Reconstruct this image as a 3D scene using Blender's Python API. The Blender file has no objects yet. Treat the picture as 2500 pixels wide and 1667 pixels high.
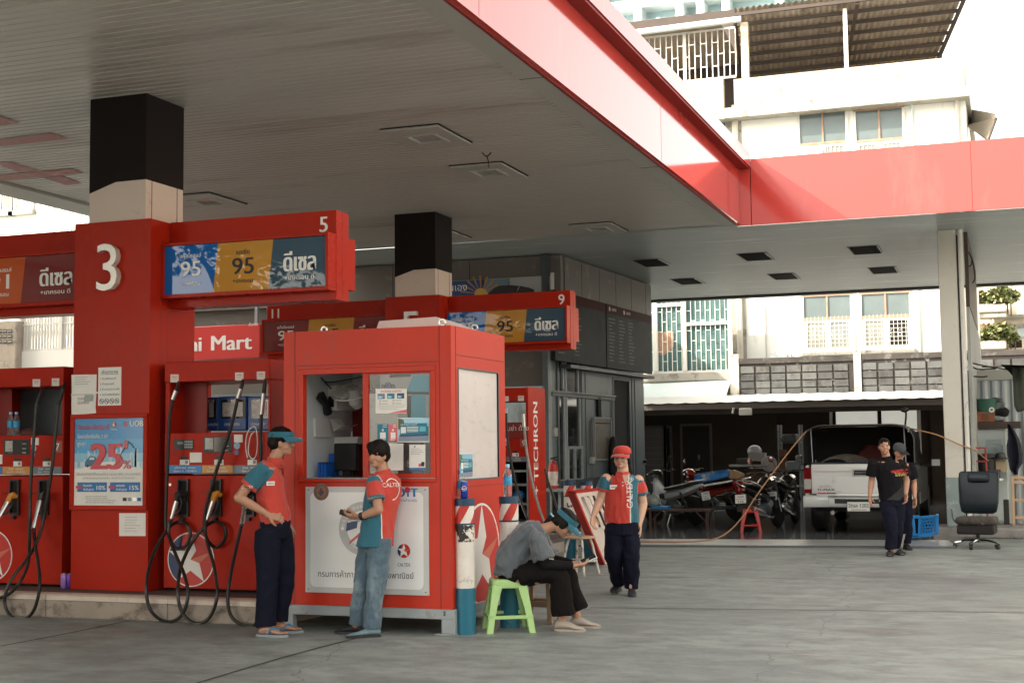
import bpy, bmesh, math, random
from mathutils import Vector as V, Matrix, noise
R = math.radians
SC = bpy.context.scene
COL = SC.collection
random.seed(7)

# ---------------------------------------------------------------- camera, sky, sun, exposure
PITCH, ROLL, YAW, EYE = 0.0761873, -0.0111967, 0.349426, 1.58
FOC = 3347.93                      # focal length in photo pixels (photo is 2500 wide)
_fw = V((-math.sin(YAW)*math.cos(PITCH), math.cos(YAW)*math.cos(PITCH), math.sin(PITCH)))
_r0 = V((math.cos(YAW), math.sin(YAW), 0))
_u0 = _r0.cross(_fw)
_rt = _r0*math.cos(ROLL) + _u0*math.sin(ROLL)
_up = -_r0*math.sin(ROLL) + _u0*math.cos(ROLL)
cam_data = bpy.data.cameras.new('camera')
cam_data.sensor_width = 36.0
cam_data.lens = FOC/2500*36
cam_data.clip_end = 600
cam_data.clip_start = 0.1
cam = bpy.data.objects.new('camera', cam_data)
COL.objects.link(cam)
_m = Matrix((_rt, _up, -_fw)).transposed().to_4x4()
_m.translation = V((0, 0, EYE))
cam.matrix_world = _m
SC.camera = cam

SUN = V((-0.72, -0.45, 0.55)).normalized()
w = bpy.data.worlds.new('World')
SC.world = w
w.use_nodes = True
_nt = w.node_tree
_sky = _nt.nodes.new('ShaderNodeTexSky')
_sky.sky_type = 'NISHITA'
_sky.sun_disc = False
_sky.sun_elevation = math.asin(SUN.z)
_sky.sun_rotation = math.atan2(SUN.x, SUN.y)
_sky.air_density = 1.0
_sky.dust_density = 4.0
_sky.ozone_density = 0.6
_bg = _nt.nodes['Background']
_hs = _nt.nodes.new('ShaderNodeHueSaturation'); _hs.inputs['Saturation'].default_value = .22
_wm = _nt.nodes.new('ShaderNodeMix'); _wm.data_type = 'RGBA'; _wm.blend_type = 'MULTIPLY'; _wm.inputs['Factor'].default_value = 1; _wm.inputs['B'].default_value = (1.06, 1.0, .90, 1)
_nt.links.new(_sky.outputs['Color'], _hs.inputs['Color']); _nt.links.new(_hs.outputs['Color'], _wm.inputs['A']); _nt.links.new(_wm.outputs['Result'], _bg.inputs['Color'])
_bg.inputs['Strength'].default_value = 0.15
sun_data = bpy.data.lights.new('sun', 'SUN')
sun_data.energy = 2.3
sun_data.angle = R(0.6)
sun_data.color = (1.0, 0.93, 0.82)
sun_ob = bpy.data.objects.new('sun', sun_data)
sun_ob.rotation_euler = (-SUN).to_track_quat('-Z', 'Y').to_euler()
sun_ob.location = (-20, -15, 30)
COL.objects.link(sun_ob)
SC.view_settings.view_transform = 'Standard'
SC.view_settings.look = 'None'
SC.view_settings.gamma = 1.0
SC.view_settings.exposure = 2.2
SC.cycles.use_denoising = True
SC.cycles.max_bounces = 8
SC.cycles.sample_clamp_indirect = 6.0

# ---------------------------------------------------------------- survey helpers (photo pixel -> place on a known plane)
def ray(x, y):
    return _rt*((x-1250)/FOC) + _up*(-(y-833.5)/FOC) + _fw
def UY(x, y, Y):
    d = ray(x, y); return V((0, 0, EYE)) + d*(Y/d.y)
def UX(x, y, X):
    d = ray(x, y); return V((0, 0, EYE)) + d*(X/d.x)
def UZ(x, y, Z):
    d = ray(x, y); return V((0, 0, EYE)) + d*((Z-EYE)/d.z)
def PX(x0, y0, x1, y1, Y):
    a, b = UY(x0, y0, Y), UY(x1, y1, Y)
    return a.x, b.x, b.z, a.z

# ---------------------------------------------------------------- mesh helpers
class MB:
    def __init__(s, T=None):
        s.v, s.f, s.m, s.mats, s.T = [], [], [], [], T
    def mi(s, m):
        if m not in s.mats: s.mats.append(m)
        return s.mats.index(m)
    def add(s, vs, fs, m, T=None):
        o = len(s.v); k = s.mi(m)
        for p in vs:
            p = V(p); s.v.append(T @ p if T else p)
        for f in fs:
            s.f.append([i+o for i in f]); s.m.append(k)
        return s
    def box(s, x0, x1, y0, y1, z0, z1, m, T=None):
        if x0 > x1: x0, x1 = x1, x0
        if y0 > y1: y0, y1 = y1, y0
        if z0 > z1: z0, z1 = z1, z0
        vs = [(x, y, z) for z in (z0, z1) for y in (y0, y1) for x in (x0, x1)]
        return s.add(vs, [(0, 2, 3, 1), (4, 5, 7, 6), (0, 1, 5, 4), (2, 6, 7, 3), (0, 4, 6, 2), (1, 3, 7, 5)], m, T)
    def beam(s, p, q, w, h, m, up=(0, 0, 1)):
        p, q = V(p), V(q); d = (q-p); L = d.length; d.normalize()
        up = V(up)
        if abs(d.dot(up)) > .98: up = V((0, 1, 0)) if abs(d.y) < .9 else V((1, 0, 0))
        a = d.cross(up).normalized(); b = a.cross(d)
        T = Matrix((a, d, b)).transposed().to_4x4(); T.translation = p
        return s.box(-w/2, w/2, 0, L, -h/2, h/2, m, T)
    def loft(s, rings, m, caps=True, closed=False):
        n = len(rings[0]); vs = [p for r in rings for p in r]; fs = []
        K = len(rings)
        for i in range(K if closed else K-1):
            a, b = i*n, ((i+1) % K)*n
            for j in range(n):
                k = (j+1) % n
                fs.append((a+j, a+k, b+k, b+j))
        if caps and not closed:
            fs.append(tuple(range(n-1, -1, -1))); fs.append(tuple((K-1)*n+j for j in range(n)))
        return s.add(vs, fs, m)
    def tube(s, pts, r, m, n=8, closed=False, caps=True, flat=1.0):
        pts = [V(p) for p in pts]; K = len(pts); rings = []
        rr = r if isinstance(r, (list, tuple)) else [r]*K
        t0 = (pts[1]-pts[0]).normalized()
        a = t0.orthogonal().normalized()
        for i in range(K):
            if closed: t = (pts[(i+1) % K]-pts[i-1]).normalized()
            elif i == 0: t = t0
            elif i == K-1: t = (pts[-1]-pts[-2]).normalized()
            else: t = (pts[i+1]-pts[i-1]).normalized()
            a = (a - t*a.dot(t))
            a = a.normalized() if a.length > 1e-6 else t.orthogonal().normalized()
            b = t.cross(a)
            rings.append([pts[i] + (a*math.cos(2*math.pi*j/n) + b*math.sin(2*math.pi*j/n)*flat)*rr[i] for j in range(n)])
        return s.loft(rings, m, caps, closed)
    def cyl(s, p, q, r0, m, r1=None, n=16):
        return s.tube([p, q], [r0, r0 if r1 is None else r1], m, n)
    def lathe(s, prof, c, m, n=20, axis='z', T=None):
        c = V(c); rings = []
        for r, h in prof:
            ring = []
            for j in range(n):
                a = 2*math.pi*j/n; x, y = r*math.cos(a), r*math.sin(a)
                p = V((x, y, h)) if axis == 'z' else (V((h, x, y)) if axis == 'x' else V((y, h, x)))
                ring.append(T @ (c+p) if T else c+p)
            rings.append(ring)
        return s.loft(rings, m)
    def ell(s, c, r, m, n=12, k=8, T=None):
        c = V(c); rings = []
        for i in range(k+1):
            a = math.pi*i/k; z = -math.cos(a); q = max(math.sin(a), .02)
            ring = [V((r[0]*q*math.cos(2*math.pi*j/n), r[1]*q*math.sin(2*math.pi*j/n), r[2]*z)) for j in range(n)]
            rings.append([c + (T @ p if T else p) for p in ring])
        return s.loft(rings, m)
    def plate(s, poly, o, ux, uz, d, m, t0=0.0):
        """polygon (u,v) in the plane o+u*ux+v*uz, pushed out along ux x uz from t0 to t0+d"""
        o, ux, uz = V(o), V(ux), V(uz); nn = ux.cross(uz).normalized(); n = len(poly)
        A = [o+ux*u+uz*v+nn*t0 for u, v in poly]; B = [p+nn*d for p in A]
        fs = [tuple(range(n-1, -1, -1)), tuple(range(n, 2*n))]
        fs += [(i, (i+1) % n, n+(i+1) % n, n+i) for i in range(n)]
        return s.add(A+B, fs, m)
    def text(s, body, o, ux, uz, h, m, align='C', t=.003, bold=0, fit=None, ext=0):
        """letters of height h standing t off the plane through o (baseline)"""
        vs, fs, wd = glyphs(body)
        if not vs: return s
        o, ux, uz = V(o), V(ux).normalized(), V(uz).normalized(); nn = ux.cross(uz).normalized()
        k = h/.72; kx = k if not fit else fit/max(wd, 1e-3)
        off = {'C': -wd/2, 'L': 0, 'R': -wd}[align]
        for b in range(1+bold):
            dx = (b-bold/2)*h*.05
            pts = [o + ux*((x+off)*kx+dx) + uz*(y*k) + nn*(t+b*.0006) for x, y in vs]
            if ext:
                nv = len(pts); edges = {}
                for f in fs:
                    for i in range(len(f)):
                        e = (f[i], f[(i+1) % len(f)]); edges[e] = edges.get(e, 0)+1
                side = [(a, b2, nv+b2, nv+a) for (a, b2) in edges if (b2, a) not in edges]
                s.add(pts+[p+nn*ext for p in pts], side+[tuple(i+nv for i in f) for f in fs], m)
            else:
                s.add(pts, fs, m)
        return s
    def build(s, name, parent=None, bevel=0, smooth=35, origin=None, seg=1, shift=True):
        me = bpy.data.meshes.new(name)
        if s.T: s.v = [s.T @ p for p in s.v]
        if parent is None and shift:
            if origin is None:
                xs = [p.x for p in s.v]; ys = [p.y for p in s.v]; zs = [p.z for p in s.v]
                origin = V(((min(xs)+max(xs))/2, (min(ys)+max(ys))/2, min(zs)))
            else: origin = V(origin)
        else: origin = V((0, 0, 0))
        me.from_pydata([p-origin for p in s.v], [], s.f)
        for m in s.mats: me.materials.append(m)
        me.polygons.foreach_set('material_index', s.m)
        me.update()
        if smooth:
            me.polygons.foreach_set('use_smooth', [True]*len(me.polygons))
            me.set_sharp_from_angle(angle=R(smooth))
        o = bpy.data.objects.new(name, me)
        COL.objects.link(o)
        if parent is None: o.location = origin
        else:
            o.parent = parent
            par = V(parent.location)
            if parent.parent: par = V((0, 0, 0))
            o.matrix_parent_inverse = Matrix.Translation(-par)
        if bevel:
            b = o.modifiers.new('bevel', 'BEVEL'); b.width = bevel; b.segments = seg
            b.limit_method = 'ANGLE'; b.angle_limit = R(40); b.harden_normals = False
        return o
_gl = {}
def glyphs(body):
    if body not in _gl:
        c = bpy.data.curves.new('lettering', 'FONT'); c.body = body; c.size = 1; c.resolution_u = 3
        o = bpy.data.objects.new('lettering', c)
        me = bpy.data.meshes.new_from_object(o)
        vs = [(v.co.x, v.co.y) for v in me.vertices]; fs = [tuple(p.vertices) for p in me.polygons]
        wd = max([x for x, _ in vs], default=0)
        bpy.data.objects.remove(o); bpy.data.meshes.remove(me); bpy.data.curves.remove(c)
        _gl[body] = (vs, fs, wd)
    return _gl[body]
def thing(name, label, cat, loc=(0, 0, 0), group=None):
    o = bpy.data.objects.new(name, None); COL.objects.link(o)
    o.location = loc; o.empty_display_size = .2
    return tag(o, label, cat, group)
def tag(o, label=None, cat=None, group=None, kind=None):
    if label: o['label'] = label
    if cat: o['category'] = cat
    if group: o['group'] = group
    if kind: o['kind'] = kind
    return o
def dup(root, loc, rotz=0, label=None):
    r = root.copy(); COL.objects.link(r); r.location = loc; r.rotation_euler = (0, 0, rotz)
    if label: r['label'] = label
    for ch in list(root.children):
        c = ch.copy(); COL.objects.link(c); c.parent = r
        for g in list(ch.children):
            d = g.copy(); COL.objects.link(d); d.parent = c
    return r
def spline(pts, n=8):
    pts = [V(p) for p in pts]; out = []
    P = [pts[0]*2-pts[1]] + pts + [pts[-1]*2-pts[-2]]
    for i in range(1, len(P)-2):
        for k in range(n):
            t = k/n; a, b, c, d = P[i-1], P[i], P[i+1], P[i+2]
            out.append(.5*((2*b)+(c-a)*t+(2*a-5*b+4*c-d)*t*t+(-a+3*b-3*c+d)*t*t*t))
    out.append(pts[-1]); return out
X3, Y3, Z3 = V((1, 0, 0)), V((0, 1, 0)), V((0, 0, 1))

# ---------------------------------------------------------------- materials
_mt = {}
def M(name, col, rough=.5, metal=0, var=.10, vs=2.5, bump=0, bs=30, coat=0, grime=None, stretch=(1, 1, 1), trans=0, spec=.5, alpha=1, ior=1.45, sheen=0, emit=0, rv=.0):
    if name in _mt: return _mt[name]
    m = bpy.data.materials.new(name); m.use_nodes = True; nt = m.node_tree; N = nt.nodes; L = nt.links
    b = N['Principled BSDF']
    b.inputs['Roughness'].default_value = rough; b.inputs['Metallic'].default_value = metal
    b.inputs['Coat Weight'].default_value = coat; b.inputs['Coat Roughness'].default_value = .08
    b.inputs['Transmission Weight'].default_value = trans; b.inputs['IOR'].default_value = ior
    b.inputs['Specular IOR Level'].default_value = spec; b.inputs['Alpha'].default_value = alpha
    b.inputs['Sheen Weight'].default_value = sheen
    c = (*col, 1); b.inputs['Base Color'].default_value = c
    if emit:
        b.inputs['Emission Color'].default_value = c; b.inputs['Emission Strength'].default_value = emit
    if var or bump or grime:
        tc = N.new('ShaderNodeTexCoord'); mp = N.new('ShaderNodeMapping'); mp.inputs['Scale'].default_value = stretch
        L.new(tc.outputs['Object'], mp.inputs['Vector'])
    out = None
    if var:
        n = N.new('ShaderNodeTexNoise'); n.inputs['Scale'].default_value = vs; n.inputs['Detail'].default_value = 6; n.inputs['Roughness'].default_value = .6
        L.new(mp.outputs['Vector'], n.inputs['Vector'])
        mx = N.new('ShaderNodeMix'); mx.data_type = 'RGBA'
        mx.inputs['A'].default_value = (*[max(0, x*(1-var*1.6)) for x in col], 1); mx.inputs['B'].default_value = (*[min(1, x*(1+var*1.6)) for x in col], 1)
        L.new(n.outputs['Fac'], mx.inputs['Factor']); out = mx.outputs['Result']
        if rv:
            mr = N.new('ShaderNodeMapRange'); mr.inputs['From Min'].default_value = .3; mr.inputs['From Max'].default_value = .7
            mr.inputs['To Min'].default_value = rough-rv; mr.inputs['To Max'].default_value = rough+rv
            L.new(n.outputs['Fac'], mr.inputs['Value']); L.new(mr.outputs['Result'], b.inputs['Roughness'])
    if grime:
        gc, amt, gs = grime[:3]; gst = grime[3] if len(grime) > 3 else (1, 1, 1)
        mp2 = N.new('ShaderNodeMapping'); mp2.inputs['Scale'].default_value = gst; mp2.inputs['Location'].default_value = (3.1, 1.7, 2.3)
        L.new(tc.outputs['Object'], mp2.inputs['Vector'])
        n2 = N.new('ShaderNodeTexNoise'); n2.inputs['Scale'].default_value = gs; n2.inputs['Detail'].default_value = 9; n2.inputs['Roughness'].default_value = .68
        L.new(mp2.outputs['Vector'], n2.inputs['Vector'])
        rp = N.new('ShaderNodeMapRange'); rp.inputs['From Min'].default_value = .62-amt*.22; rp.inputs['From Max'].default_value = .74-amt*.12
        if len(grime) > 4: rp.inputs['From Min'].default_value = .62-amt*.22; rp.inputs['From Max'].default_value = .64-amt*.22
        L.new(n2.outputs['Fac'], rp.inputs['Value'])
        mx2 = N.new('ShaderNodeMix'); mx2.data_type = 'RGBA'; mx2.inputs['A'].default_value = c; mx2.inputs['B'].default_value = (*gc, 1)
        if out: L.new(out, mx2.inputs['A'])
        L.new(rp.outputs['Result'], mx2.inputs['Factor']); out = mx2.outputs['Result']
    if out: L.new(out, b.inputs['Base Color'])
    if bump:
        n3 = N.new('ShaderNodeTexNoise'); n3.inputs['Scale'].default_value = bs; n3.inputs['Detail'].default_value = 4
        L.new(mp.outputs['Vector'], n3.inputs['Vector'])
        bp = N.new('ShaderNodeBump'); bp.inputs['Strength'].default_value = min(1, bump); bp.inputs['Distance'].default_value = .02*max(1, bump)
        L.new(n3.outputs['Fac'], bp.inputs['Height']); L.new(bp.outputs['Normal'], b.inputs['Normal'])
    _mt[name] = m
    return m

RED = M('red_panel', (.40, .019, .006), .30, var=.10, vs=1.2, spec=.13, bump=.06, bs=1.6, rv=.08, grime=((.34, .022, .014), .2, 2.5, (1, 1, .5)))
REDP = M('red_pump', (.40, .018, .006), .38, var=.15, vs=3, spec=.13, bump=.04, bs=6, grime=((.28, .02, .012), .25, 7))
REDK = M('red_kiosk', (.49, .034, .016), .36, var=.09, vs=1.5, spec=.2, grime=((.42, .05, .035), .2, 5, (1, 1, .4)), bump=.03, bs=3)
REDF = M('red_fascia', (.52, .060, .050), .10, var=.07, vs=.6, coat=.36, bump=.03, bs=.9, grime=((.56, .10, .085), .3, .8, (1, 1, .25)))
DRED = M('dark_red', (.22, .012, .008), .5, var=.1)
WHITE = M('white_paint', (.78, .76, .72), .45, var=.05)
PAPER = M('paper', (.78, .75, .70), .8, var=.07, vs=9, bump=.1, bs=12)
INK = M('ink', (.03, .03, .035), .7, var=0)
GREYINK = M('grey_ink', (.25, .25, .26), .7, var=0)
REDINK = M('red_ink', (.55, .03, .04), .6, var=0)
BLUEINK = M('blue_ink', (.02, .16, .42), .5, var=.05)
NAVY = M('navy_print', (.015, .04, .13), .4, var=.08)
TEAL = M('teal_print', (.01, .17, .25), .5, var=.08)
BLACK = M('black_plastic', (.018, .017, .017), .42, var=.15)
RUBBER = M('black_rubber', (.016, .015, .014), .38, var=.2, vs=8)
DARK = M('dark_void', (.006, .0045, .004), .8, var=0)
STEEL = M('steel', (.55, .55, .54), .32, metal=.9, var=.12, vs=12)
CHROME = M('chrome', (.75, .75, .75), .12, metal=1, var=.05)
GREYM = M('grey_metal', (.28, .31, .32), .5, var=.12, vs=4, grime=((.16, .14, .12), .25, 6))
DGREY = M('dark_grey_paint', (.07, .085, .09), .45, var=.15, vs=1.5, grime=((.03, .028, .025), .45, 2.2, (1, 1, .3)))
GLASS = M('window_glass', (.10, .11, .11), .04, var=0, alpha=.32, spec=.9)
DGLASS = M('dark_glass', (.02, .022, .024), .05, var=0, spec=.9)
CLEAR = M('clear_plastic', (.85, .92, .95), .06, var=0, trans=.92, ior=1.12)
SKIN = M('skin', (.42, .22, .14), .5, var=.06, vs=14)
SKINP = M('pale_skin', (.60, .36, .25), .5, var=.05, vs=14)
HAIR = M('black_hair', (.009, .007, .006), .5, var=.3, vs=40, spec=.14)
LIP = M('lips', (.33, .12, .10), .5, var=0)
EYEW = M('eye_white', (.55, .5, .46), .4, var=0)
# ---------------------------------------------------------------- ground
def ground_material():
    m = bpy.data.materials.new('concrete_ground'); m.use_nodes = True; nt = m.node_tree; N = nt.nodes; L = nt.links
    b = N['Principled BSDF']; tc = N.new('ShaderNodeTexCoord')
    def noi(scale, det, st=(1, 1, 1), loc=(0, 0, 0), rough=.6):
        mp = N.new('ShaderNodeMapping'); mp.inputs['Scale'].default_value = st; mp.inputs['Location'].default_value = loc
        L.new(tc.outputs['Object'], mp.inputs['Vector'])
        n = N.new('ShaderNodeTexNoise'); n.inputs['Scale'].default_value = scale; n.inputs['Detail'].default_value = det; n.inputs['Roughness'].default_value = rough
        L.new(mp.outputs['Vector'], n.inputs['Vector']); return n.outputs['Fac']
    def mr(s, a, c):
        r = N.new('ShaderNodeMapRange'); r.inputs['From Min'].default_value = a; r.inputs['From Max'].default_value = c
        L.new(s, r.inputs['Value']); return r.outputs['Result']
    def mix(f, a, c):
        x = N.new('ShaderNodeMix'); x.data_type = 'RGBA'; L.new(f, x.inputs['Factor'])
        for k, s in (('A', a), ('B', c)):
            if isinstance(s, tuple): x.inputs[k].default_value = (*s, 1)
            else: L.new(s, x.inputs[k])
        return x.outputs['Result']
    base = mix(mr(noi(.35, 5), .3, .7), (.18, .205, .192), (.30, .33, .305))
    s2 = mix(mr(noi(2.2, 8, (1, 1.6, 1), (4, 2, 0), .7), .42, .66), base, (.145, .158, .150))
    s3 = mix(mr(noi(.5, 7, (.7, 1.2, 1), (11, 5, 0), .65), .55, .72), s2, (.120, .120, .116))
    s4 = mix(mr(noi(26, 3, (1, 1, 1), (1, 7, 0)), .66, .78), s3, (.40, .40, .37))
    s5 = mix(mr(noi(9, 5, (.35, 1.5, 1), (2, 1, 0)), .60, .75), s4, (.33, .335, .31))
    vo = N.new('ShaderNodeTexVoronoi'); vo.feature = 'DISTANCE_TO_EDGE'; vo.inputs['Scale'].default_value = .16
    mp = N.new('ShaderNodeMapping'); mp.inputs['Location'].default_value = (.9, 2.4, 0)
    nz = N.new('ShaderNodeTexNoise'); nz.inputs['Scale'].default_value = 1.6; nz.inputs['Detail'].default_value = 7
    va = N.new('ShaderNodeVectorMath'); va.operation = 'MULTIPLY_ADD'; va.inputs[1].default_value = (.8, .8, 0)
    L.new(tc.outputs['Object'], nz.inputs['Vector']); L.new(nz.outputs['Color'], va.inputs[0]); L.new(tc.outputs['Object'], va.inputs[2])
    L.new(va.outputs['Vector'], mp.inputs['Vector']); L.new(mp.outputs['Vector'], vo.inputs['Vector'])
    s6 = mix(mr(vo.outputs['Distance'], .0, .0012), (.11, .115, .11), s5)
    L.new(s6, b.inputs['Base Color'])
    rg = N.new('ShaderNodeMapRange'); rg.inputs['To Min'].default_value = .42; rg.inputs['To Max'].default_value = .75
    L.new(noi(1.1, 6, (1, 1, 1), (7, 7, 0)), rg.inputs['Value']); L.new(rg.outputs['Result'], b.inputs['Roughness'])
    bp = N.new('ShaderNodeBump'); bp.inputs['Strength'].default_value = .35; bp.inputs['Distance'].default_value = .01
    L.new(noi(34, 6), bp.inputs['Height']); L.new(bp.outputs['Normal'], b.inputs['Normal'])
    return m
GRD = ground_material()
g = MB(); g.add([(-150, -120, 0), (150, -120, 0), (150, 250, 0), (-150, 250, 0)], [(0, 1, 2, 3)], GRD)
tag(g.build('ground', smooth=0, origin=(0, 0, 0)), kind='structure')
JOINT = M('joint_filler', (.035, .034, .032), .8, var=.2)
g = MB()
for pts in ([(0, 1576), (160, 1546), (315, 1514)], [(440, 1678), (700, 1601), (905, 1547)], [(1440, 1482), (1900, 1487), (2600, 1496)],
            [(1560, 1408), (2030, 1412)]):
    P = spline([UZ(x, y, .004) for x, y in pts], 6)
    for a, b in zip(P, P[1:]):
        d = (b-a).normalized(); n = V((-d.y, d.x, 0))*.010
        g.add([a-n, b-n, b+n, a+n], [(0, 1, 2, 3)], JOINT)
tag(g.build('pavement_joint', smooth=0), kind='structure')
TERR = M('terrazzo', (.13, .135, .14), .10, var=.35, vs=60, spec=.6, grime=((.06, .06, .06), .3, 3))
a, b2 = UZ(1545, 1330, .03), UZ(2318, 1334, .03)
d = (b2-a); a = a - d*.35; b2 = b2 + d*.02
g = MB(); pl = [(a.x, a.y), (b2.x, b2.y), (b2.x+.2, 41.5), (a.x-2, 41.5)]
g.add([(x, y, .03) for x, y in pl]+[(x, y, .0) for x, y in pl], [(0, 1, 2, 3), (4, 5, 1, 0), (5, 6, 2, 1), (7, 4, 0, 3)], TERR)
tag(g.build('garage_floor', smooth=0), kind='structure')

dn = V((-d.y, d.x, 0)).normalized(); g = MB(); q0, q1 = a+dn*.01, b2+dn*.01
g.add([q0+V((0, 0, .005)), q1+V((0, 0, .005)), q1+dn*1.35+V((0, 0, .005)), q0+dn*1.35+V((0, 0, .005))], [(0, 1, 2, 3)], M('terrazzo_apron', (.27, .275, .265), .32, var=.4, vs=70, spec=.6, grime=((.12, .12, .12), .35, 2)))  # paler terrazzo strip puts daylight at the garage front into the colour
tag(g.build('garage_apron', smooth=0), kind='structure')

# ---------------------------------------------------------------- canopies
ZC = 5.13
SOF = M('soffit_enamel', (.43, .405, .37), .40, var=.10, vs=.9, stretch=(.25, 1.5, 1), grime=((.27, .24, .21), .32, 1.3, (.2, 1.6, 1)), rv=.10)
SOF2 = M('soffit_enamel_peeling', (.34, .375, .37), .36, var=.10, vs=.9, stretch=(.25, 1.5, 1), grime=((.66, .66, .63), .22, 2.6, (.25, 1.8, 1)))
EDGE = M('edge_trim', (.38, .375, .34), .45, var=.06, vs=.8)
def ribs(g, x0, x1, y0, y1, z, m, p=.125):
    vs, fs = [], []; y = y0
    prof = []
    while y < y1-p:
        prof += [(y, z), (y+p*.80, z), (y+p*.84, z+.011), (y+p*.96, z+.011)]; y += p
    prof.append((y1, z))
    for yy, zz in prof: vs += [(x0, yy, zz), (x1, yy, zz)]
    for i in range(len(prof)-1): fs.append((2*i, 2*i+2, 2*i+3, 2*i+1))
    g.add(vs, fs, m)
cn = thing('canopy', 'large red edged station canopy with ribbed white soffit over the fuel pumps', 'canopy', (-8.5, 8, 0))
g = MB(); ribs(g, -12.35, -4.37, -5, 21.98, ZC, SOF); g.build('soffit', cn, smooth=0)
g = MB()
g.box(-4.37, -4.13, -5, 21.97, ZC-.012, ZC+.03, EDGE); g.box(-12.93, -12.42, -5, 21.97, ZC-.03, ZC+.03, EDGE)
for y in (2.6, 8.9, 12.3, 16.9): g.box(-4.375, -4.128, y, y+.008, ZC-.015, ZC, DARK)
g.build('edge_trim', cn, smooth=0)
g = MB()
g.box(-4.115, -4.05, -5, 21.98, ZC+.0, 6.06, REDF)
g.box(-4.13, -4.10, -5, 21.97, ZC-.018, ZC+.05, DRED)
for y in (-2.2, 4.1, 10.4, 16.7): g.box(-4.053, -4.0485, y, y+.006, ZC+.01, 6.05, DRED)
g.build('fascia', cn, smooth=0)
g = MB(); g.box(-4.12, -3.86, -5.1, 21.985, 6.05, 6.27, REDF); g.box(-4.05, -3.88, -5, 21.97, 6.02, 6.047, DRED); g.build('fascia_lip', cn, smooth=0)
g = MB(); g.box(-13.0, -12.94, -5, 22, ZC-.02, 6.1, REDF); g.box(-12.9, -4.15, -5.1, -5.0, ZC-.02, 6.1, REDF); g.box(-12.9, -4.14, -5, 21.9, 6.1, 6.16, GREYM); g.build('roof_deck', cn, smooth=0)
g = MB(); SR = M('stripe_red', (.34, .06, .05), .5, var=.1, grime=((.42, .30, .27), .25, 4))
for q in ([(-60, 255), (0, 283.5), (51, 300.5), (-60, 316)], [(-120, 356), (0, 340.5), (124, 325), (168, 339.5), (0, 358.5), (-120, 372)],
          [(0, 427), (178, 412.5), (205, 423), (16, 440.5), (-40, 436), (-40, 431)], [(-20, 397), (28, 396.5), (95, 417), (48, 421)], [(103, 434), (150, 429.5), (201, 448.5), (162, 452.5)]):
    P = [UZ(x, y, ZC-.006) for x, y in q]
    g.add(P, [tuple(range(len(P)))], SR)
g.build('painted_stripe', cn, smooth=0)
c2 = thing('canopy', 'lower rear canopy with plain red fascia on the right in front of the white building', 'canopy', (0, 27, 0))
g = MB(); ribs(g, -12.3, 7, 22.10, 33.0, ZC+.005, SOF2); g.build('soffit', c2, smooth=0)
g = MB(); g.box(-12.3, 7, 33.01, 33.1, ZC-.04, 6.1, EDGE); g.box(-12.3, 7, 32.78, 32.98, ZC-.03, ZC+.002, DARK); g.box(-12.35, 7, 22.07, 33.0, 6.10, 6.16, GREYM); g.build('edge_trim', c2, smooth=0)
g = MB(); g.box(-3.86, -.472, 22.0, 22.06, 5.10, 6.185, REDF); g.box(-.466, 7, 22.0, 22.06, 5.10, 6.185, REDF); g.box(-.48, -.46, 22.012, 22.05, 5.11, 6.18, DRED)
g.box(-4.10, -3.872, 21.995, 22.06, 5.10, 6.185, REDF); g.box(-12.3, -4.1, 22.02, 22.08, 5.14, 6.1, EDGE); g.build('fascia', c2, smooth=0)
tag(cn, 'large red edged station canopy with ribbed white soffit over the fuel pumps')
def lamp(label, cx, cy, w, d, iw, idp, group):
    t = thing('canopy_light', label, 'ceiling light', (cx, cy, ZC), group)
    g = MB(); z = ZC-.035
    for (a, b, c, e) in ((-w/2, -iw/2, -d/2, d/2), (iw/2, w/2, -d/2, d/2), (-iw/2, iw/2, -d/2, -idp/2), (-iw/2, iw/2, idp/2, d/2)):
        g.box(cx+a, cx+b, cy+c, cy+e, z, ZC-.002, EDGE)
    g.build('frame', t, smooth=0)
    g = MB(); g.box(cx-iw/2, cx+iw/2, cy-idp/2, cy+idp/2, z+.018, z+.022, M('lamp_lens', (.30, .29, .28), .12, var=.3, vs=8)); g.build('lens', t, smooth=0)
    g = MB()
    for (a, b, c, e) in ((-iw/2, -iw/2+.03, -idp/2, idp/2), (iw/2-.03, iw/2, -idp/2, idp/2), (-iw/2+.03, iw/2-.03, -idp/2, -idp/2+.03), (-iw/2+.03, iw/2-.03, idp/2-.03, idp/2)):
        g.box(cx+a, cx+b, cy+c, cy+e, z-.012, z+.017, EDGE)
    g.build('rim', t, smooth=0)
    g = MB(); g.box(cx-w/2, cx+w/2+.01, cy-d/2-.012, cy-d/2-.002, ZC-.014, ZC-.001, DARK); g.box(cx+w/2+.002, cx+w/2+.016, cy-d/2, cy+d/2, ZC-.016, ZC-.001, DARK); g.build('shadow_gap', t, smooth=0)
def lamp_px(label, pts, group='square downlights set in the main canopy'):
    P = [UZ(x, y, ZC) for x, y in pts]
    cx = sum(p.x for p in P)/4; cy = sum(p.y for p in P)/4
    lamp(label, cx, cy, (.70), 1.0, .38, .44, group)
lamp_px('square canopy downlight nearest the viewer above the sentry kiosk', [(941, 322), (1080, 306), (1140, 340), (1007, 356)])
lamp_px('square canopy downlight just behind the dangling wire', [(1104, 410), (1232, 396), (1280, 423), (1160, 436)])
lamp_px('faint square canopy downlight above the dark store corner', [(1400, 550), (1500, 541), (1525, 560), (1420, 568)])
lamp_px('square canopy downlight partly hidden behind the front black column', [(430, 483), (520, 470), (580, 491), (490, 505)])
lamp('square canopy downlight above the price sign by the second column', -8.9, 21.0, (.70), 1.0, .38, .44, 'square downlights set in the main canopy')
_ord = ['far left front', 'middle front', 'right front', 'left rear', 'middle rear', 'right rear']
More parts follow.
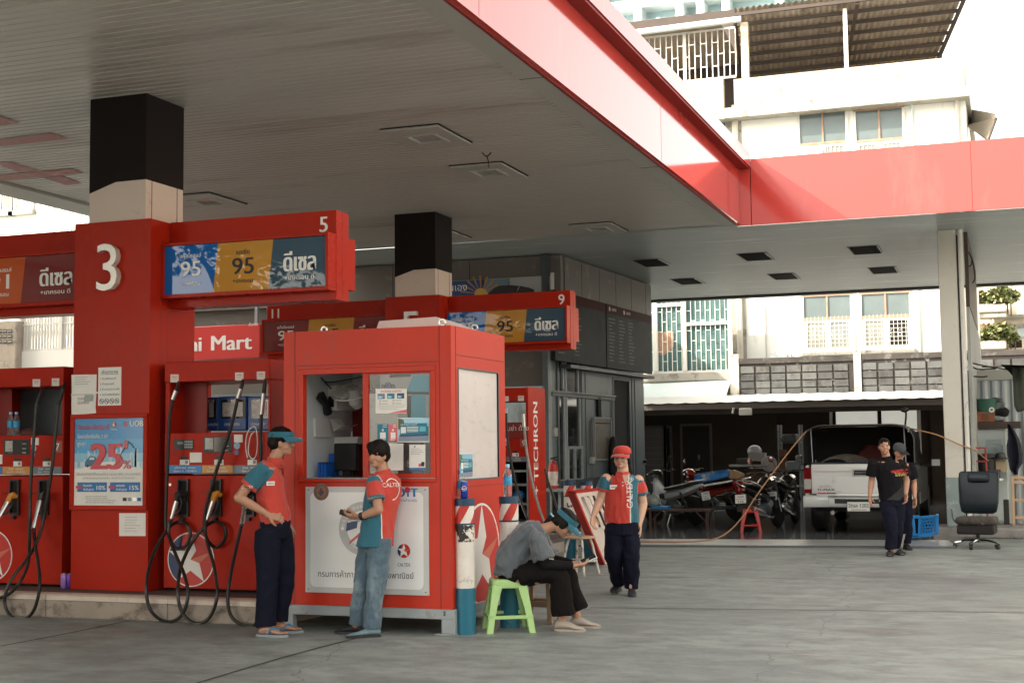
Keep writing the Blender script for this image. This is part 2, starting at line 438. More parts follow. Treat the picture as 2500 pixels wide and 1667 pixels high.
for k, (x, y) in enumerate([(1592, 642), (1845, 627), (2113, 611), (1680, 687), (1914, 675), (2157, 660)]):
    p = UZ(x, y, ZC)
    t = thing('canopy_vent', ['dark slotted ceiling light nearest the store roof corner', 'dark slotted ceiling light under the fascia, middle of the nearer row', 'dark slotted ceiling light in the nearer row beside the pillar',
        'dark slotted ceiling light at the store end of the farther row', 'dark slotted ceiling light in the middle of the farther row', 'dark slotted ceiling light of the farther row closest to the pillar'][k], 'ceiling light', (p.x, p.y, ZC), 'dark recessed lights in the rear canopy')
    g = MB(); g.box(p.x-.25, p.x+.25, p.y-.52, p.y+.52, ZC-.006, ZC-.002, M('lamp_recess', (.012, .008, .007), .8, var=.1, spec=.1)); g.build('recess', t, smooth=0)  # flat dark plate paints the shade of a hollow slot
    g = MB()
    for i in range(-4, 5): g.box(p.x+i*.054-.002, p.x+i*.054+.002, p.y-.5, p.y+.5, ZC-.014, ZC-.007, M('louvre', (.05, .03, .026), .7, var=0, spec=.1))
    g.build('louvre', t, smooth=0)
    g = MB(); g.box(p.x+.25, p.x+.275, p.y-.54, p.y+.54, ZC-.016, ZC-.001, WHITE); g.box(p.x-.275, p.x-.25, p.y-.54, p.y+.54, ZC-.016, ZC-.001, EDGE); g.build('rim', t, smooth=0)
p = UZ(1188, 370, ZC)
g = MB(); g.tube(spline([p+V((-.06, 0, -.01)), p+V((0, 0, -.06)), p+V((.06, 0, -.02))]), .008, BLACK, 6); g.tube(spline([p+V((0, 0, -.05)), p+V((.02, 0, -.12)), p+V((.03, 0, -.20))]), .007, BLACK, 6)
tag(g.build('hanging_wire'), 'short loose black wire hanging from the canopy between two downlights', 'wire')

# ---------------------------------------------------------------- pump islands, pillars, signs
KERB = M('kerb_concrete', (.31, .26, .215), .7, var=.22, vs=2.2, bump=.25, bs=30, grime=((.10, .075, .06), .42, 4, (1, 1, 1.6)))
NOSE = M('kerb_nosing', (.56, .47, .39), .5, var=.12, vs=5, grime=((.25, .2, .16), .28, 6))
KTOP = M('kerb_top', (.10, .085, .075), .7, var=.2, vs=5)
def island(label, x0, x1, y0, y1):
    t = thing('pump_island', label, 'kerb', ((x0+x1)/2, (y0+y1)/2, 0))
    g = MB(); x = x0
    while x < x1-.01:
        e = min(x+1.37, x1); g.box(x+.003, e-.003, y0, y1, 0, .165, KERB); x = e
    g.build('kerb', t, bevel=.006, smooth=0)
    g = MB(); x = x0
    while x < x1-.01:
        e = min(x+1.37, x1)
        g.loft([[V((q, y0-.006, .166)), V((q, y0-.002, .205)), V((q, y0+.03, .222)), V((q, y0+.16, .222)), V((q, y0+.16, .166))] for q in (x+.002, e-.002)], NOSE); x = e
    g.build('nosing', t, smooth=0)
    g = MB(); g.box(x0, x1, y0+.165, y1, .166, .219, KTOP); g.build('paving', t, smooth=0)
island('long kerbed pump island with worn concrete face in the foreground', -17.0, -6.22, 10.95, 12.75)
island('farther kerbed pump island behind the red kiosk', -17.0, -6.35, 18.45, 20.25)
BEIGE = M('beige_cladding', (.62, .50, .43), .42, var=.05, vs=1.2, grime=((.40, .31, .26), .12, 5))
BCLAD = M('black_cladding', (.010, .0065, .0065), .62, var=.1, spec=.18)
SILV = M('numeral_silver', (.62, .60, .56), .30, metal=.35, var=.05)
def pillar(num, label, dx, dy):
    x0, x1, y0, y1 = -8.82+dx, -7.92+dx, 11.37+dy, 12.15+dy
    t = thing('pillar', label, 'pillar', ((x0+x1)/2, (y0+y1)/2, .22))
    cx0, cx1, cy0, cy1 = -8.67+dx, -8.005+dx, 11.40+dy, 12.05+dy
    g = MB(); g.box(cx0, cx1, cy0, cy1, 3.86, ZC+.005, BEIGE); g.box(cx1, cx1+.002, cy0+.10, cy0+.108, 3.86, 4.27, DARK); g.box(cx1, cx1+.002, cy1-.11, cy1-.102, 3.86, 4.27, DARK); g.build('concrete_post', t, smooth=0)
    g = MB()
    g.plate([(0, 4.165), (.31, 4.26), (cx1-cx0, 4.262), (cx1-cx0, ZC-.002), (0, ZC-.002)], (cx0, cy0, 0), X3, Z3, .006, BCLAD)
    g.plate([(-.006, 4.262), (cy1-cy0, 4.262), (cy1-cy0, ZC-.002), (-.006, ZC-.002)], (cx1, cy0, 0), Y3, Z3, .006, BCLAD)
    g.plate([(0, 4.165), (cy1-cy0, 4.165), (cy1-cy0, ZC-.002), (0, ZC-.002)], (cx0, cy1, 0), -Y3, Z3, .006, BCLAD)
    g.build('dark_cladding', t, smooth=0)
    g = MB(); g.box(x0, x1, y0, y1, .222, 3.86, RED)
    for y in (y0+.17, y0+.30): g.box(x1, x1+.002, y, y+.006, .23, 3.85, DRED)
    g.build('red_cladding', t, bevel=.018, seg=2)
    g = MB(); g.text(num, ((x0+x1)/2-.03, y0, 3.165), X3, Z3, .48, SILV, t=.004, ext=.075); g.build('numeral', t, smooth=30)
    return t
pillar('3', 'tall red pillar with silver numeral 3 carrying posters beside the pumps', 0, 0)
pillar('5', 'farther red pillar with silver numeral 5 half hidden by the kiosk roof', -.10, 7.5)

PBL = M('panel_blue', (.010, .12, .40), .012, var=.03, spec=.32)
PYE = M('panel_amber', (.52, .25, .045), .012, var=.03, spec=.32)
PSL = M('panel_slate', (.045, .085, .125), .012, var=.03, spec=.32)
POR = M('panel_orange', (.52, .10, .03), .012, var=.03, spec=.32)
PMA = M('panel_maroon', (.20, .035, .035), .012, var=.03, spec=.32)  # maroon puts mirrored red surroundings into the panel colour
LET = M('letter_white', (.80, .79, .76), .4, var=0)
def panel_text(g, o, W, H, u, lines, m):
    for s, v, h, b, fit in lines:
        g.text(s, o+V((u*W, 0, v*H)), X3, Z3, h*H, m, bold=b, fit=fit and fit*W)
def price_sign(label, num, x0, x1, y_p, dx, side, cols, numpos='R'):
    """overhead box; y_p = front of the lit panel"""
    z0, z1, pz0, pz1 = 3.00, 3.865, 3.115, 3.60
    t = thing('price_sign', label, 'price sign', ((x0+x1)/2, y_p+.3, z0), 'overhead fuel price boxes')
    g = MB(); g.box(x0, x1, y_p+.16, y_p+.42, z0, z1, RED)
    if side > 0: g.box(x1, x1+.002, y_p+.285, y_p+.29, z0, z1, DRED)
    g.box(x0+.01, x1, y_p+.42, y_p+.56, z0+.12, z1-.24, RED)
    g.build('housing', t, bevel=.008)
    g = MB(); ex = x1-.004 if side > 0 else x1; sx = x0-.0 if side > 0 else x0
    g.box(sx, ex, y_p, y_p+.158, pz1+.002, pz1+.030, RED); g.box(sx, ex, y_p, y_p+.158, pz0-.035, pz0-.002, RED)
    g.box(sx, sx+.03, y_p, y_p+.158, pz0, pz1, RED); g.box(ex-.03, ex, y_p, y_p+.158, pz0, pz1, RED)
    g.build('frame', t, smooth=0)
    a, b = sx+.032, ex-.032; W, H = b-a, pz1-pz0-.004
    g = MB(); o = V((a, y_p+.018, pz0+.002)); cuts = [0]+[c[0] for c in cols]; sl = .055*H
    for i, (cut, m, tm, u, lines) in enumerate(cols):
        l0, l1 = cuts[i]*W, cut*W; s0 = sl if i > 0 else 0; s1 = sl if i < len(cols)-1 else 0
        g.plate([(l0-s0, 0), (l1-s1, 0), (l1+s1, H), (l0+s0, H)], o, X3, Z3, .004, m, t0=-.004)
        panel_text(g, o, W, H, u, lines, tm)
    g.build('panel', t, smooth=0)
    g = MB(); nx = x1-.14 if numpos == 'R' else x0+.14
    g.text(num, (nx, y_p+.16, 3.66), X3, Z3, .155, LET, bold=1); g.build('numeral', t, smooth=0)
    return t
G95 = [('แก๊สโซฮอล์', .74, .085, 1, .14), ('95', .36, .32, 1, .13), ('+เทครอน', .17, .085, 1, .125)]
B95 = [('เบนซิน', .74, .10, 1, .085), ('95', .34, .345, 1, .138), ('+เทครอน', .16, .09, 1, .128)]
DSL = [('ดีเซล', .34, .36, 2, .195), ('+เทครอน ดี', .16, .09, 1, .18)]
xe = UY(798.5, 600, 11.54).x
price_sign('red price box numbered 5 with blue amber and slate panels nearest the viewer', '5', -7.915, xe+.015, 11.54, 0, 1,
           [(.325, PBL, LET, .165, G95), (.668, PYE, INK, .495, B95), (1, PSL, LET, .84, DSL)])
price_sign('dimmer red price box numbered 9 above the kiosk roof', '9', -8.015, xe-.01, 19.04, 0, 1,
           [(.325, PBL, LET, .165, G95), (.668, PYE, INK, .495, B95), (1, PSL, LET, .84, DSL)])
xl = UY(178, 600, 11.54).x
price_sign('red price box at the left edge with orange and maroon glass', '7', xl-2.0, -8.825, 11.54, 0, -1,
           [(.34, PMA, LET, .17, G95), (.64, POR, LET, .49, [('แก๊สโซฮอล์', .70, .085, 1, .16), ('91', .33, .33, 1, .13), ('+เทครอน', .17, .085, 1, .125)]), (1, PMA, LET, .835, DSL)], 'L')
q = UY(637, 770, 19.04)
price_sign('dark red price box numbered 11 behind the kiosk', '11', q.x+.01, -8.925, 19.04, 0, -1,
           [(.36, PMA, LET, .18, G95), (.72, PYE, INK, .54, B95), (1, PMA, LET, .86, DSL)], 'L')
for k, (x, y, lab) in enumerate(((348, 1513, 'white paper scrap lying on the ground at the foot of the kerb'), (381, 1517, 'tiny pale scrap on the ground left of the hose loops'), (283, 1509, 'tiny white scrap at the kerb below the poster pillar'), (1468, 1403, 'small white scrap on the open concrete beside the walking woman'))):
    p = UZ(x, y, .004); r_ = (.10, .035, .03, .03)[k]; g = MB(); g.add([p+V((r_*a, r_*.5*b, .004+.012*c)) for a, b, c in ((-1, -.4, 0), (-.2, -.8, 1), (.7, -.5, .2), (1, .3, 0), (.2, .7, .8), (-.7, .6, .1))], [(0, 1, 2, 3, 4, 5)], PAPER); tag(g.build('paper_scrap', smooth=0), lab, 'litter', 'paper scraps on the forecourt')
# ---------------------------------------------------------------- fuel pumps
def z4(x, y, Y): return UY(340+x/2.178, 860+y/2.178, Y)
def z2(x, y, Y): return UY(x/2.24, 860+y/2.24, Y)
def emblem(g, o, ux, uz, r, t=.003, rot=0, full=True):
    """round badge: navy left, red right, white five-pointed star, pale rim"""
    nav, red, whi, sh = M('badge_navy', (.012, .03, .10), .35, var=.08), M('badge_red', (.52, .03, .02), .35, var=.06), M('badge_white', (.78, .76, .71), .4, var=.04), M('badge_rose', (.60, .16, .10), .4, var=.05)
    n = 40; C = lambda R, a: (R*math.cos(a), R*math.sin(a))
    g.plate([C(r, 2*math.pi*i/n) for i in range(n)], o, ux, uz, .0015, whi, t0=t)
    g.plate([C(r*.955, -math.pi*.40+1.30*math.pi*i/20-math.pi*.25) for i in range(21)], o, ux, uz, .0015, red, t0=t+.0016)
    g.plate([C(r*.955, math.pi*.62+math.pi*.68*i/20) for i in range(21)], o, ux, uz, .0015, nav, t0=t+.0022)
    a0 = math.pi*.5+rot; st = []
    for i in range(5):
        st.append(C(r*.97, a0+i*2*math.pi/5)); st.append(C(r*.40, a0+(i+.5)*2*math.pi/5))
    for i in range(5):
        q = [(0, 0), st[(2*i-1) % 10], st[2*i], st[2*i+1]]
        g.plate(q, o, ux, uz, .0015, sh if i == 4 else whi, t0=t+.0038)
    q = [(0, 0), st[8], st[9]]; g.plate(q, o, ux, uz, .0008, red, t0=t+.0055)
def nozzle(t, P, d, grip, spout=1):
    """hand nozzle hanging in its boot: P top of the grip, d direction of the metal spout"""
    P = V(P); d = V(d).normalized()
    nz = MB(); nz.tube([P+V((.05, .03, -.015)), P+V((.02, .0, .005)), P, P+d*.07], [.018, .034, .036, .027], grip, 10)
    o = nz.build('nozzle', t)
    nz = MB(); nz.tube([P+d*.06, P+d*.13, P+d*.25, P+d*.33], [.024, .026, .019, .021], STEEL, 10); nz.tube([P+d*.30, P+d*.36], [.024, .022], STEEL, 10)
    nz.build('coupling', o)
    nz = MB(); s = d.cross(Y3).normalized()
    nz.tube(spline([P+d*.03+s*.03, P+d*.08+s*.06, P+d*.17+s*.055, P+d*.21+s*.02], 5), .008, BLACK, 6); nz.build('lever', o)
HOSE = M('hose_rubber', (.017, .015, .013), .30, var=.25, vs=14, bump=.12, bs=60)
def hose(t, pts, r=.0165):
    g = MB(); g.tube(spline(pts, 7), r, HOSE, 9); return g.build('hose', t)
BLUEL, ORAL, GREYL = M('label_blue', (.02, .20, .48), .35, var=.08), M('label_amber', (.55, .26, .06), .35, var=.08), M('label_grey', (.13, .16, .20), .35, var=.08)
def pump(label, dx, dy, num, opened=False, right_text=None, show_num=True):
    Y = 11.5; off = V((dx, dy, 0))
    P = lambda x, y: z4(x, y, Y) + off
    a, b = P(133, 650), P(697, 650); xa, xb = a.x, b.x; yf, yb = Y+dy, 12.25+dy
    zt, zh, zp, zs, zd, zb = P(133, 55).z, P(133, 160).z, P(133, 430).z, P(133, 645).z, P(133, 655).z, P(133, 1250).z
    t = thing('fuel_pump', label, 'fuel pump', ((xa+xb)/2, (yf+yb)/2, .222), 'red fuel pumps')
    g = MB()
    for x0, x1 in ((xa, xa+.055), (xb-.03, xb)): g.box(x0, x1, yf+.004, yb, zp, zh, REDP)
    g.box(xa, xb, yf-.012, yb, zh, zt, REDP)
    g.build('header', t, bevel=.006)
    g = MB(); g.box(xa, xb, yf, yb, zs, zp, REDP); g.box(xa+.05, xa+.32, yf+.25, yf+.27, zp, zh, DRED); g.build('control_panel', t, bevel=.004)
    g = MB()
    if opened:
        g.box(xa, xa+.05, yf, yb, .26, zs-.01, GREYM); g.box(xb-.03, xb, yf, yb, .26, zs-.01, GREYM); g.box(xa, xb, yb-.03, yb, .26, zs-.01, DARK)
        for z in (.45, .72, 1.0, 1.2): g.box(xa+.05, xb-.03, yf+.02, yb-.04, z, z+.03, GREYM)
        for i in range(5): g.cyl((xa+.2+i*.17, yf+.3, .3), (xa+.2+i*.17, yf+.3, 1.25), .045, BLACK)
        g.ell((xb-.2, yf+.15, .86), (.09, .09, .075), BLUEINK)
    else:
        g.box(xa, xb, yf, yb, zb, zd, REDP)
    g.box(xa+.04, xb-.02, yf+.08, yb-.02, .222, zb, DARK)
    g.build('cabinet', t, bevel=.004)
    if right_text:
        g = MB(); xr = xb+.012
        g.box(xb+.001, xr, yf-.01, yb+.02, .26, zt+.01, REDP); g.build('side_panel', t, bevel=.004)
        g = MB(); g.text(right_text, (xr, yf+.40, .85), Z3, -Y3, .20, LET, align='L', bold=1, fit=1.38); g.build('lettering', t, smooth=0)
    # control panel face
    g = MB(); F = lambda x0, y0, x1, y1, m, d=.004, t0=0: g.plate([(P(x0, y0).x, P(x0, y0).z), (P(x0, y1).x, P(x0, y1).z), (P(x1, y1).x, P(x1, y1).z), (P(x1, y0).x, P(x1, y0).z)][::1], (0, yf, 0), X3, Z3, d, m, t0)
    def T(s, x, y, h, m, fit=None, bold=0, o=.007): p = P(x, y); g.text(s, (p.x, yf, p.z), X3, Z3, h, m, t=o, fit=fit, bold=bold)
    F(342, 447, 495, 533, BLACK, .006); F(352, 455, 395, 515, M('display_torn', (.45, .43, .40), .6, var=.3, vs=30), .002, .006); F(400, 452, 486, 527, DGLASS, .003, .006)
    for yy in (470, 497, 520): F(372, yy, 396, yy+2, GREYINK, .001, .0085); F(455, yy, 478, yy+2, LET, .001, .0095)
    fb = lambda n: g.build(n, t, smooth=0)
    fb('display'); g = MB(); F(188, 463, 290, 517, BLACK, .008); F(205, 475, 238, 488, M('lcd', (.12, .16, .13), .3, var=0), .002, .008)
    for i in range(5):
        for j in range(3): F(243+i*9, 470+j*14, 250+i*9, 480+j*14, GREYM, .003, .008)
    fb('keypad'); g = MB(); F(505, 437, 550, 478, PAPER); F(270, 532, 333, 585, PAPER)
    for i in range(16): q = P(520, 496)
    for (x, y, r, m) in ((520, 496, .034, M('sticker_blue', (.25, .42, .55), .4, var=.2, vs=30)), (517, 532, .024, M('sticker_navy', (.10, .20, .42), .4, var=.3, vs=40))):
        q = P(x, y); g.plate([(r*math.cos(k*.3927), r*math.sin(k*.3927)) for k in range(16)], (q.x, yf, q.z), X3, Z3, .002, m)
    fb('sticker')
    for x in (222, 405, 582): g = MB(); F(x, 551, x+34, 567, BLACK, .006); F(x-5, 570, x+44, 598, PAPER); F(x+24, 574, x+38, 592, GREYINK, .001, .0045); fb('card_slip')
    for (x0, x1, m, s1, s2) in ((160, 333, BLUEL, 'แก๊สโซฮอล์  เทครอน', 'Gasohol 95  +TECHRON'), (335, 498, ORAL, 'โกลด์   เทครอน', 'Gold 95  +TECHRON'), (500, 690, GREYL, 'ดีเซล   เทครอน', 'ดีเซล  +TECHRON')):
        g = MB(); F(x0, 600, x1, 641, m, .003); T(s1, (x0+x1)/2, 618, .022, LET); T(s2, (x0+x1)/2, 635, .018, LET); fb('grade_label')
    g = MB()
    if show_num: F(640, 455, 690, 520, M('number_plate', (.30, .07, .05), .4, var=.1), .003); T(num, 664, 508, .075, LET, bold=0); fb('number_plate')
    for (x, y) in ((170, 117), (514, 107), (629, 102)): g = MB(); F(x, y, x+44, y+43, M('sticker_pink', (.70, .60, .55), .6, var=.12, vs=40), .003, .012); F(x+10, y+12, x+34, y+15, REDINK, .001, .0155); F(x+10, y+22, x+34, y+24, GREYINK, .001, .0155); fb('header_sticker')
    # nozzle boots
    if not opened:
        for x in (210, 385, 560):
            g = MB(); F = lambda x0, y0, x1, y1, m, d=.004, t0=0: g.plate([(P(x0, y0).x, P(x0, y0).z), (P(x0, y1).x, P(x0, y1).z), (P(x1, y1).x, P(x1, y1).z), (P(x1, y0).x, P(x1, y0).z)], (0, yf, 0), X3, Z3, d, m, t0)
            F(x, 673, x+58, 682, BLACK, .03); F(x, 862, x+58, 872, BLACK, .03); F(x, 682, x+8, 862, BLACK, .03); F(x+50, 682, x+58, 862, BLACK, .03); F(x+8, 682, x+50, 862, DARK, .003); F(x+18, 878, x+34, 895, BLACK, .04)
            g.build('nozzle_boot', t, smooth=0)
            g = MB(); F(x-52, 745, x-18, 752, BLACK, .003); g.build('card_slot', t, smooth=0)
        q = P(275, 1100); g = MB(); emblem(g, (q.x, yf, q.z), X3, Z3, .262); g.build('badge', t, smooth=0)
        q = P(167, 702); g = MB(); g.cyl((q.x, yf, q.z), (q.x, yf-.012, q.z), .014, STEEL); g.build('lock', t)
    return t, P
tM, PM = pump('red fuel pump with star badge and grade labels behind the standing man', 0, 0, '5', show_num=False)
Yh = 11.36
def HL(L, z=z4, a=960, b=1240, f=11.3): return [z(x, y, f-(f-10.885)*max(0, min(1, (y-a)/(b-a)))) for x, y in L]
H4 = lambda L, Y=Yh: [z4(x, y, Y-.0) for x, y in L]
for a, b in (((205, 183), (178, 250)), ((547, 172), (524, 243)), ((667, 170), (650, 330))):
    g = MB(); g.tube([z4(a[0]+4, a[1]-24, Yh+.1), z4(*a, Yh), z4(*b, Yh)], [.014, .019, .019], BLACK, 10); g.tube([z4(a[0]*.7+b[0]*.3, a[1]*.7+b[1]*.3, Yh), z4(*b, Yh)], [.024, .022], STEEL, 10); g.build('swivel', tM)
p = H4([(178, 250), (160, 360), (154, 500), (148, 650), (142, 800), (140, 900), (152, 960)]) + [z4(*q, 11.44) for q in ((190, 1035), (245, 1030), (272, 970), (252, 915), (205, 902))] + HL([(150, 940), (75, 1070), (38, 1230), (58, 1365), (140, 1430), (222, 1400), (258, 1300), (242, 1190), (190, 1065), (158, 975), (160, 915), (170, 885)])
hose(tM, p)
p = H4([(524, 243), (500, 350), (470, 455), (420, 600), (380, 730), (352, 840), (346, 930), (362, 995)]) + [z4(*q, 11.44) for q in ((405, 1035), (448, 1005), (460, 955), (440, 912), (395, 900))] + HL([(340, 935), (280, 1010), (225, 1130), (205, 1270), (228, 1380), (300, 1440), (375, 1405), (414, 1290), (400, 1150), (365, 1020), (350, 945), (358, 890)], f=11.31)
hose(tM, p)
hose(tM, H4([(650, 330), (646, 420), (648, 520), (640, 640), (600, 760)]))
hose(tM, HL([(553, 865), (545, 905), (515, 1040), (486, 1180), (470, 1310), (492, 1405), (560, 1450), (620, 1440), (660, 1300)], f=11.15))
nozzle(tM, z4(210, 752, 11.40), z4(172, 880, 11.38)-z4(210, 752, 11.40), BLACK)
nozzle(tM, z4(405, 752, 11.40), z4(362, 885, 11.38)-z4(405, 752, 11.40), M('nozzle_orange', (.60, .24, .03), .45))
nozzle(tM, z4(572, 745, 11.30), z4(552, 870, 11.15)-z4(572, 745, 11.30), BLACK)
g = MB(); g.tube(spline(H4([(575, 560), (566, 500), (572, 440), (592, 402), (618, 400), (628, 470), (622, 545), (600, 565), (580, 530), (590, 450), (612, 420)], 11.44)), .005, WHITE, 6); tag(g.build('cable'), 'thin white cable looped over the pump panel beside the standing man', 'cable')
def terminal(label, x0, y0, x1, y1, Y):
    a, b, c, d = PX(340+x0/2.178, 860+y0/2.178, 340+x1/2.178, 860+y1/2.178, Y)
    t = thing('payment_terminal', label, 'terminal', ((a+b)/2, Y+.05, c), 'blue payment terminals inside the pump')
    g = MB(); g.box(a, b, Y, Y+.12, c, d, M('terminal_blue', (.015, .07, .26), .35, var=.1)); g.build('case', t, bevel=.012, seg=2)
    g = MB(); g.plate([(0, 0), (b-a-.06, 0), (b-a-.06, (d-c)*.55), (0, (d-c)*.55)], (a+.045, Y, c+.12), X3, Z3, .004, DGLASS); g.build('screen', t, smooth=0)
    g = MB(); g.plate([(0, 0), (b-a-.10, 0), (b-a-.10, (d-c)*.42), (0, (d-c)*.42)], (a+.06, Y, c+.14), X3, Z3, .002, M('screen_page', (.42, .38, .36), .3, var=.5, vs=25), .005)
    g.text('UOB', ((a+b)/2, Y, d-.055), X3, Z3, .032, LET, t=.006); g.text('บัตรเครดิต', ((a+b)/2, Y, c+.05), X3, Z3, .03, LET, t=.006); g.build('page', t, smooth=0)
terminal('blue payment terminal with lit page in the middle of the pump opening', 417, 236, 570, 414, 11.98)
terminal('narrow blue payment terminal left of the middle one in the pump opening', 345, 240, 414, 416, 12.05)
terminal('dark blue payment terminal at the right end of the pump opening', 575, 236, 697, 414, 11.98)
dxL = UY(156, 1000, 11.5).x - z4(697, 650, 11.5).x
zb7 = z4(133, 430, 11.5).z
tL, PL = pump('red fuel pump numbered 7 at the left edge of the forecourt', dxL, 0, '7')
g = MB(); a_ = z4(133, 430, 11.5).x+dxL; g.box(a_+.06, a_+1.0, 12.2, 12.22, zb7, zb7+.5, M('pump_back_grey', (.13, .16, .17), .5, var=.1)); g.build('back_panel', tL, smooth=0)
H2 = lambda L, Y=Yh: [z2(x, y, Y) for x, y in L]
for a, b in (((222, 225), (200, 285)), ((345, 200), (318, 290))):
    g = MB(); g.tube([z2(a[0]+8, a[1]-30, Yh+.1), z2(*a, Yh), z2(*b, Yh)], [.014, .019, .021], BLACK, 10); g.build('swivel', tL)
hose(tL, HL([(200, 285), (190, 400), (178, 560), (168, 720), (164, 900), (160, 1060), (152, 1160), (105, 1260), (40, 1325), (-60, 1350)], z2, 1000, 1250, 11.34))
hose(tL, HL([(318, 290), (305, 420), (288, 600), (262, 780), (235, 930), (195, 1050), (140, 1140), (80, 1215), (38, 1290), (26, 1370), (55, 1435), (115, 1462), (175, 1425), (210, 1330), (216, 1220), (200, 1100), (187, 1000), (187, 930), (200, 885)], z2, 1000, 1250, 11.32))
nozzle(tL, z2(228, 775, 11.38), z2(203, 880, 11.3)-z2(228, 775, 11.38), BLACK)
nozzle(tL, z2(62, 782, 11.38), z2(10, 875, 11.3)-z2(62, 782, 11.38), _mt['nozzle_orange'])
dx9 = UY(1288, 1000, 19.0).x - z4(697, 650, 11.5).x
t9, P9 = pump('red fuel pump numbered 9 with open lower frame and white side lettering behind the kiosk', dx9, 7.5, '9', opened=True, right_text='+ TECHRON')
R1 = lambda x, y, Y: UY(1220+x/2.53, 860+y/2.53, Y)
g = MB(); g.tube([R1(45, 345, 18.85), R1(40, 375, 18.85)], .024, STEEL, 10); g.tube([R1(145, 380, 18.85), R1(150, 460, 18.85)], .026, STEEL, 10); g.build('swivel', t9)
hose(t9, spline([R1(40, 375, 18.85), R1(45, 500, 18.85), R1(75, 700, 18.8), R1(115, 870, 18.7), R1(160, 1000, 18.5), R1(200, 1080, 18.4)], 2), .018)
g = MB(); g.tube(spline([R1(150, 455, 18.85), R1(165, 600, 18.8), R1(200, 800, 18.7), R1(240, 950, 18.6), R1(275, 1050, 18.5)], 4), .019, M('worn_hose', (.30, .28, .26), .5, var=.5, vs=20), 9); g.build('hose', t9)
hose(t9, [R1(280, 720, 18.6), R1(300, 800, 18.55), R1(335, 900, 18.5), R1(370, 1010, 18.4)], .018)
g = MB(); q = R1(95, 470, 18.99); g.box(q.x-.2, q.x+.2, 18.985, 18.995, q.z-.14, q.z+.09, M('sign_dark_red', (.20, .015, .012), .4)); g.text('เย็นซ่า ด้วย', (q.x, 18.985, q.z-.03), X3, Z3, .07, LET, t=.004); g.build('sticker', t9, smooth=0)
q1 = V((dxL-2.75, 0, 0))
# ---------------------------------------------------------------- things on the pillar and the kerb
def sheet(name, label, cat, x0, y0, x1, y1, Y, m, zoom=None, d=.003, skew=0, group=None):
    f = zoom or (lambda x, y: (x, y))
    A, B, C, D_ = [UY(*f(x, y), Y) for x, y in ((x0, y0), (x0, y1), (x1, y1), (x1, y0))]
    g = MB(); mid = (A+C)/2
    P = [(p.x-mid.x, p.z-mid.z) for p in (A, B, C, D_)]
    if skew: c, s = math.cos(skew), math.sin(skew); P = [(u*c-v*s, u*s+v*c) for u, v in P]
    g.plate(P, (mid.x, Y, mid.z), X3, Z3, d, m, .001)
    W, H = (D_-A).length, (A-B).length
    return g, (A+B)/2+V((0, 0, -H/2)), W, H
Z2f = lambda x, y: (x/2.24, 860+y/2.24)
def lines(g, o, W, H, u0, u1, v0, v1, n, m, Y, th=.006, seed=1):
    rnd = random.Random(seed)
    for i in range(n):
        v = v1+(v0-v1)*(i/(max(1, n-1))); a = u0+rnd.random()*.05*(u1-u0); b = u1-rnd.random()*.35*(u1-u0)
        x = a
        while x < b:
            e = min(b, x+(.04+rnd.random()*.10)*(u1-u0)); g.plate([(x*W, v*H), (e*W, v*H), (e*W, v*H+th), (x*W, v*H+th)], (o.x, Y, o.z), X3, Z3, .0005, m, .0045); x = e+.015*(u1-u0)
YP = 11.37
# bank promotion poster in its red frame
a, b, c, d = PX(176, 1012, 361, 1245, YP)
t = thing('promotion_poster', 'blue promotion poster with large red 25% in a red frame on the pillar', 'poster', ((a+b)/2, YP-.02, c))
g = MB(); fw = .045
for (x0, x1, z0, z1) in ((a, b, c, c+fw), (a, b, d-fw, d), (a, a+fw, c+fw, d-fw), (b-fw, b, c+fw, d-fw)): g.box(x0, x1, YP-.03, YP-.001, z0, z1, REDP)
g.build('frame', t, bevel=.004)
g = MB(); A = V((a+fw, YP-.012, c+fw)); W, H = b-a-2*fw, d-c-2*fw
POSB = [M('poster_blue_%d' % i, col, .25, var=.10, vs=5, coat=.4) for i, col in enumerate([(.02, .24, .52), (.05, .32, .58), (.22, .48, .64), (.50, .62, .68)])]
def rect(g, u0, v0, u1, v1, m, l=0): g.plate([(u0*W, v0*H), (u1*W, v0*H), (u1*W, v1*H), (u0*W, v1*H)], A, X3, Z3, .0006, m, l*.0007)
rect(g, 0, 0, 1, .42, PAPER); rect(g, 0, .42, 1, .50, POSB[3]); rect(g, 0, .50, 1, .60, POSB[2]); rect(g, 0, .60, 1, .76, POSB[1]); rect(g, 0, .76, 1, 1, POSB[0])
rnd = random.Random(4)
for i in range(26): u = rnd.random()*.95; h = .08+rnd.random()*.17; rect(g, u, .44, u+.012+rnd.random()*.02, .44+h, POSB[2+i % 2], 1)
g.plate([(0, .30*H), (W, .30*H), (W, .40*H), (.62*W, .50*H), (.40*W, .50*H), (0, .40*H)], A, X3, Z3, .0006, PAPER, .0016)
def pt(s, u, v, h, m, al='L', bold=0, fit=None, l=.004): g.text(s, A+V((u*W, 0, v*H)), X3, Z3, h*H, m, al, t=l, bold=bold, fit=fit and fit*W)
PINK = M('poster_red', (.55, .03, .05), .3, var=.1, coat=.4)
pt('ยิ่งเติม ยิ่งคุ้ม ที่', .04, .875, .055, PINK, bold=1, fit=.46); pt('UOB', .80, .905, .065, LET, bold=2, fit=.19)
for i in range(4): rect(g, .715+i*.015, .90, .722+i*.015, .965, PINK, 2)
rect(g, .71, .925, .775, .938, PINK, 3)
emblem(g, A+V((.575*W, 0, .925*H)), X3, Z3, .028, t=.002); pt('CALTEX', .575, .862, .018, LET, 'C')
pt('รับเครดิตเงินคืน 2 ต่อ', .04, .775, .045, LET, bold=1, fit=.45); pt('สูงสุด', .04, .69, .045, LET, bold=1, fit=.13)
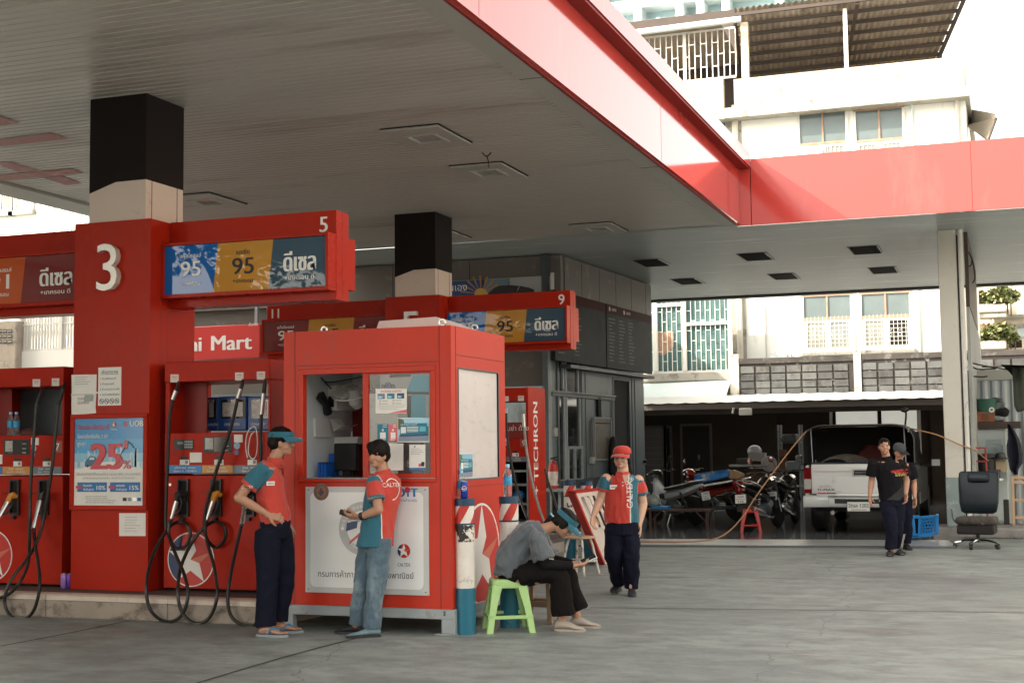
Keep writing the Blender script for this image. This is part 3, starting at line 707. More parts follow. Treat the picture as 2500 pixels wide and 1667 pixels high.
pt('25', .25, .415, .305, M('poster_red_deep', (.38, .012, .02), .3, coat=.4), bold=3, fit=.44, l=.003); pt('25', .24, .42, .305, PINK, bold=3, fit=.44, l=.007); pt('%', .70, .42, .10, PINK, bold=2, fit=.13, l=.007)
CARB = M('poster_car', (.04, .12, .22), .2, var=.2)
g.plate([(.16*W, .45*H), (.33*W, .45*H), (.34*W, .50*H), (.31*W, .56*H), (.23*W, .57*H), (.19*W, .53*H), (.16*W, .50*H)], A, X3, Z3, .0006, CARB, .006)
for u in (.20, .30): g.plate([((u+.018*math.cos(k*.7854))*W, (.455*H+.018*W*math.sin(k*.7854))) for k in range(8)], A, X3, Z3, .0006, BLACK, .0068)
g.plate([(.22*W, .525*H), (.30*W, .525*H), (.295*W, .55*H), (.235*W, .555*H)], A, X3, Z3, .0005, POSB[3], .0068)
g.plate([(.72*W, .66*H), (.77*W, .64*H), (.78*W, .74*H), (.73*W, .745*H)], A, X3, Z3, .001, PINK, .005); g.tube(spline([A+V((u*W, -.008, v*H)) for u, v in ((.74, .66), (.69, .60), (.66, .50), (.60, .47))]), .003, BLACK, 5); g.tube([A+V((u*W, -.008, v*H)) for u, v in ((.77, .73), (.83, .70), (.86, .66))], .006, STEEL, 6)
pt('เมื่อเติมน้ำมันที่ปั๊มคาลเท็กซ์ ครบทุก 800 บาท/เซลส์สลิป', .5, .345, .028, GREYINK, 'C', fit=.92); pt('เมื่อชำระผ่านบัตรเครดิต ตั้งแต่วันนี้เป็นต้นไป', .5, .305, .018, GREYINK, 'C', fit=.75)
for u, s1, n in ((.05, 'รับเครดิต', '10%'), (.525, 'แลกรับเครดิต', '15%')):
    g.plate([(u*W, .155*H), ((u+.43)*W, .155*H), ((u+.43)*W, .265*H), (u*W, .265*H)], A, X3, Z3, .001, BLUEINK, .002); g.plate([((u-.02)*W, .195*H), ((u+.07)*W, .195*H), ((u+.07)*W, .225*H), ((u-.02)*W, .225*H)], A, X3, Z3, .001, PINK, .004)
    pt(s1, u+.085, .215, .026, LET, bold=1, fit=.13); pt('เงินคืนสูงสุด', u+.085, .172, .026, LET, bold=1, fit=.16); pt(n, u+.265, .178, .052, LET, bold=1, fit=.145)
lines(g, A, W, H, .17, .62, .03, .10, 4, GREYINK, A.y, .005)
for i, m in enumerate((BLACK, GREYM, STEEL, BLUEINK)): rect(g, .71+i*.068, .05, .765+i*.068, .09, m, 2)
g.build('print', t, smooth=0)
a, b, c, d = PX(241.5, 897.5, 296, 989, YP)
t = thing('danger_notice', 'white danger notice listing four rules above prohibition icons on the pillar', 'notice', ((a+b)/2, YP-.01, c))
g = MB(); g.box(a, b, YP-.008, YP-.001, c, d, WHITE); g.build('plate', t, smooth=0)
g = MB(); W, H = b-a, d-c; A = V((a, YP-.008, c))
for s, v, h, f in (('อันตราย', .845, .075, .72), ('1 ดับเครื่องยนต์', .68, .055, .70), ('2 ห้ามสูบบุหรี่', .54, .055, .62), ('3 ห้ามก่อประกายไฟ', .40, .055, .86), ('4 ปิดโทรศัพท์มือถือ', .26, .055, .86)):
    g.text(s, A+V(((.14 if v > .8 else .08)*W, 0, v*H)), X3, Z3, h*H, INK, 'L', bold=1 if v > .8 else 0, fit=f*W, t=.002)
g.plate([(.12*W, .815*H), (.88*W, .815*H), (.88*W, .825*H), (.12*W, .825*H)], A, X3, Z3, .001, INK, .001)
for i in range(4):
    cx, cz, r = (.16+.225*i)*W, .115*H, .10*W
    for k in range(16): a0, a1 = k*.3927, (k+1)*.3927; g.plate([(cx+r*math.cos(a0), cz+r*math.sin(a0)), (cx+r*math.cos(a1), cz+r*math.sin(a1)), (cx+r*.8*math.cos(a1), cz+r*.8*math.sin(a1)), (cx+r*.8*math.cos(a0), cz+r*.8*math.sin(a0))], A, X3, Z3, .001, INK, .001)
    g.plate([(cx-r*.7, cz+r*.55), (cx-r*.55, cz+r*.7), (cx+r*.7, cz-r*.55), (cx+r*.55, cz-r*.7)][::-1], A, X3, Z3, .001, INK, .001); g.plate([(cx-r*.5, cz-r*.18), (cx+r*.5, cz-r*.18), (cx+r*.5, cz+r*.18), (cx-r*.5, cz+r*.18)], A, X3, Z3, .001, GREYINK, .0008)
g.build('lettering', t, smooth=0)
# torn taped notice
g = MB(); PO = lambda x, y: UY(x/2.24, 860+y/2.24, YP)
pts = [(393, 123), (530, 121), (528, 215), (540, 216), (540, 222), (528, 226), (524, 300), (527, 332), (470, 337), (393, 343), (393, 240), (390, 232), (394, 226)]
P = [PO(x, y) for x, y in pts]; A = PO(393, 343)
g.plate([(p.x, p.z) for p in P][::-1], (0, YP, 0), X3, Z3, .004, PAPER, .002); W, H = .25, .40
lines(g, A, W, H, .12, .9, .76, .93, 4, GREYINK, YP-.003, .004, 3)
g.text('แนนท์', A+V((.28*W, 0, .38*H)), X3, Z3, .03, INK, 'L', t=.0075); g.text('ไม่รับบัตรเครดิต', A+V((.28*W, 0, .27*H)), X3, Z3, .03, INK, 'L', t=.0075, fit=.14)
q = PO(488, 250); g.plate([(-.06, -.04), (.055, -.03), (.06, .035), (-.05, .03)], (q.x, YP, q.z), X3, Z3, .001, M('grey_sticker', (.36, .40, .38), .5, var=.3, vs=20), .0065)
g.plate([(0, 0), (.25, .005), (.25, .02), (0, .018)], PO(393, 238)+V((0, 0, 0)), X3, Z3, .001, M('tape', (.62, .58, .52), .2), .0065)
tag(g.build('torn_notice', smooth=0), 'torn taped white paper notice hanging on the upper pillar left of the danger notice', 'notice')
g, o, W, H = sheet('n', '', '', 653, 878, 797, 1003, YP, PAPER, Z2f, .003)
lines(g, o, W, H, .2, .85, .22, .82, 6, GREYINK, YP, .004, 5)
tag(g.build('paper_notice', smooth=0), 'small white paper notice stuck on the pillar below the blue poster', 'notice')
# cans and bottles
def can(label, p, m, band=None, word=None, wm=None, group=None, rz=0):
    p = V(p); t = thing('drink_can', label, 'can', p, group)
    g = MB(); g.lathe([(.022, 0), (.027, .004), (.031, .012), (.031, .128), (.027, .140), (.024, .146)], p, m, 20); g.build('body', t)
    g = MB(); g.lathe([(.0255, .139), (.0265, .147), (.0245, .1475), (.0235, .143), (.002, .143)], p, STEEL, 20); g.box(p.x-.006, p.x+.006, p.y-.012, p.y+.006, p.z+.143, p.z+.147, STEEL); g.build('lid', t)
    if word:
        g = MB(); wx, wy = math.cos(rz), math.sin(rz); ux = V((wx, wy, 0)); nn = ux.cross(Z3)
        if band:
            n = 16
            g.plate([(.022*math.cos(2*math.pi*k/n), .022*math.sin(2*math.pi*k/n)) for k in range(n)], p+nn*.030+V((0, 0, .085)), ux, Z3, .001, WHITE, .001)
            g.plate([(.018*math.cos(math.pi*k/10), .004+.015*math.sin(math.pi*k/10)) for k in range(11)], p+nn*.030+V((0, 0, .085)), ux, Z3, .001, REDINK, .002); g.plate([(.018*math.cos(math.pi+math.pi*k/10), -.008+.011*math.sin(math.pi+math.pi*k/10)) for k in range(11)], p+nn*.030+V((0, 0, .085)), ux, Z3, .001, BLUEINK, .002)
        g.text(word, p+nn*.032+V((0, 0, .081)), ux, Z3, .011, wm, t=.002, bold=1); g.build('label', t, smooth=0)
    return t
PURP = M('can_purple', (.16, .05, .36), .3, metal=.3, var=.3, vs=30); LILA = M('can_lilac', (.34, .20, .55), .3, metal=.3, var=.3, vs=30)
q = UZ(348/2.24, 860+1290/2.24, .222)
can('lilac drink can standing on the kerb beside the red pillar, left one of the pair', (q.x, q.y, .222), LILA)
can('purple drink can standing on the kerb against the red pillar, right one of the pair', (q.x+.062, q.y+.01, .222), PURP)
WATER = M('water_label', (.03, .30, .62), .35, var=.5, vs=26)
def bottle(label, p, s=1.0, group=None):
    p = V(p); t = thing('water_bottle', label, 'bottle', p, group)
    g = MB(); g.lathe([(r*s, h*s) for r, h in ((.024, 0), (.031, .006), (.032, .03), (.029, .04), (.032, .05), (.032, .075), (.031, .08), (.031, .15), (.032, .155), (.027, .175), (.015, .198), (.0135, .205), (.0135, .212))], p, CLEAR, 20); g.build('body', t)
    g = MB(); g.lathe([(r*s, h*s) for r, h in ((.0325, .083), (.0325, .146))], p, WATER, 20); g.build('label', t)
    g = MB(); g.lathe([(r*s, h*s) for r, h in ((.0155, .212), (.0155, .232), (.013, .235))], p, M('cap_blue', (.30, .62, .85), .4), 16); g.build('cap', t)
    return t
zp7 = z4(133, 430, 11.5).z
for x, lab in ((57, 'clear water bottle with blue label left of its twin inside pump 7'), (88, 'clear water bottle with blue label right of its twin inside pump 7')):
    q = z2(x, 455, 11.62); bottle(lab, (q.x, 11.62, zp7+.001), 1.05, 'water bottles on the left pump')
q = z2(150, 455, 11.6); g = MB(); g.loft([[V((q.x+.10*k*math.cos(a)*1.0, 11.62+.06*k*math.sin(a), zp7+.001+h)) for a in [j*.5236 for j in range(12)]] for k, h in ((1, 0), (1.05, .02), (.8, .05), (.3, .075), (.05, .08))], M('rag', (.10, .035, .025), .8, var=.4, vs=14)); tag(g.build('cleaning_rag'), 'crumpled dark red rag beside the bottles in pump 7', 'rag')
# ---------------------------------------------------------------- kiosk
KY = 10.82
def K(x, y, Y=KY): return UY(660+x/1.9117, 760+y/1.9117, Y)
def KB(x, y, Y=KY): return UY(720+x/4.9, 880+y/4.9, Y)
kx0, kx1, ky1, kz0, kz1 = -6.12, -4.50, 12.14, .215, 2.62
t = kiosk = thing('kiosk', 'red sentry kiosk with sliding window and white sign panel on grey steel feet', 'kiosk', ((kx0+kx1)/2, (KY+ky1)/2, 0))
WX0, WX1 = K(135, 0).x, K(768, 0).x; WZ0, WZ1 = K(400, 797).z, K(400, 262).z
RX0, RX1 = 10.985, 11.955; RZ0, RZ1 = 1.30, 2.255
KIN = M('kiosk_inner', (.74, .78, .78), .6, var=.08, vs=3)
g = MB(); y2 = KY+.05
g.box(kx0, kx1, KY, y2, kz0, WZ0, REDK); g.box(kx0, kx1, KY, y2, WZ1, kz1, REDK); g.box(kx0, WX0, KY, y2, WZ0, WZ1, REDK); g.box(WX1, kx1, KY, y2, WZ0, WZ1, REDK)
x2 = kx1-.05
g.box(x2, kx1, y2, ky1, kz0, RZ0, REDK); g.box(x2, kx1, y2, ky1, RZ1, kz1, REDK); g.box(x2, kx1, y2, RX0, RZ0, RZ1, REDK); g.box(x2, kx1, RX1, ky1, RZ0, RZ1, REDK)
g.box(kx0, kx0+.04, y2, ky1, kz0, kz1, REDK); g.box(kx0+.04, x2, ky1-.05, ky1, kz0, kz1, REDK); g.box(kx0+.04, x2, y2, ky1-.05, kz1-.05, kz1, REDK)
g.build('wall', t, smooth=0)
g = MB()
for x in (K(115, 0).x, K(787, 0).x): g.box(x-.004, x+.004, KY-.0025, KY, kz0, kz1, DRED)
zl = K(400, 246).z; g.box(kx0+.10, kx1-.11, KY-.003, KY, zl-.004, zl+.004, DRED)
g.box(kx1, kx1+.003, KY+.10, KY+.106, kz0, kz1, DRED); g.box(kx1, kx1+.003, KY+.11, ky1-.03, RZ1+.115, RZ1+.122, DRED); g.box(kx1, kx1+.003, KY+.11, ky1-.03, RZ0-.07, RZ0-.063, DRED)
g.build('panel_seam', t, smooth=0)
g = MB(); g.box(kx0+.041, kx0+.05, y2+.002, ky1-.052, kz0, kz1-.051, KIN); g.box(kx0+.05, x2-.002, ky1-.06, ky1-.051, kz0, kz1-.051, KIN); g.box(kx0+.05, x2-.002, y2+.002, ky1-.06, kz1-.06, kz1-.051, KIN)
g.box(kx0+.05, x2-.01, y2+.002, ky1-.06, kz0, kz0+.03, DGREY); g.build('lining', t, smooth=0)
g = MB(); q = UY(720+690/4.9, 1000, ky1-.07).x; g.box(q, q+.75, ky1-.075, ky1-.062, kz0+.03, 2.2, DRED); g.build('inner_door', t, smooth=0)
g = MB()   # window frame
for (a, b, c, d) in ((WX0, WX1, WZ1-.05, WZ1-.002), (WX0, WX1, WZ0+.002, WZ0+.035), (WX0, WX0+.045, WZ0+.035, WZ1-.05), (WX1-.045, WX1, WZ0+.035, WZ1-.05)): g.box(a, b, KY-.012, KY+.06, c, d, REDK)
g.box(WX0+.02, WX1, KY-.020, KY-.0125, WZ0+.03, WZ0+.037, STEEL)
g.build('window_frame', t, bevel=.003, smooth=0)
sx0, sx1, sz0, sz1 = K(428, 0).x, K(768, 0).x-.05, WZ0+.036, WZ1-.051; gx0, gx1, gz0, gz1 = K(455, 0).x, K(741, 0).x, K(600, 757).z, K(600, 290).z
g = MB()
for (a, b, c, d) in ((sx0, sx1, gz1, sz1), (sx0, sx1, sz0, gz0), (sx0, gx0, gz0, gz1), (gx1, sx1, gz0, gz1)): g.box(a, b, KY+.004, KY+.036, c, d, REDK)
so = g.build('sliding_sash', t, bevel=.003, smooth=0)
g = MB(); g.box(gx0, gx1, KY+.018, KY+.023, gz0, gz1, GLASS); g.build('pane', so, smooth=0)
g = MB(); g.box(kx1-.03, kx1-.012, RX0, RX1, RZ0, RZ1, M('frosted_film', (.60, .54, .52), .28, var=.08, vs=3, grime=((.48, .42, .41), .3, 5, (1, 1, 3)))); g.build('side_window', t, smooth=0)
g = MB()
for (a, b, c, d) in ((RX0-.012, RX0, RZ0, RZ1), (RX1, RX1+.012, RZ0, RZ1), (RX0, RX1, RZ1, RZ1+.012), (RX0, RX1, RZ0-.012, RZ0)): g.box(kx1-.02, kx1+.004, a, b, c, d, DGREY)
g.build('side_frame', t, smooth=0)
# sign panel
PX0, PX1, PZ0, PZ1 = K(168, 0).x, K(735, 0).x, K(450, 1316).z, K(450, 817).z; W, H = PX1-PX0, PZ1-PZ0
g = MB(); g.box(PX0, PX1, KY-.014, KY-.002, PZ0, PZ1, M('sign_grey', (.50, .50, .49), .35, var=.04)); A = V((PX0, KY-.014, PZ0)); k = W/567
r, pl, b0 = .05, [], .048
for cx, cz, a0 in ((W-b0-r, b0+r, -90), (W-b0-r, H-b0-r, 0), (b0+r, H-b0-r, 90), (b0+r, b0+r, 180)):
    for i in range(6): a = R(a0+i*18); pl.append((cx+r*math.cos(a), cz+r*math.sin(a)))
g.plate(pl, A, X3, Z3, .002, M('sign_white', (.74, .74, .73), .3, var=.03), .0)
for u in (.025, .5, .975):
    for v in (.03, .97): g.cyl(A+V((u*W, 0, v*H)), A+V((u*W, -.004, v*H)), .006, DGREY, n=8)
sp = g.build('sign_panel', t, smooth=0)
g = MB(); Q = lambda x, y: A+V(((x-168)*k, 0, (1316-y)*k))
def ring(g, c, r0, r1, m, l, n=40, a0=0, a1=360):
    for i in range(n):
        p, q = R(a0+(a1-a0)*i/n), R(a0+(a1-a0)*(i+1)/n)
        g.plate([(r0*math.cos(p), r0*math.sin(p)), (r1*math.cos(p), r1*math.sin(p)), (r1*math.cos(q), r1*math.sin(q)), (r0*math.cos(q), r0*math.sin(q))], c, X3, Z3, .0008, m, l)
def disc(g, c, r, m, l, n=32): g.plate([(r*math.cos(2*math.pi*i/n), r*math.sin(2*math.pi*i/n)) for i in range(n)], c, X3, Z3, .0008, m, l)
BRON = M('crest_bronze', (.28, .15, .07), .45, var=.3, vs=30); c = Q(243, 896)
disc(g, c, .075, BRON, .002); ring(g, c, .050, .054, NAVY, .003); ring(g, c, .068, .071, NAVY, .003)
for i in range(24): a = i*math.pi/12; disc(g, c+V((.061*math.cos(a), 0, .061*math.sin(a))), .0035, NAVY, .003, 6)
for (dx, dz, rr) in ((0, .02, .014), (-.018, -.004, .012), (.018, -.004, .012), (0, -.022, .015), (0, 0, .010)): ring(g, c+V((dx, 0, dz)), rr*.5, rr, NAVY, .0035, 14)
g.build('crest', sp, smooth=0); g = MB(); SG = M('sign_mid_grey', (.42, .43, .43), .35, var=.03); c = Q(438, 1048); ring(g, c, .155, .232, SG, .002, 56)
for i, ch in enumerate('Fuel Dispenser'):
    a = R(232+i*9.0); p = c+V((.183*math.cos(a), 0, .183*math.sin(a))); g.text(ch, p, V((-math.sin(a), 0, math.cos(a))), V((-math.cos(a), 0, -math.sin(a))), .034, LET, t=.0035)
for i, ch in enumerate('ตรวจสอบแล้ว'):
    a = R(172-i*11); p = c+V((.180*math.cos(a), 0, .180*math.sin(a))); g.text(ch, p, V((math.sin(a), 0, -math.cos(a))), V((math.cos(a), 0, math.sin(a))), .034, LET, t=.0035)
sa = [(.024*(1 if i % 2 == 0 else .42)*math.cos(math.pi/2+i*math.pi/5), .024*(1 if i % 2 == 0 else .42)*math.sin(math.pi/2+i*math.pi/5)) for i in range(10)]
g.plate(sa, Q(343, 1048), X3, Z3, .001, LET, .003); g.plate(sa, Q(533, 1048), X3, Z3, .001, LET, .003)
g.text('กรมการค้าภายใน', Q(420, 1020), X3, Z3, .022, INK, t=.003)
g.plate([(-.085, .0), (.02, .03), (.03, .09), (-.075, .075)], Q(400, 1060), X3, Z3, .001, NAVY, .003); g.plate([(-.10, -.085), (.03, .01), (.04, .05), (-.09, -.055)], Q(420, 1075), X3, Z3, .001, PINK, .0045); disc(g, Q(455, 1080), .045, M('green_print', (.10, .25, .10), .5), .003)
g.build('round_seal', sp, smooth=0); g = MB(); g.text('D', Q(612, 916), X3, Z3, .075, BLUEINK, t=.003, bold=3); disc(g, Q(642, 888), .026, PINK, .003); g.text('I', Q(643, 916), X3, Z3, .055, BLUEINK, t=.003, bold=4); g.text('T', Q(672, 916), X3, Z3, .075, BLUEINK, t=.003, bold=3)
g.text('กรมการค้าภายใน', Q(634, 936), X3, Z3, .024, BLUEINK, t=.003, fit=.21)
g.build('agency_logo', sp, smooth=0); g = MB(); emblem(g, Q(625, 1137), X3, Z3, .062, t=.002); g.text('CALTEX', Q(624, 1200), X3, Z3, .030, NAVY, t=.003, fit=.122)
g.build('fuel_logo', sp, smooth=0); g = MB(); g.text('กรมการค้าภายใน กระทรวงพาณิชย์', Q(447, 1250), X3, Z3, .052, INK, t=.003, fit=.92)
g.build('sign_lettering', sp, smooth=0)
g = MB(); c = UX(660+985/1.9117, 760+1130/1.9117, kx1); emblem(g, c, Y3, Z3, .45, t=.003); g.build('side_badge', t, smooth=0)
# base frame
g = MB(); zt_ = kz0-.002; zb_ = .13
g.box(kx0-.02, kx1+.02, KY-.015, KY+.05, zb_, zt_, GREYM); g.box(kx0-.02, kx1+.02, ky1-.05, ky1+.015, zb_, zt_, GREYM); g.box(kx0-.02, kx0+.05, KY+.05, ky1-.05, zb_, zt_, GREYM); g.box(kx1-.05, kx1+.02, KY+.05, ky1-.05, zb_, zt_, GREYM)
for x in (kx0-.02, kx1-.10):
    for y in (KY-.016, ky1-.06): g.box(x, x+.121, y, y+.077, 0.012, zb_+.001, GREYM); g.box(x-.05, x+.13, y-.03, y+.09, 0, .012, GREYM)
g.build('base_frame', t, bevel=.004, smooth=0)
g = MB()
for x in (kx0+.04, kx1-.07): 
    for dz in (.19, .17): g.cyl((x, KY-.016, dz), (x, KY-.026, dz), .009, DGREY, n=6)
g.build('bolt', t)
g = MB(); a, b = K(408, 0).x, K(752, 0).x; g.loft([[V((a, KY+.35, kz1)), V((b+.1, KY+.35, kz1)), V((b+.1, KY+1.0, kz1)), V((a, KY+1.0, kz1))], [V((a+.03, KY+.37, kz1+.10)), V((b-.12, KY+.37, kz1+.115)), V((b-.12, KY+.95, kz1+.10)), V((a+.03, KY+.95, kz1+.09))]], M('hatch_pink', (.62, .50, .46), .4, var=.05)); g.build('roof_hatch', t, smooth=0)
for x, y in ((K(190, 0).x, KY+.25), (K(792, 0).x, KY+.05), (kx1-.05, KY+.68)):
    g = MB(); c = V((x, y, kz1+.03)); g.tube([c+V((.028*math.cos(a), 0, .028*math.sin(a))) for a in [i*math.pi/6 for i in range(12)]], .010, STEEL, 6, closed=True); g.cyl((x, y, kz1), (x, y, kz1+.012), .022, STEEL); g.build('lifting_eye', t)
# inside the kiosk
lx = kx0+.052
def LW(x, y): return UX(720+x/4.9, 880+y/4.9, lx)
p, q = LW(385, 290), LW(490, 600); y0_, y1_ = sorted((p.y, min(q.y, ky1-.08)))
t = thing('switch_box', 'white cable box with dark switch on the left inner wall of the kiosk', 'switch box', (lx, y0_, q.z))
g = MB(); g.box(lx, lx+.10, y0_, y0_+.42, q.z, p.z, WHITE); g.build('cover', t, bevel=.01); g = MB(); g.box(lx+.02, lx+.075, y0_-.02, y0_, q.z+.03, q.z+.13, BLACK); g.build('switch', t, bevel=.004)
g = MB(); g.tube(spline([V((lx+.05, y0_-.01, q.z+.2)), V((lx+.02, y0_-.15, q.z+.3)), V((lx+.05, y0_-.05, p.z+.02)), V((lx+.3, y0_+.2, p.z+.08))]), .006, BLACK, 6); tag(g.build('cable'), 'loose black cable round the white cable box inside the kiosk', 'cable')
p, q = LW(265, 415), LW(360, 620); g = MB(); g.tube([V((lx+.03, p.y, p.z)), V((lx+.05, (p.y+q.y)/2, (p.z+q.z)/2)), V((lx+.03, q.y, q.z))], [.05, .035, .045], BLACK, 10); tag(g.build('telephone'), 'black telephone handset hung on the left inner wall of the kiosk', 'telephone')
p, q = LW(225, 690), LW(400, 915); g = MB(); g.box(lx, lx+.02, p.y, min(q.y, p.y+.5), q.z, p.z, PAPER); g.loft([[V((lx+.022, p.y+.28, p.z)), V((lx+.022, p.y+.5, p.z))], [V((lx+.06, p.y+.28, p.z-.12)), V((lx+.08, p.y+.52, p.z-.10))], [V((lx+.15, p.y+.3, q.z+.10)), V((lx+.18, p.y+.55, q.z+.12))]], PAPER, caps=False); tag(g.build('paper_pad', smooth=0), 'clipped pad of white papers on the left inner wall of the kiosk', 'papers')
p = KB(330, 1365, 11.25)
g = MB(); 
for i in range(3): g.box(p.x-.02+i*.03, p.x+.004+i*.03, 11.2, 11.42, WZ0+.04, KB(330, 1215, 11.25).z-.012*i, M('folder_blue', (.01, .10, .42), .4))
g.box(p.x-.028, p.x+.074, 11.425, 11.43, WZ0+.04, WZ0+.25, _mt['folder_blue']); tag(g.build('document_folder', smooth=0), 'blue document folders beside the monitor inside the kiosk', 'folder')
g = MB(); g.box(kx0+.06, x2-.01, KY+.06, ky1-.35, WZ0+.0, WZ0+.032, KIN); tag(g.build('counter', smooth=0), 'pale counter board inside the kiosk below the window', 'counter')
p, q = KB(462, 990, 11.35), KB(735, 1340, 11.35); t = thing('monitor', 'black computer monitor seen through the kiosk window', 'monitor', ((p.x+q.x)/2, 11.4, WZ0+.033))
g = MB(); g.box(p.x, q.x, 11.35, 11.41, WZ0+.09, p.z, BLACK); g.build('screen', t, bevel=.01); g = MB(); g.box((p.x+q.x)/2-.04, (p.x+q.x)/2+.04, 11.38, 11.42, WZ0+.034, WZ0+.1, BLACK); g.box((p.x+q.x)/2-.12, (p.x+q.x)/2+.12, 11.30, 11.5, WZ0+.033, WZ0+.045, BLACK); g.build('stand', t)
p = KB(585, 975, 11.75); t = thing('router', 'white router with two upright antennas behind the monitor', 'router', (p.x, 11.75, p.z-.35))
g = MB(); g.box(p.x-.16, p.x+.17, 11.7, 11.82, p.z-.02, p.z+.05, WHITE); g.box(p.x-.05, p.x+.05, 11.74, 11.8, WZ0+.033, p.z-.02, WHITE); g.build('body', t, bevel=.01)
for x0, y0, x1, y1 in ((480, 970, 515, 660), (678, 970, 682, 845)): g = MB(); g.tube([KB(x0, y0, 11.8), KB((x0+x1)/2, (y0*.55+y1*.45), 11.8), KB(x1, y1, 11.8)], [.012, .011, .006], WHITE, 8); g.build('antenna', t)
p = KB(700, 375, 11.55); t = thing('wall_fan', 'white wire guarded wall fan under the kiosk ceiling', 'fan', (p.x, 11.6, p.z))
T = Matrix.Translation(p) @ Matrix.Rotation(R(-62), 4, 'X') @ Matrix.Rotation(R(14), 4, 'Y')
g = MB()
for r in (.205, .17, .135, .10, .06): g.tube([T @ V((r*math.cos(a), -.045*(1-(r/.205)**2)-.01, r*math.sin(a))) for a in [i*math.pi/14 for i in range(28)]], .0035 if r < .2 else .008, WHITE, 5, closed=True)
for i in range(20): a = i*math.pi/10; g.tube([T @ V((.05*math.cos(a), -.055, .05*math.sin(a))), T @ V((.14*math.cos(a), -.035, .14*math.sin(a))), T @ V((.205*math.cos(a), -.005, .205*math.sin(a)))], .002, WHITE, 4)
g.build('guard', t)
g = MB()
for i in range(3):
    a = i*2.094; g.loft([[T @ V((.03*math.cos(a-.3), -.01, .03*math.sin(a-.3))), T @ V((.16*math.cos(a-.2), -.02, .16*math.sin(a-.2)))], [T @ V((.03*math.cos(a+.3), .01, .03*math.sin(a+.3))), T @ V((.17*math.cos(a+.5), .015, .17*math.sin(a+.5)))]], KIN, caps=False)
g.build('blade', t); g = MB(); g.tube([T @ V((0, -.03, 0)), T @ V((0, .0, 0)), T @ V((0, .10, 0)), T @ V((0, .16, .02))], [.035, .06, .07, .045], WHITE, 12); g.build('motor', t)
g = MB(); g.tube([T @ V((0, .14, 0)), V((p.x+.0, 11.8, kz1-.3)), V((p.x-.05, ky1-.07, kz1-.28))], .03, WHITE, 8); g.build('arm', t)
# papers on the sash
KBf = lambda x, y: (720+x/4.9, 880+y/4.9)
yg = KY+.015
g, o, W, H = sheet('b', '', '', 872, 395, 1232, 1350, KY+.026, M('backing_film', (.62, .60, .56), .5, var=.10, vs=4, grime=((.48, .45, .42), .3, 6)), KBf, .002); tag(g.build('backing_sheet', smooth=0), 'whitish backing sheet behind the sash glass of the kiosk', 'sheet')
g, o, W, H = sheet('b', '', '', 1020, 165, 1605, 700, KY+.030, M('poster_pale', (.60, .62, .62), .4, var=.05), KBf, .002)
TQ = M('poster_turquoise', (.02, .30, .42), .35, var=.15, vs=3)
yy = KY+.0265; f = lambda L, m, l=.0: g.plate([(KB(x, y, yy).x, KB(x, y, yy).z) for x, y in L][::-1], (0, yy, 0), X3, Z3, .0008, m, .0035+l)
f([(1420, 172), (1604, 170), (1604, 375), (1340, 375)], TQ); f([(1395, 405), (1565, 405), (1560, 690), (1395, 690)], TQ); f([(1135, 170), (1390, 160), (1390, 190), (1135, 205)], INK, .001); f([(1340, 372), (1604, 376), (1604, 408), (1340, 402)], INK, .001); f([(1355, 420), (1390, 420), (1390, 680), (1350, 680)], INK, .001)
g.text('n®n', KB(1115, 335, yy), X3, Z3, .055, NAVY, t=.006, bold=2); tag(g.build('turquoise_poster', smooth=0), 'white and turquoise poster behind the top of the sash glass', 'poster')
g, o, W, H = sheet('n', '', '', 966, 336, 1340, 632, yg, PAPER, KBf, .0015)
g.text('บัตรไม่ตรง เราไม่เติม!', o+V((.5*W, 0, .84*H)), X3, Z3, .0095*2, PINK, t=.004, bold=1, fit=.68*W)
for i, m in enumerate((CARB, TEAL, NAVY)): g.plate([((.07+.31*i)*W, .58*H), ((.30+.31*i)*W, .58*H), ((.30+.31*i)*W, .79*H), ((.07+.31*i)*W, .79*H)], o, X3, Z3, .0006, m, .004); g.plate([((.09+.31*i)*W, .61*H), ((.18+.31*i)*W, .61*H), ((.24+.31*i)*W, .67*H), ((.10+.31*i)*W, .70*H)], o, X3, Z3, .0005, POSB[2], .005)
for u in (.15, .58):
    for v in (.50, .385): ring(g, o+V((u*W, 0, v*H)), .006, .009, GREYINK, .004, 12); g.plate([((u+.06)*W, (v-.02)*H), ((u+.25)*W, (v-.02)*H), ((u+.25)*W, (v+.015)*H), ((u+.06)*W, (v+.015)*H)], o, X3, Z3, .0005, M('pale_ink', (.45, .44, .43), .6, var=.3, vs=60), .004)
lines(g, o, W, H, .1, .95, .15, .29, 3, M('pale_ink', ()), yg, .004, 4); g.plate([(.40*W, .0), (W, .0), (W, .14*H), (.62*W, .05*H)], o, X3, Z3, .0005, PINK, .004)
tag(g.build('paper_notice', smooth=0), 'white card notice with three small card pictures on the sash glass', 'notice')
for (x0, x1, m, lab) in ((988, 1120, TEAL, 'teal payment card stuck on the sash glass left of the red one'), (1121, 1232, PINK, 'red payment card stuck on the sash glass beside the teal one')):
    g, o, W, H = sheet('n', '', '', x0, 760, x1, 970, yg, m, KBf, .0015); g.plate([(.25*W, .18*H), (.77*W, .18*H), (.77*W, .53*H), (.25*W, .53*H)], o, X3, Z3, .0005, PAPER, .004); ring(g, o+V((.5*W, 0, .66*H)), .004, .010, LET, .004, 12); lines(g, o, W, H, .2, .9, .08, .13, 2, LET, yg, .004, 3); lines(g, o, W, H, .5, .9, .82, .92, 2, LET, yg, .005, 4)
    tag(g.build('payment_card', smooth=0), lab, 'card')
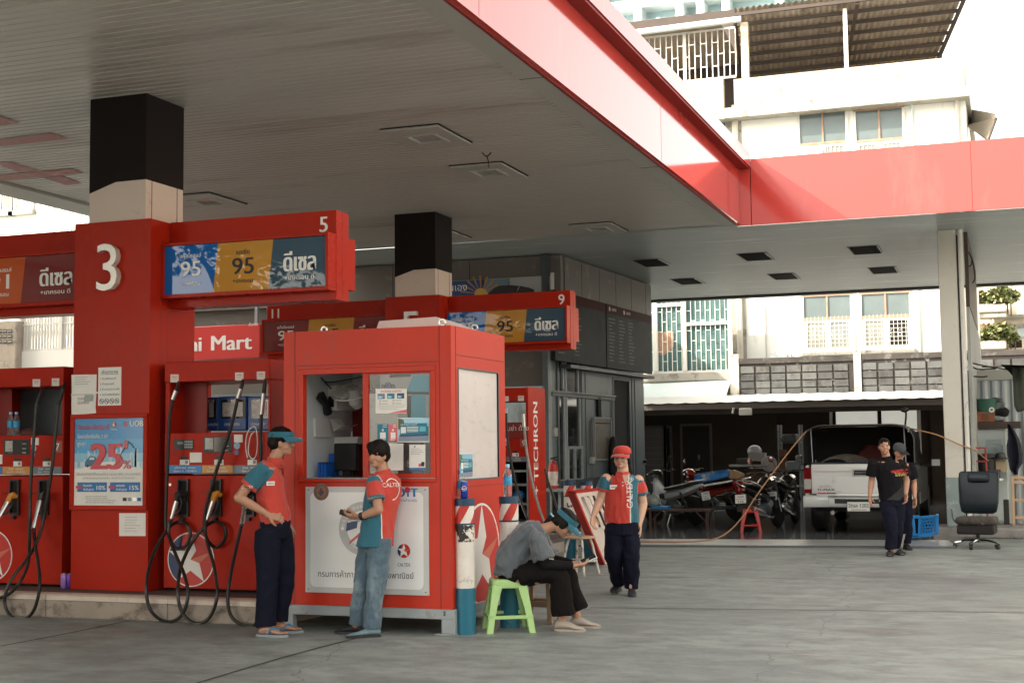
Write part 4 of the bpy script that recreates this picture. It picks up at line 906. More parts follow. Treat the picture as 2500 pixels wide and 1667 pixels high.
def billboard_print(g, o, W, H, ux, l=.0035):
    P = lambda L, m, k=0: g.plate([(u*W, v*H) for u, v in L], o, ux, Z3, .0005, m, l+k*.0007)
    P([(.02, .03), (.98, .03), (.98, .26), (.02, .22)], M('print_road', (.20, .25, .32), .4, var=.15)); P([(.02, .22), (.98, .26), (.98, .97), (.02, .97)], POSB[2]); P([(.02, .50), (.22, .62), (.20, .90), (.05, .97), (.02, .97)], M('print_foliage', (.10, .13, .06), .6, var=.5, vs=30), 1); P([(.92, .25), (.98, .25), (.98, .7), (.93, .6)], _mt['print_foliage'], 1)
    P([(.06, .22), (.94, .25), (.94, .32), (.06, .30)], NAVY, 1); P([(.08, .30), (.95, .32), (.93, .76), (.10, .78)], TEAL, 2)
    P([(.11, .36), (.27, .37), (.27, .62), (.11, .62)], PAPER, 3); P([(.70, .42), (.89, .43), (.89, .62), (.70, .63)], M('print_sky', (.05, .38, .5), .3), 3)
    for v in (.42, .48, .54, .60): P([(.30, v), (.66, v), (.66, v+.025), (.30, v+.025)], LET, 3)
    g.text('สะดวก คุ้มค่า ควบคุมได้', o+ux*(.36*W)+V((0, 0, .68*H)), ux, Z3, .07*H, LET, t=l+.004, fit=.52*W)
g, o, W, H = sheet('n', '', '', 1230, 684, 1610, 976, yg-.003, PAPER, KBf, .0015); billboard_print(g, o, W, H, X3); tag(g.build('photo_print', smooth=0), 'photo print of a teal roadside billboard on the front sash glass', 'print')
g, o, W, H = sheet('n', '', '', 1110, 990, 1298, 1312, yg, PAPER, KBf, .0015); tag(g.build('blank_paper', smooth=0), 'blank white paper on the sash glass behind the young man in jeans', 'paper')
g, o, W, H = sheet('n', '', '', 1370, 1005, 1562, 1308, yg, PAPER, KBf, .0015); lines(g, o, W, H, .1, .95, .62, .83, 4, GREYINK, yg, .003, 8); g.plate([(0, 0), (W, 0), (W, .09*H), (0, .09*H)], o, X3, Z3, .0005, BLUEINK, .004); disc(g, o+V((.35*W, 0, .92*H)), .008, GREYINK, .004, 10)
g.plate([(.75*W, .14*H), (.92*W, .14*H), (.95*W, .30*H), (.85*W, .33*H), (.73*W, .28*H)], o, X3, Z3, .0005, INK, .004); disc(g, o+V((.66*W, 0, .19*H)), .014, PINK, .005, 12); tag(g.build('paper_notice', smooth=0), 'white sheet with small black shirt picture low on the sash glass', 'notice')
p, q = UX(660+880/1.9117, 760+662/1.9117, kx1+.0), UX(660+944/1.9117, 760+775/1.9117, kx1)
g = MB(); g.plate([(0, 0), (q.y-p.y, 0), (q.y-p.y, p.z-q.z), (0, p.z-q.z)], (kx1, p.y, q.z), Y3, Z3, .002, PAPER, .001); billboard_print(g, V((kx1, p.y, q.z)), q.y-p.y, p.z-q.z, Y3); tag(g.build('photo_print', smooth=0), 'photo print of a teal billboard stuck on the frosted side window', 'print')
# ---------------------------------------------------------------- bollards
BT, BW = M('bollard_teal', (.012, .13, .20), .4, var=.15, vs=5, grime=((.25, .24, .22), .1, 9)), M('bollard_white', (.70, .65, .59), .5, var=.08, vs=6, grime=((.10, .09, .08), .16, 13))
BP = M('bollard_peeled', (.70, .65, .59), .55, var=.08, vs=6, grime=((.025, .022, .02), .62, 7, (1, 1, .8), 1)); BN, BR = M('bollard_navy', (.012, .05, .10), .45, var=.2, vs=9), M('bollard_red', (.48, .03, .02), .45, var=.1)
def bollard(label, x, y, r=.084, h=1.14, peel=True, rot=0):
    t = thing('bollard', label, 'bollard', (x, y, 0), 'striped steel bollards'); z = lambda f: f*h
    g = MB(); g.lathe([(r+.004, 0), (r+.002, z(.338))], (x, y, 0), BT, 28); g.build('lower_band', t)
    g = MB(); a, b = (.68, .80) if peel else (.75, .80); g.lathe([(r, z(.339)), (r, z(a))], (x, y, 0), BW, 28); g.lathe([(r, z(a)), (r, z(b+.012))], (x, y, 0), BP if peel else BW, 28); g.build('white_band', t)
    n, K = 36, 8; g = MB(); z0, z1 = z(.814), z(.948)
    for j in range(n):
        m = BR if (j//6) % 2 else BW
        vs = []; 
        for i in range(K+1):
            for jj in (j, j+1): a = 2*math.pi*jj/n+rot+i/K*1.05; vs.append((x+r*1.006*math.cos(a), y+r*1.006*math.sin(a), z0+(z1-z0)*i/K))
        g.add(vs, [(2*i, 2*i+1, 2*i+3, 2*i+2) for i in range(K)], m)
    g.build('striped_band', t)
    g = MB(); g.lathe([(r+.003, z(.946)), (r+.003, z(.998)), (r-.004, h), (.001, h)], (x, y, 0), BN, 28); g.lathe([(r+.002, z(.806)), (r+.002, z(.818))], (x, y, 0), BN, 28); g.build('top_band', t)
    return t
b1 = UZ(1137, 1546, 0); b2_ = UY(1243, 1300, 11.45)
bollard('peeling striped bollard at the kiosk corner with a soda can on top', b1.x, b1.y, rot=.4)
bollard('cleaner striped bollard holding one water bottle behind the green stool', b2_.x, 11.45, peel=False, rot=1.1)
for x, lab, pl in ((1391, 'far striped bollard with scraped white paint beside the leaning barrier', True), (1432, 'far striped bollard partly hidden behind the leaning barrier', False)):
    p = UY(x, 1200, 17.9); bollard(lab, p.x, 17.9, peel=pl, rot=.8, h=1.1)
can('blue soda can with round red and white emblem on the near bollard', (b1.x+.012, b1.y-.035, 1.141), M('can_blue', (.01, .05, .34), .25, metal=.4, var=.05), True, 'PEPSI', NAVY, rz=.35)
bottle('clear water bottle behind the soda can on the near bollard', (b1.x-.042, b1.y+.03, 1.141), 1.02); bottle('clear water bottle alone on the cleaner bollard', (b2_.x-.005, 11.44, 1.141), 1.2)
# ---------------------------------------------------------------- stools and the leaning barrier
def plastic_stool(label, x, y, rz, m, s=1.0):
    t = thing('plastic_stool', label, 'stool', (x, y, 0)); T = Matrix.Translation((x, y, 0)) @ Matrix.Rotation(rz, 4, 'Z') @ Matrix.Scale(s, 4)
    def sq(h, z, c=.03): return [T @ V(p) for p in ((h, -h+c, z), (h, h-c, z), (h-c, h, z), (-h+c, h, z), (-h, h-c, z), (-h, -h+c, z), (-h+c, -h, z), (h-c, -h, z))]
    g = MB(); g.loft([sq(.150, .375), sq(.147, .43), sq(.138, .449), sq(.115, .452), sq(.10, .446)], m); g.build('seat', t, bevel=.004, smooth=50)
    for sx in (-1, 1):
        for sy in (-1, 1):
            g = MB(); rings = []
            for f in (0, .35, .7, 1):
                z = .40*(1-f); o = .148+.062*f; w = .085-.035*min(1, f*1.8) + .006*f
                rings.append([T @ V((sx*a, sy*b, z)) for a, b in ((o, o-w), (o, o), (o-w, o), (o-w, o-.022), (o-.022, o-.022), (o-.022, o-w))])
            g.loft(rings, m); g.build('leg', t, bevel=.004, smooth=50)
    g = MB()
    for a, b in (((-1, -1), (1, -1)), ((1, -1), (1, 1)), ((1, 1), (-1, 1)), ((-1, 1), (-1, -1))): g.beam(T @ V((a[0]*.185, a[1]*.185, .135)), T @ V((b[0]*.185, b[1]*.185, .135)), .016*s, .030*s, m)
    g.build('rung', t, bevel=.003)
    return t
GRN = M('green_plastic', (.36, .56, .22), .38, var=.06, vs=6, grime=((.22, .40, .14), .2, 12))
p = UZ(1229, 1543, 0); plastic_stool('bright green plastic stool in front of the seated woman', p.x, p.y+.12, R(28), GRN)
WOOD = M('old_wood', (.30, .21, .14), .7, var=.3, vs=6, stretch=(1, 1, .25), bump=.3, bs=20)
p = UZ(1311, 1520, 0); sx_, sy_ = p.x, p.y+.10
t = thing('wooden_stool', 'low weathered wooden stool carrying the seated woman', 'stool', (sx_, sy_, 0))
g = MB(); g.box(sx_-.15, sx_+.15, sy_-.15, sy_+.15, .36, .395, WOOD); g.build('seat', t, bevel=.006)
for a in (-1, 1):
    for b in (-1, 1): g = MB(); g.beam((sx_+a*.115, sy_+b*.11, .36), (sx_+a*.14, sy_+b*.14, 0), .042, .042, WOOD, up=(0, 1, 0)); g.build('leg', t, bevel=.004)
g = MB()
for b in (-1, 1): g.beam((sx_-.125, sy_+b*.128, .17), (sx_+.125, sy_+b*.128, .17), .025, .05, WOOD)
g.beam((sx_+.128, sy_-.12, .13), (sx_+.128, sy_+.12, .13), .025, .045, WOOD); g.build('rung', t, bevel=.003)
p = UY(1080+905/2.703, 1000+815/2.703, 16.3); t = thing('metal_stool', 'rusty white metal stool with round plywood seat behind the seated woman', 'stool', (p.x, p.y, 0))
g = MB(); g.lathe([(.001, .44), (.19, .44), (.20, .45), (.19, .465), (.001, .465)], (p.x, p.y, 0), M('plywood', (.40, .27, .17), .6, var=.15), 24); g.build('seat', t)
RST = M('rusty_white', (.62, .58, .53), .5, var=.1, grime=((.12, .06, .035), .5, 9))
for i in range(4): a = .5+i*math.pi/2; g = MB(); g.tube([V((p.x+.13*math.cos(a), p.y+.13*math.sin(a), .44)), V((p.x+.16*math.cos(a), p.y+.16*math.sin(a), .36)), V((p.x+.24*math.cos(a), p.y+.24*math.sin(a), 0))], .016, RST, 8); g.build('leg', t)
g = MB(); g.tube([V((p.x+.20*math.cos(a), p.y+.20*math.sin(a), .17)) for a in [i*math.pi/10 for i in range(20)]], .009, RST, 6, closed=True); g.build('ring_rung', t)
B0, B1 = UZ(1477, 1377, .0), UZ(1528, 1362, .0); T0 = UZ(1405, 1204, 1.0); d = B1-B0; T1 = T0+d*1.02
t = thing('barrier_board', 'red edged white slotted barrier board leaning beside the far bollards', 'barrier', ((B0+B1)/2))
nrm = d.cross(T0-B0).normalized(); nrm = nrm if nrm.x > 0 else -nrm; u = d/d.length; vv = (T0-B0); Hh = vv.length; vv = vv/Hh; Wd = d.length
BRD = M('board_white', (.70, .60, .54), .45, var=.06, grime=((.45, .3, .25), .2, 7)); g = MB()
def bq(g, a, b, c, e, m, t0, dd): g.plate([(a*Wd, c*Hh), (b*Wd, c*Hh), (b*Wd, e*Hh), (a*Wd, e*Hh)] if u.cross(vv).dot(nrm) > 0 else [(a*Wd, c*Hh), (a*Wd, e*Hh), (b*Wd, e*Hh), (b*Wd, c*Hh)], B0, u, vv, dd if u.cross(vv).dot(nrm) > 0 else -dd, m, t0 if u.cross(vv).dot(nrm) > 0 else -t0)
bq(g, 0, 1, 0, .52, BRD, 0, .012); bq(g, 0, 1, .95, 1, BRD, 0, .012)
for a, b in ((0, .10), (.22, .34), (.45, .57), (.68, .80), (.90, 1)): bq(g, a, b, .52, .95, BRD, 0, .012)
g.build('board', t, smooth=0)
g = MB(); bq(g, -.06, 0, 0, 1, BR, -.09, .10); bq(g, 1, 1.05, 0, 1, BR, -.09, .10); bq(g, 0, 1, -.02, 0, BR, -.09, .10); bq(g, 0, 1, 1, 1.02, BR, -.09, .10); g.build('frame', t, smooth=0)
g = MB(); c = B0+u*(.5*Wd)+vv*(.27*Hh); 
for i in range(28): a0, a1 = i*math.pi/14, (i+1)*math.pi/14; pts = [c+u*(r*math.cos(a))+vv*(r*math.sin(a))+nrm*.016 for r, a in ((.17, a0), (.19, a0), (.19, a1), (.17, a1))]; g.add(pts, [(0, 1, 2, 3)], M('faded_print', (.62, .45, .40), .5))
g.build('faded_badge', t, smooth=0)
# ---------------------------------------------------------------- store building
W0, W1 = V((-7.97, 24.25, 0)), V((-7.66, 29.5, 0)); wd = (W1-W0).normalized(); wn = V((wd.y, -wd.x, 0))
def UW(x, y, off=0):
    d = ray(x, y); P0 = W0+wn*off; k = (P0-V((0, 0, EYE))).dot(wn)/d.dot(wn); return V((0, 0, EYE))+d*k
def S(x, y, off=0): return UW(1240+x/3.564, 780+y/3.564, off)
def S7(x, y, off=0): return UW(920+x/3.36, 560+y/3.36, off)
def wp(p): return ((V(p)-W0).dot(wd), p.z)
STW = M('store_panel', (.125, .155, .165), .42, var=.12, vs=1.2, grime=((.07, .07, .068), .35, 1.6, (1, 1, .35)))
STB = M('store_band', (.12, .105, .092), .5, var=.06, vs=1, grime=((.22, .2, .18), .2, 2))
t = store = thing('store', 'dark grey panelled shop building with menu boards under the canopy', 'shop', (-10, 26.9, 0))
Lw = (W1-W0).length; WO = W0.copy()
def wbox(g, s0, s1, z0, z1, t0, t1, m):  # along the right wall, proud by t
    o = WO+wd*s0; a = [o+wn*t0, WO+wd*s1+wn*t0, WO+wd*s1+wn*t1, o+wn*t1]
    g.loft([[V((p.x, p.y, z0)) for p in a], [V((p.x, p.y, z1)) for p in a]], m)
d0, d1 = wp(S(918, 530))[0], wp(S(1050, 530))[0]; dz = S(980, 530).z
A0, A1 = wp(S(365, 290))[0], wp(S(642, 290))[0]
zs_ = .95; zt_ = S(500, 285).z
g = MB()
wbox(g, 0, A0, 0, ZC, -.15, 0, STW); wbox(g, A1, d0, 0, ZC, -.15, 0, STW); wbox(g, A0, A1, zt_, ZC, -.15, 0, STW); wbox(g, A0, A1, 0, zs_, -.15, 0, STW); wbox(g, d0, d1, dz, ZC, -.15, 0, STW); wbox(g, d1, Lw, 0, ZC, -.15, 0, STW)
xL = UY(330, 800, 24.2).x
g.box(xL, W0.x-.151, 24.2, 24.35, 0, .9, DGREY); g.box(xL, W0.x-.151, 24.2, 24.35, 2.7, ZC, STB); g.box(xL, xL+3.2, 24.2, 24.35, .9, 2.7, STW)
g.box(xL, W1.x-.16, 29.6, 29.75, 0, ZC, DGREY); g.box(xL, xL+.15, 24.36, 29.6, 0, ZC, DGREY)
g.build('wall', t, smooth=0)
g = MB(); wbox(g, .02, A0, 0, zs_, .002, .012, M('skirting_dark', (.028, .03, .034), .5, var=.2)); wbox(g, A0, A1, 0, zs_, .002, .012, _mt['skirting_dark']); wbox(g, A1, d0-.02, 0, zs_, .002, .012, _mt['skirting_dark']); g.build('skirting', t, smooth=0)
g = MB(); b0, b1 = .0, Lw+.02
wbox(g, b0, b1, 4.42, ZC-.02, .012, .20, STB)
for s in (.9, 1.9, 2.9, 3.9, 4.9): wbox(g, s, s+.008, 4.43, ZC-.03, .2, .203, DARK)
g.box(xL, W0.x+.19, 24.02, 24.19, 4.40, ZC-.02, STB)
for x in (-9.6, -11.2, -12.4): g.box(x, x+.008, 24.016, 24.02, 4.41, ZC-.03, DARK)
g.build('fascia_band', t, smooth=0)
g = MB(); wbox(g, .15, Lw+.05, 3.03, 3.09, .01, .24, DGREY); wbox(g, .0, .08, .0, 4.4, .0, .03, DGREY)
for x in (670, 1075, 1100): s = wp(S(x, 600))[0]; wbox(g, s, s+.02, .96, 3.02, .001, .012, DGREY)
g.build('trim', t, smooth=0)
MBD = M('menu_board', (.020, .026, .03), .55, var=.5, vs=1.3, spec=.10, grime=((.010, .008, .008), .6, 1.1)); TXT = M('menu_text', (.085, .095, .095), .6, var=.3, vs=9)
for (xa, xb, lab, hd) in ((1465, 1880, 'a', 1), (1888, 2255, 'b', 2)):
    p, q = S7(xa, 700, .3), S7(xb, 700, .3); s0, s1 = wp(p)[0], wp(q)[0]; z0, z1 = 3.12, 4.40
    g = MB(); wbox(g, s0, s1, z0, z1, .21, .29, MBD); mb = g.build('menu_board', t, smooth=0)
    g = MB(); O = WO+wd*s0+wn*.29+V((0, 0, z0)); rnd = random.Random(hd)
    g.plate([(.0, 1.10), (s1-s0, 1.10), (s1-s0, 1.275), (.0, 1.275)], O, wd, Z3, .002, M('header_maroon', (.055, .007, .007), .6, spec=.1), .001)
    for c in range(hd): emblem(g, O+wd*(.18+c*.9)+V((0, 0, 1.19)), wd, Z3, .05, t=.004); g.text('CALTEX', O+wd*(.45+c*.9)+V((0, 0, 1.165)), wd, Z3, .055, LET, t=.004, fit=.28)
    for c in range(3 if hd == 2 else 2):
        for r in range(13):
            a = .12+c*(.62 if hd == 2 else .85); wl = .18+rnd.random()*.22; z = .98-r*.07
            g.plate([(a, z), (a+wl, z), (a+wl, z+.025), (a, z+.025)], O, wd, Z3, .001, TXT, .001)
    if hd == 1:
        cc = O+wd*.95+V((0, 0, 1.02)); g.plate([(.11*math.cos(i*.26), .13*math.sin(i*.26)) for i in range(24)], cc, wd, Z3, .001, M('pale_round', (.35, .35, .33), .4), .002); g.text('22', cc+V((0, 0, -.05)), wd, Z3, .10, INK, t=.005)
    g.build('menu_lettering', mb, smooth=0)
# windows in the corner
for (xa, ya, xb, yb, lab) in ((370, 288, 470, 635, 0), (503, 295, 600, 655, 0), (378, 662, 486, 1400, 0), (513, 672, 618, 1105, 0), (528, 1125, 580, 1396, 0), (584, 1125, 640, 1396, 0)):
    s0, s1 = wp(S(xa, (ya+yb)/2))[0], wp(S(xb, (ya+yb)/2))[0]; xm = (xa+xb)/2; z1, z0 = S(xm, ya).z, max(S(xm, yb).z, zs_)
    g = MB(); f = .055
    for (a, b, c, e) in ((s0-f, s1+f, z1, z1+f), (s0-f, s1+f, z0-.02, z0), (s0-f, s0, z0, z1), (s1, s1+f, z0, z1)): wbox(g, a, b, c, e, -.03, .02, GREYM)
    o = g.build('window_frame', t, smooth=0); g = MB(); wbox(g, s0, s1, z0, z1, -.02, -.012, DGLASS); g.build('pane', o, smooth=0)
g = MB(); p = S(368, 648); q = S(912, 702); s0, s1 = wp(p)[0], wp(q)[0]; zz = p.z; wbox(g, s0, s1, zz-.03, zz+.03, .006, .05, DGREY); g.tube([WO+wd*s0+wn*.06+V((0, 0, zz+.05)), WO+wd*s1+wn*.06+V((0, 0, zz+.05))], .02, GREYM, 8)
for xx in (352, 905): s = wp(S(xx, 800))[0]; g.tube([WO+wd*s+wn*.03+V((0, 0, .3 if xx < 400 else 1.1)), WO+wd*s+wn*.03+V((0, 0, zz if xx > 400 else 3.0))], .022, GREYM, 8)
s = wp(S(712, 900))[0]; g.tube([WO+wd*s+wn*.03+V((0, 0, S(712, 1200).z)), WO+wd*s+wn*.03+V((0, 0, S(712, 880).z))], .016, M('conduit_brown', (.2, .13, .09), .5), 8)
g.build('conduit', t)
for (x, y, hh) in ((388, 978, .16), (716, 1225, .13), (920, 1228, .12)): s, z = wp(S(x, y)); g = MB(); wbox(g, s-.08, s+.1, z-hh/2, z+hh/2, .004, .07, M('junction_grey', (.34, .35, .33), .5)); g.build('junction_box', t, bevel=.006)
s0, z1 = wp(S(378, 850)); s1, z0 = wp(S(432, 1140)); g = MB(); wbox(g, s0, s1, z0, z1, -.06, -.052, M('poster_strip', (.33, .40, .42), .5, var=.2, vs=8)); g.build('window_poster', t, smooth=0)
g = MB(); wbox(g, d0-.05, d0, 0, dz+.05, -.02, .012, DGREY); wbox(g, d1, d1+.05, 0, dz+.05, -.02, .012, DGREY); wbox(g, d0, d1, dz, dz+.05, -.02, .012, DGREY); wbox(g, d0-.05, d1+.05, 0, dz+.05, -.05, -.03, DARK); g.build('doorway', t, smooth=0)  # near-black sheet behind the frame stands in for the unlit interior
NB = M('noticeboard_brown', (.16, .14, .115), .35, var=.3, vs=3, grime=((.08, .065, .05), .4, 4))
s0, s1 = wp(S(733, 1000))[0], wp(S(880, 1000))[0]; z1, z0 = S(800, 850).z, S(800, 1225).z
tb = thing('noticeboard', 'brown framed noticeboard hung on the grey shop wall', 'noticeboard', WO+wd*((s0+s1)/2)+wn*.05+V((0, 0, z0)))
g = MB(); wbox(g, s0+.03, s1-.03, z0+.03, z1-.03, .015, .04, NB); g.build('board', tb, smooth=0); g = MB()
for (a, b, c, e) in ((s0, s1, z1-.03, z1), (s0, s1, z0, z0+.03), (s0, s0+.03, z0+.03, z1-.03), (s1-.03, s1, z0+.03, z1-.03)): wbox(g, a, b, c, e, .012, .06, GREYM)
g.build('frame', tb, smooth=0); g = MB(); wbox(g, s0+.05, s1-.05, z1-.13, z1-.11, .041, .043, DARK); lines(g, WO+wd*s0+wn*.04+V((0, 0, z0)), s1-s0, z1-z0, .1, .9, .1, .8, 14, M('faded_ink', (.26, .24, .2), .6), 0) if 0 else None; g.build('heading', tb, smooth=0)
s, z = wp(S(780, 760)); g = MB(); wbox(g, s-.09, s+.09, z-.22, z+.2, .005, .05, DARK); tag(g.build('meter_box', smooth=0), 'sooty dark box on the shop wall above the noticeboard', 'meter box')
p = S(918, 1110, .12); g = MB(); g.loft([[p+wd*(w*math.cos(a))+wn*(w*.5*math.sin(a))+V((0, 0, z)) for a in [i*.7854 for i in range(8)]] for z, w in ((-.62, .15), (-.45, .19), (0, .15), (.16, .11), (.22, .05))], M('black_coat', (.012, .012, .014), .8, var=.3, vs=9, bump=.4, bs=8)); tag(g.build('hanging_coat'), 'black coat hanging beside the dark shop doorway', 'coat')
p = S(395, 1330, .2); te = thing('fire_extinguisher', 'red fire extinguisher with white label standing below the shop window', 'fire extinguisher', p-V((0, 0, .3)))
g = MB(); g.lathe([(.002, 0), (.085, 0), (.09, .02), (.09, .36), (.07, .43), (.03, .46), (.03, .50)], p-V((0, 0, .28)), BR, 20); g.build('cylinder', te)
g = MB(); g.lathe([(.0915, .05), (.0915, .30)], p-V((0, 0, .28)), M('extinguisher_label', (.62, .55, .5), .5, var=.35, vs=14), 20); g.build('label', te)
g = MB(); g.tube(spline([p+V((0, 0, .24)), p+V((.10, -.02, .2)), p+V((.12, -.02, 0)), p+V((.10, -.03, -.2))]), .012, BLACK, 6); g.tube([p+V((-.05, 0, .25)), p+V((.08, 0, .28))], .012, BLACK, 6); g.build('hose', te)
g = MB(); q = p-V((0, 0, .285)); g.box(q.x-.14, q.x+.45, q.y-.18, q.y+.15, q.z-.05, q.z, GREYM); g.box(q.x+.1, q.x+.14, q.y-.05, q.y, .0, q.z-.05, GREYM); tag(g.build('ledge_shelf', smooth=0), 'small grey shelf below the shop window holding the extinguisher', 'shelf')
# long poster over the shop front and the shop name board
a, b, c, d = PX(1098, 686, 1344, 740, 24.0); b = UY(1346, 686, 24.0).x; z1 = UY(1346, 673, 24.0).z; z0 = z1-1.0
t = thing('banner_poster', 'long blue poster with sun rays and dark car across the shop front', 'poster', ((a+b)/2, 24, z0)); x0 = UY(1060, 686, 24).x
g = MB(); g.box(x0, b, 23.97, 24.0, z0, z1, M('banner_grey', (.30, .32, .32), .35, var=.1)); g.box(b, b+.07, 23.95, 24.01, z0, z1+.05, STEEL); g.build('board', t, smooth=0)
g = MB(); O = V((0, 23.97, 0)); P = lambda L, m, k=0: g.plate([(UY(920+x/3.36, 560+y/3.36, 23.97).x, UY(920+x/3.36, 560+y/3.36, 23.97).z) for x, y in L][::-1], (0, 23.97, 0), X3, Z3, .001, m, .001+k*.001)
P([(480, 435), (880, 412), (880, 600), (480, 620)], M('banner_blue', (.02, .06, .20), .35, var=.2), 0); P([(870, 412), (1090, 402), (1090, 590), (870, 600)], M('banner_haze', (.12, .17, .22), .35, var=.2), 0)
for i in range(9): a0 = R(8+i*20); P([(855, 530), (855-170*math.cos(a0-.05), 530-150*math.sin(a0-.05)), (855-170*math.cos(a0+.05), 530-150*math.sin(a0+.05))], M('ray_amber', (.40, .20, .04), .4), 1)
P([(855+55*math.cos(a_), 530+48*math.sin(a_)) for a_ in [i*math.pi/8 for i in range(16)]], M('sun_yellow', (.55, .34, .08), .4), 2)
P([(915, 522), (965, 478), (1010, 462), (1100, 458), (1180, 465), (1250, 478), (1290, 495), (1290, 560), (915, 560)], M('banner_car', (.012, .010, .012), .25), 3); P([(1165, 470), (1172, 470), (1155, 505), (1148, 505)], GREYINK, 4); P([(1076, 458), (1080, 458), (1096, 432), (1093, 431)], INK, 3)
q = UY(920+600/3.36, 560+508/3.36, 23.97); g.text('รถของคุณเอง', V((q.x+.35, 23.97, q.z)), X3, Z3, .14, LET, 'R', t=.004); g.build('print', t, smooth=0)
MS = lambda x, y: UY(380+x/3.919, 480+y/3.919, 22.4)
a, b = MS(180, 1400), MS(995, 1400); z0, z1 = MS(700, 1552).z, MS(700, 1230).z
t = thing('shop_sign', 'red box sign reading Mini Mart beyond the pump roof', 'sign', ((a.x+b.x)/2, 22.5, z0))
g = MB(); g.box(a.x, b.x, 22.4, 22.75, z0, z1, M('mart_red', (.58, .05, .045), .3, var=.05, coat=.3)); g.build('box', t, bevel=.01)
g = MB(); p = MS(917, 1460); W_ = MS(915, 1460).x-MS(520, 1460).x; g.text('Mart', V((p.x, 22.4, MS(700, 1465).z)), X3, Z3, MS(520, 1325).z-MS(520, 1470).z, LET, 'R', bold=2, t=.004, fit=W_); g.text('Mini', V((MS(445, 0).x, 22.4, MS(300, 1482).z)), X3, Z3, MS(520, 1325).z-MS(520, 1470).z, LET, 'R', bold=2, t=.004, fit=W_*.80); g.text('เซ็นทรัล', V((MS(985, 0).x, 22.4, MS(985, 1232).z)), X3, Z3, .05, LET, 'R', t=.004); g.build('lettering', t, smooth=0)
g = MB(); 
for x in (a.x+.2, b.x-.2): g.box(x, x+.06, 22.55, 22.61, z1, ZC+.01, GREYM)
g.build('hanger', t, smooth=0)

# ---------------------------------------------------------------- white building behind
AY = 42.0
WALLW = M('white_plaster', (.74, .73, .68), .75, var=.06, vs=.6, bump=.1, bs=20, grime=((.50, .48, .42), .22, 1.6, (1, 1, .35)))
CREAM = M('cream_plaster', (.56, .49, .36), .8, var=.10, vs=.9, grime=((.50, .41, .28), .35, 1.2))
MOULD = M('mouldy_plaster', (.60, .52, .40), .8, var=.12, vs=1, grime=((.17, .155, .11), .70, 3.4, (.8, 1, 1.2)))
LEDGE = M('ledge_concrete', (.34, .32, .27), .8, var=.2, vs=2, grime=((.12, .11, .09), .4, 3))
FRM, PANE, PANE2 = M('window_white', (.60, .58, .53), .5, var=.06), M('pane_pale', (.25, .255, .225), .12, var=.25, vs=1.5), M('pane_grey', (.11, .14, .14), .1, var=.15, vs=2)
RUSTY = M('rusty_frame', (.32, .20, .13), .6, var=.3, vs=6)
z6 = lambda x, y: (1460+x/2.2615, y/2.2615)
q4 = lambda x, y: (1560+x/3.0154, 660+y/3.0154)
def U6(x, y, Y=AY): return UY(*z6(x, y), Y)
def U4(x, y, Y=AY): return UY(*q4(x, y), Y)
A = thing('apartment_block', 'white stained apartment block with terrace awning and barred windows behind the rear canopy', 'building', (-4, 46, 0))
ax0, ax1 = U6(770, 700).x, U6(2022, 400).x; zl1 = U6(1300, 565).z; zl0 = zl1-.32; zp1 = U6(1400, 395).z
g = MB(); g.box(ax0, ax1, AY, AY+9, 2.6, zl0, WALLW); g.build('wall', A, smooth=0)
g = MB(); g.box(ax0-.3, ax1+.12, AY-.55, AY+9, zl0+.002, zl1-.0, LEDGE); g.build('ledge', A, smooth=0)
g = MB(); g.box(ax0, ax1, AY-.45, AY-.25, zl1+.002, zl1+(zp1-zl1)*.62, MOULD); g.box(ax0, ax1, AY-.447, AY-.253, zl1+(zp1-zl1)*.62, zp1, CREAM); g.box(ax1-.2, ax1, AY-.24, AY+8, zl1+.002, zp1, CREAM); g.build('parapet', A, smooth=0)
g = MB(); xr = U6(1735, 700).x; g.tube([V((xr, AY-.05, 3)), V((xr, AY-.05, zl1))], .04, M('pipe_aqua', (.55, .66, .64), .5), 8)
g.build('drain_pipe', A)
for x in (752, 765, 1985): g = MB(); xx = U6(x, 700).x; g.tube([V((xx, AY-.08, 2.7)), V((xx, AY-.08, zl0+.5))], .06, M('pipe_cream', (.55, .5, .42), .5), 8); g.build('drain_pipe', A)
g = MB()
g.box(U6(748, 0).x-.35, U6(775, 0).x, AY-.03, AY+.3, 2.6, zl0, LEDGE); g.build('pilaster', A, smooth=0)
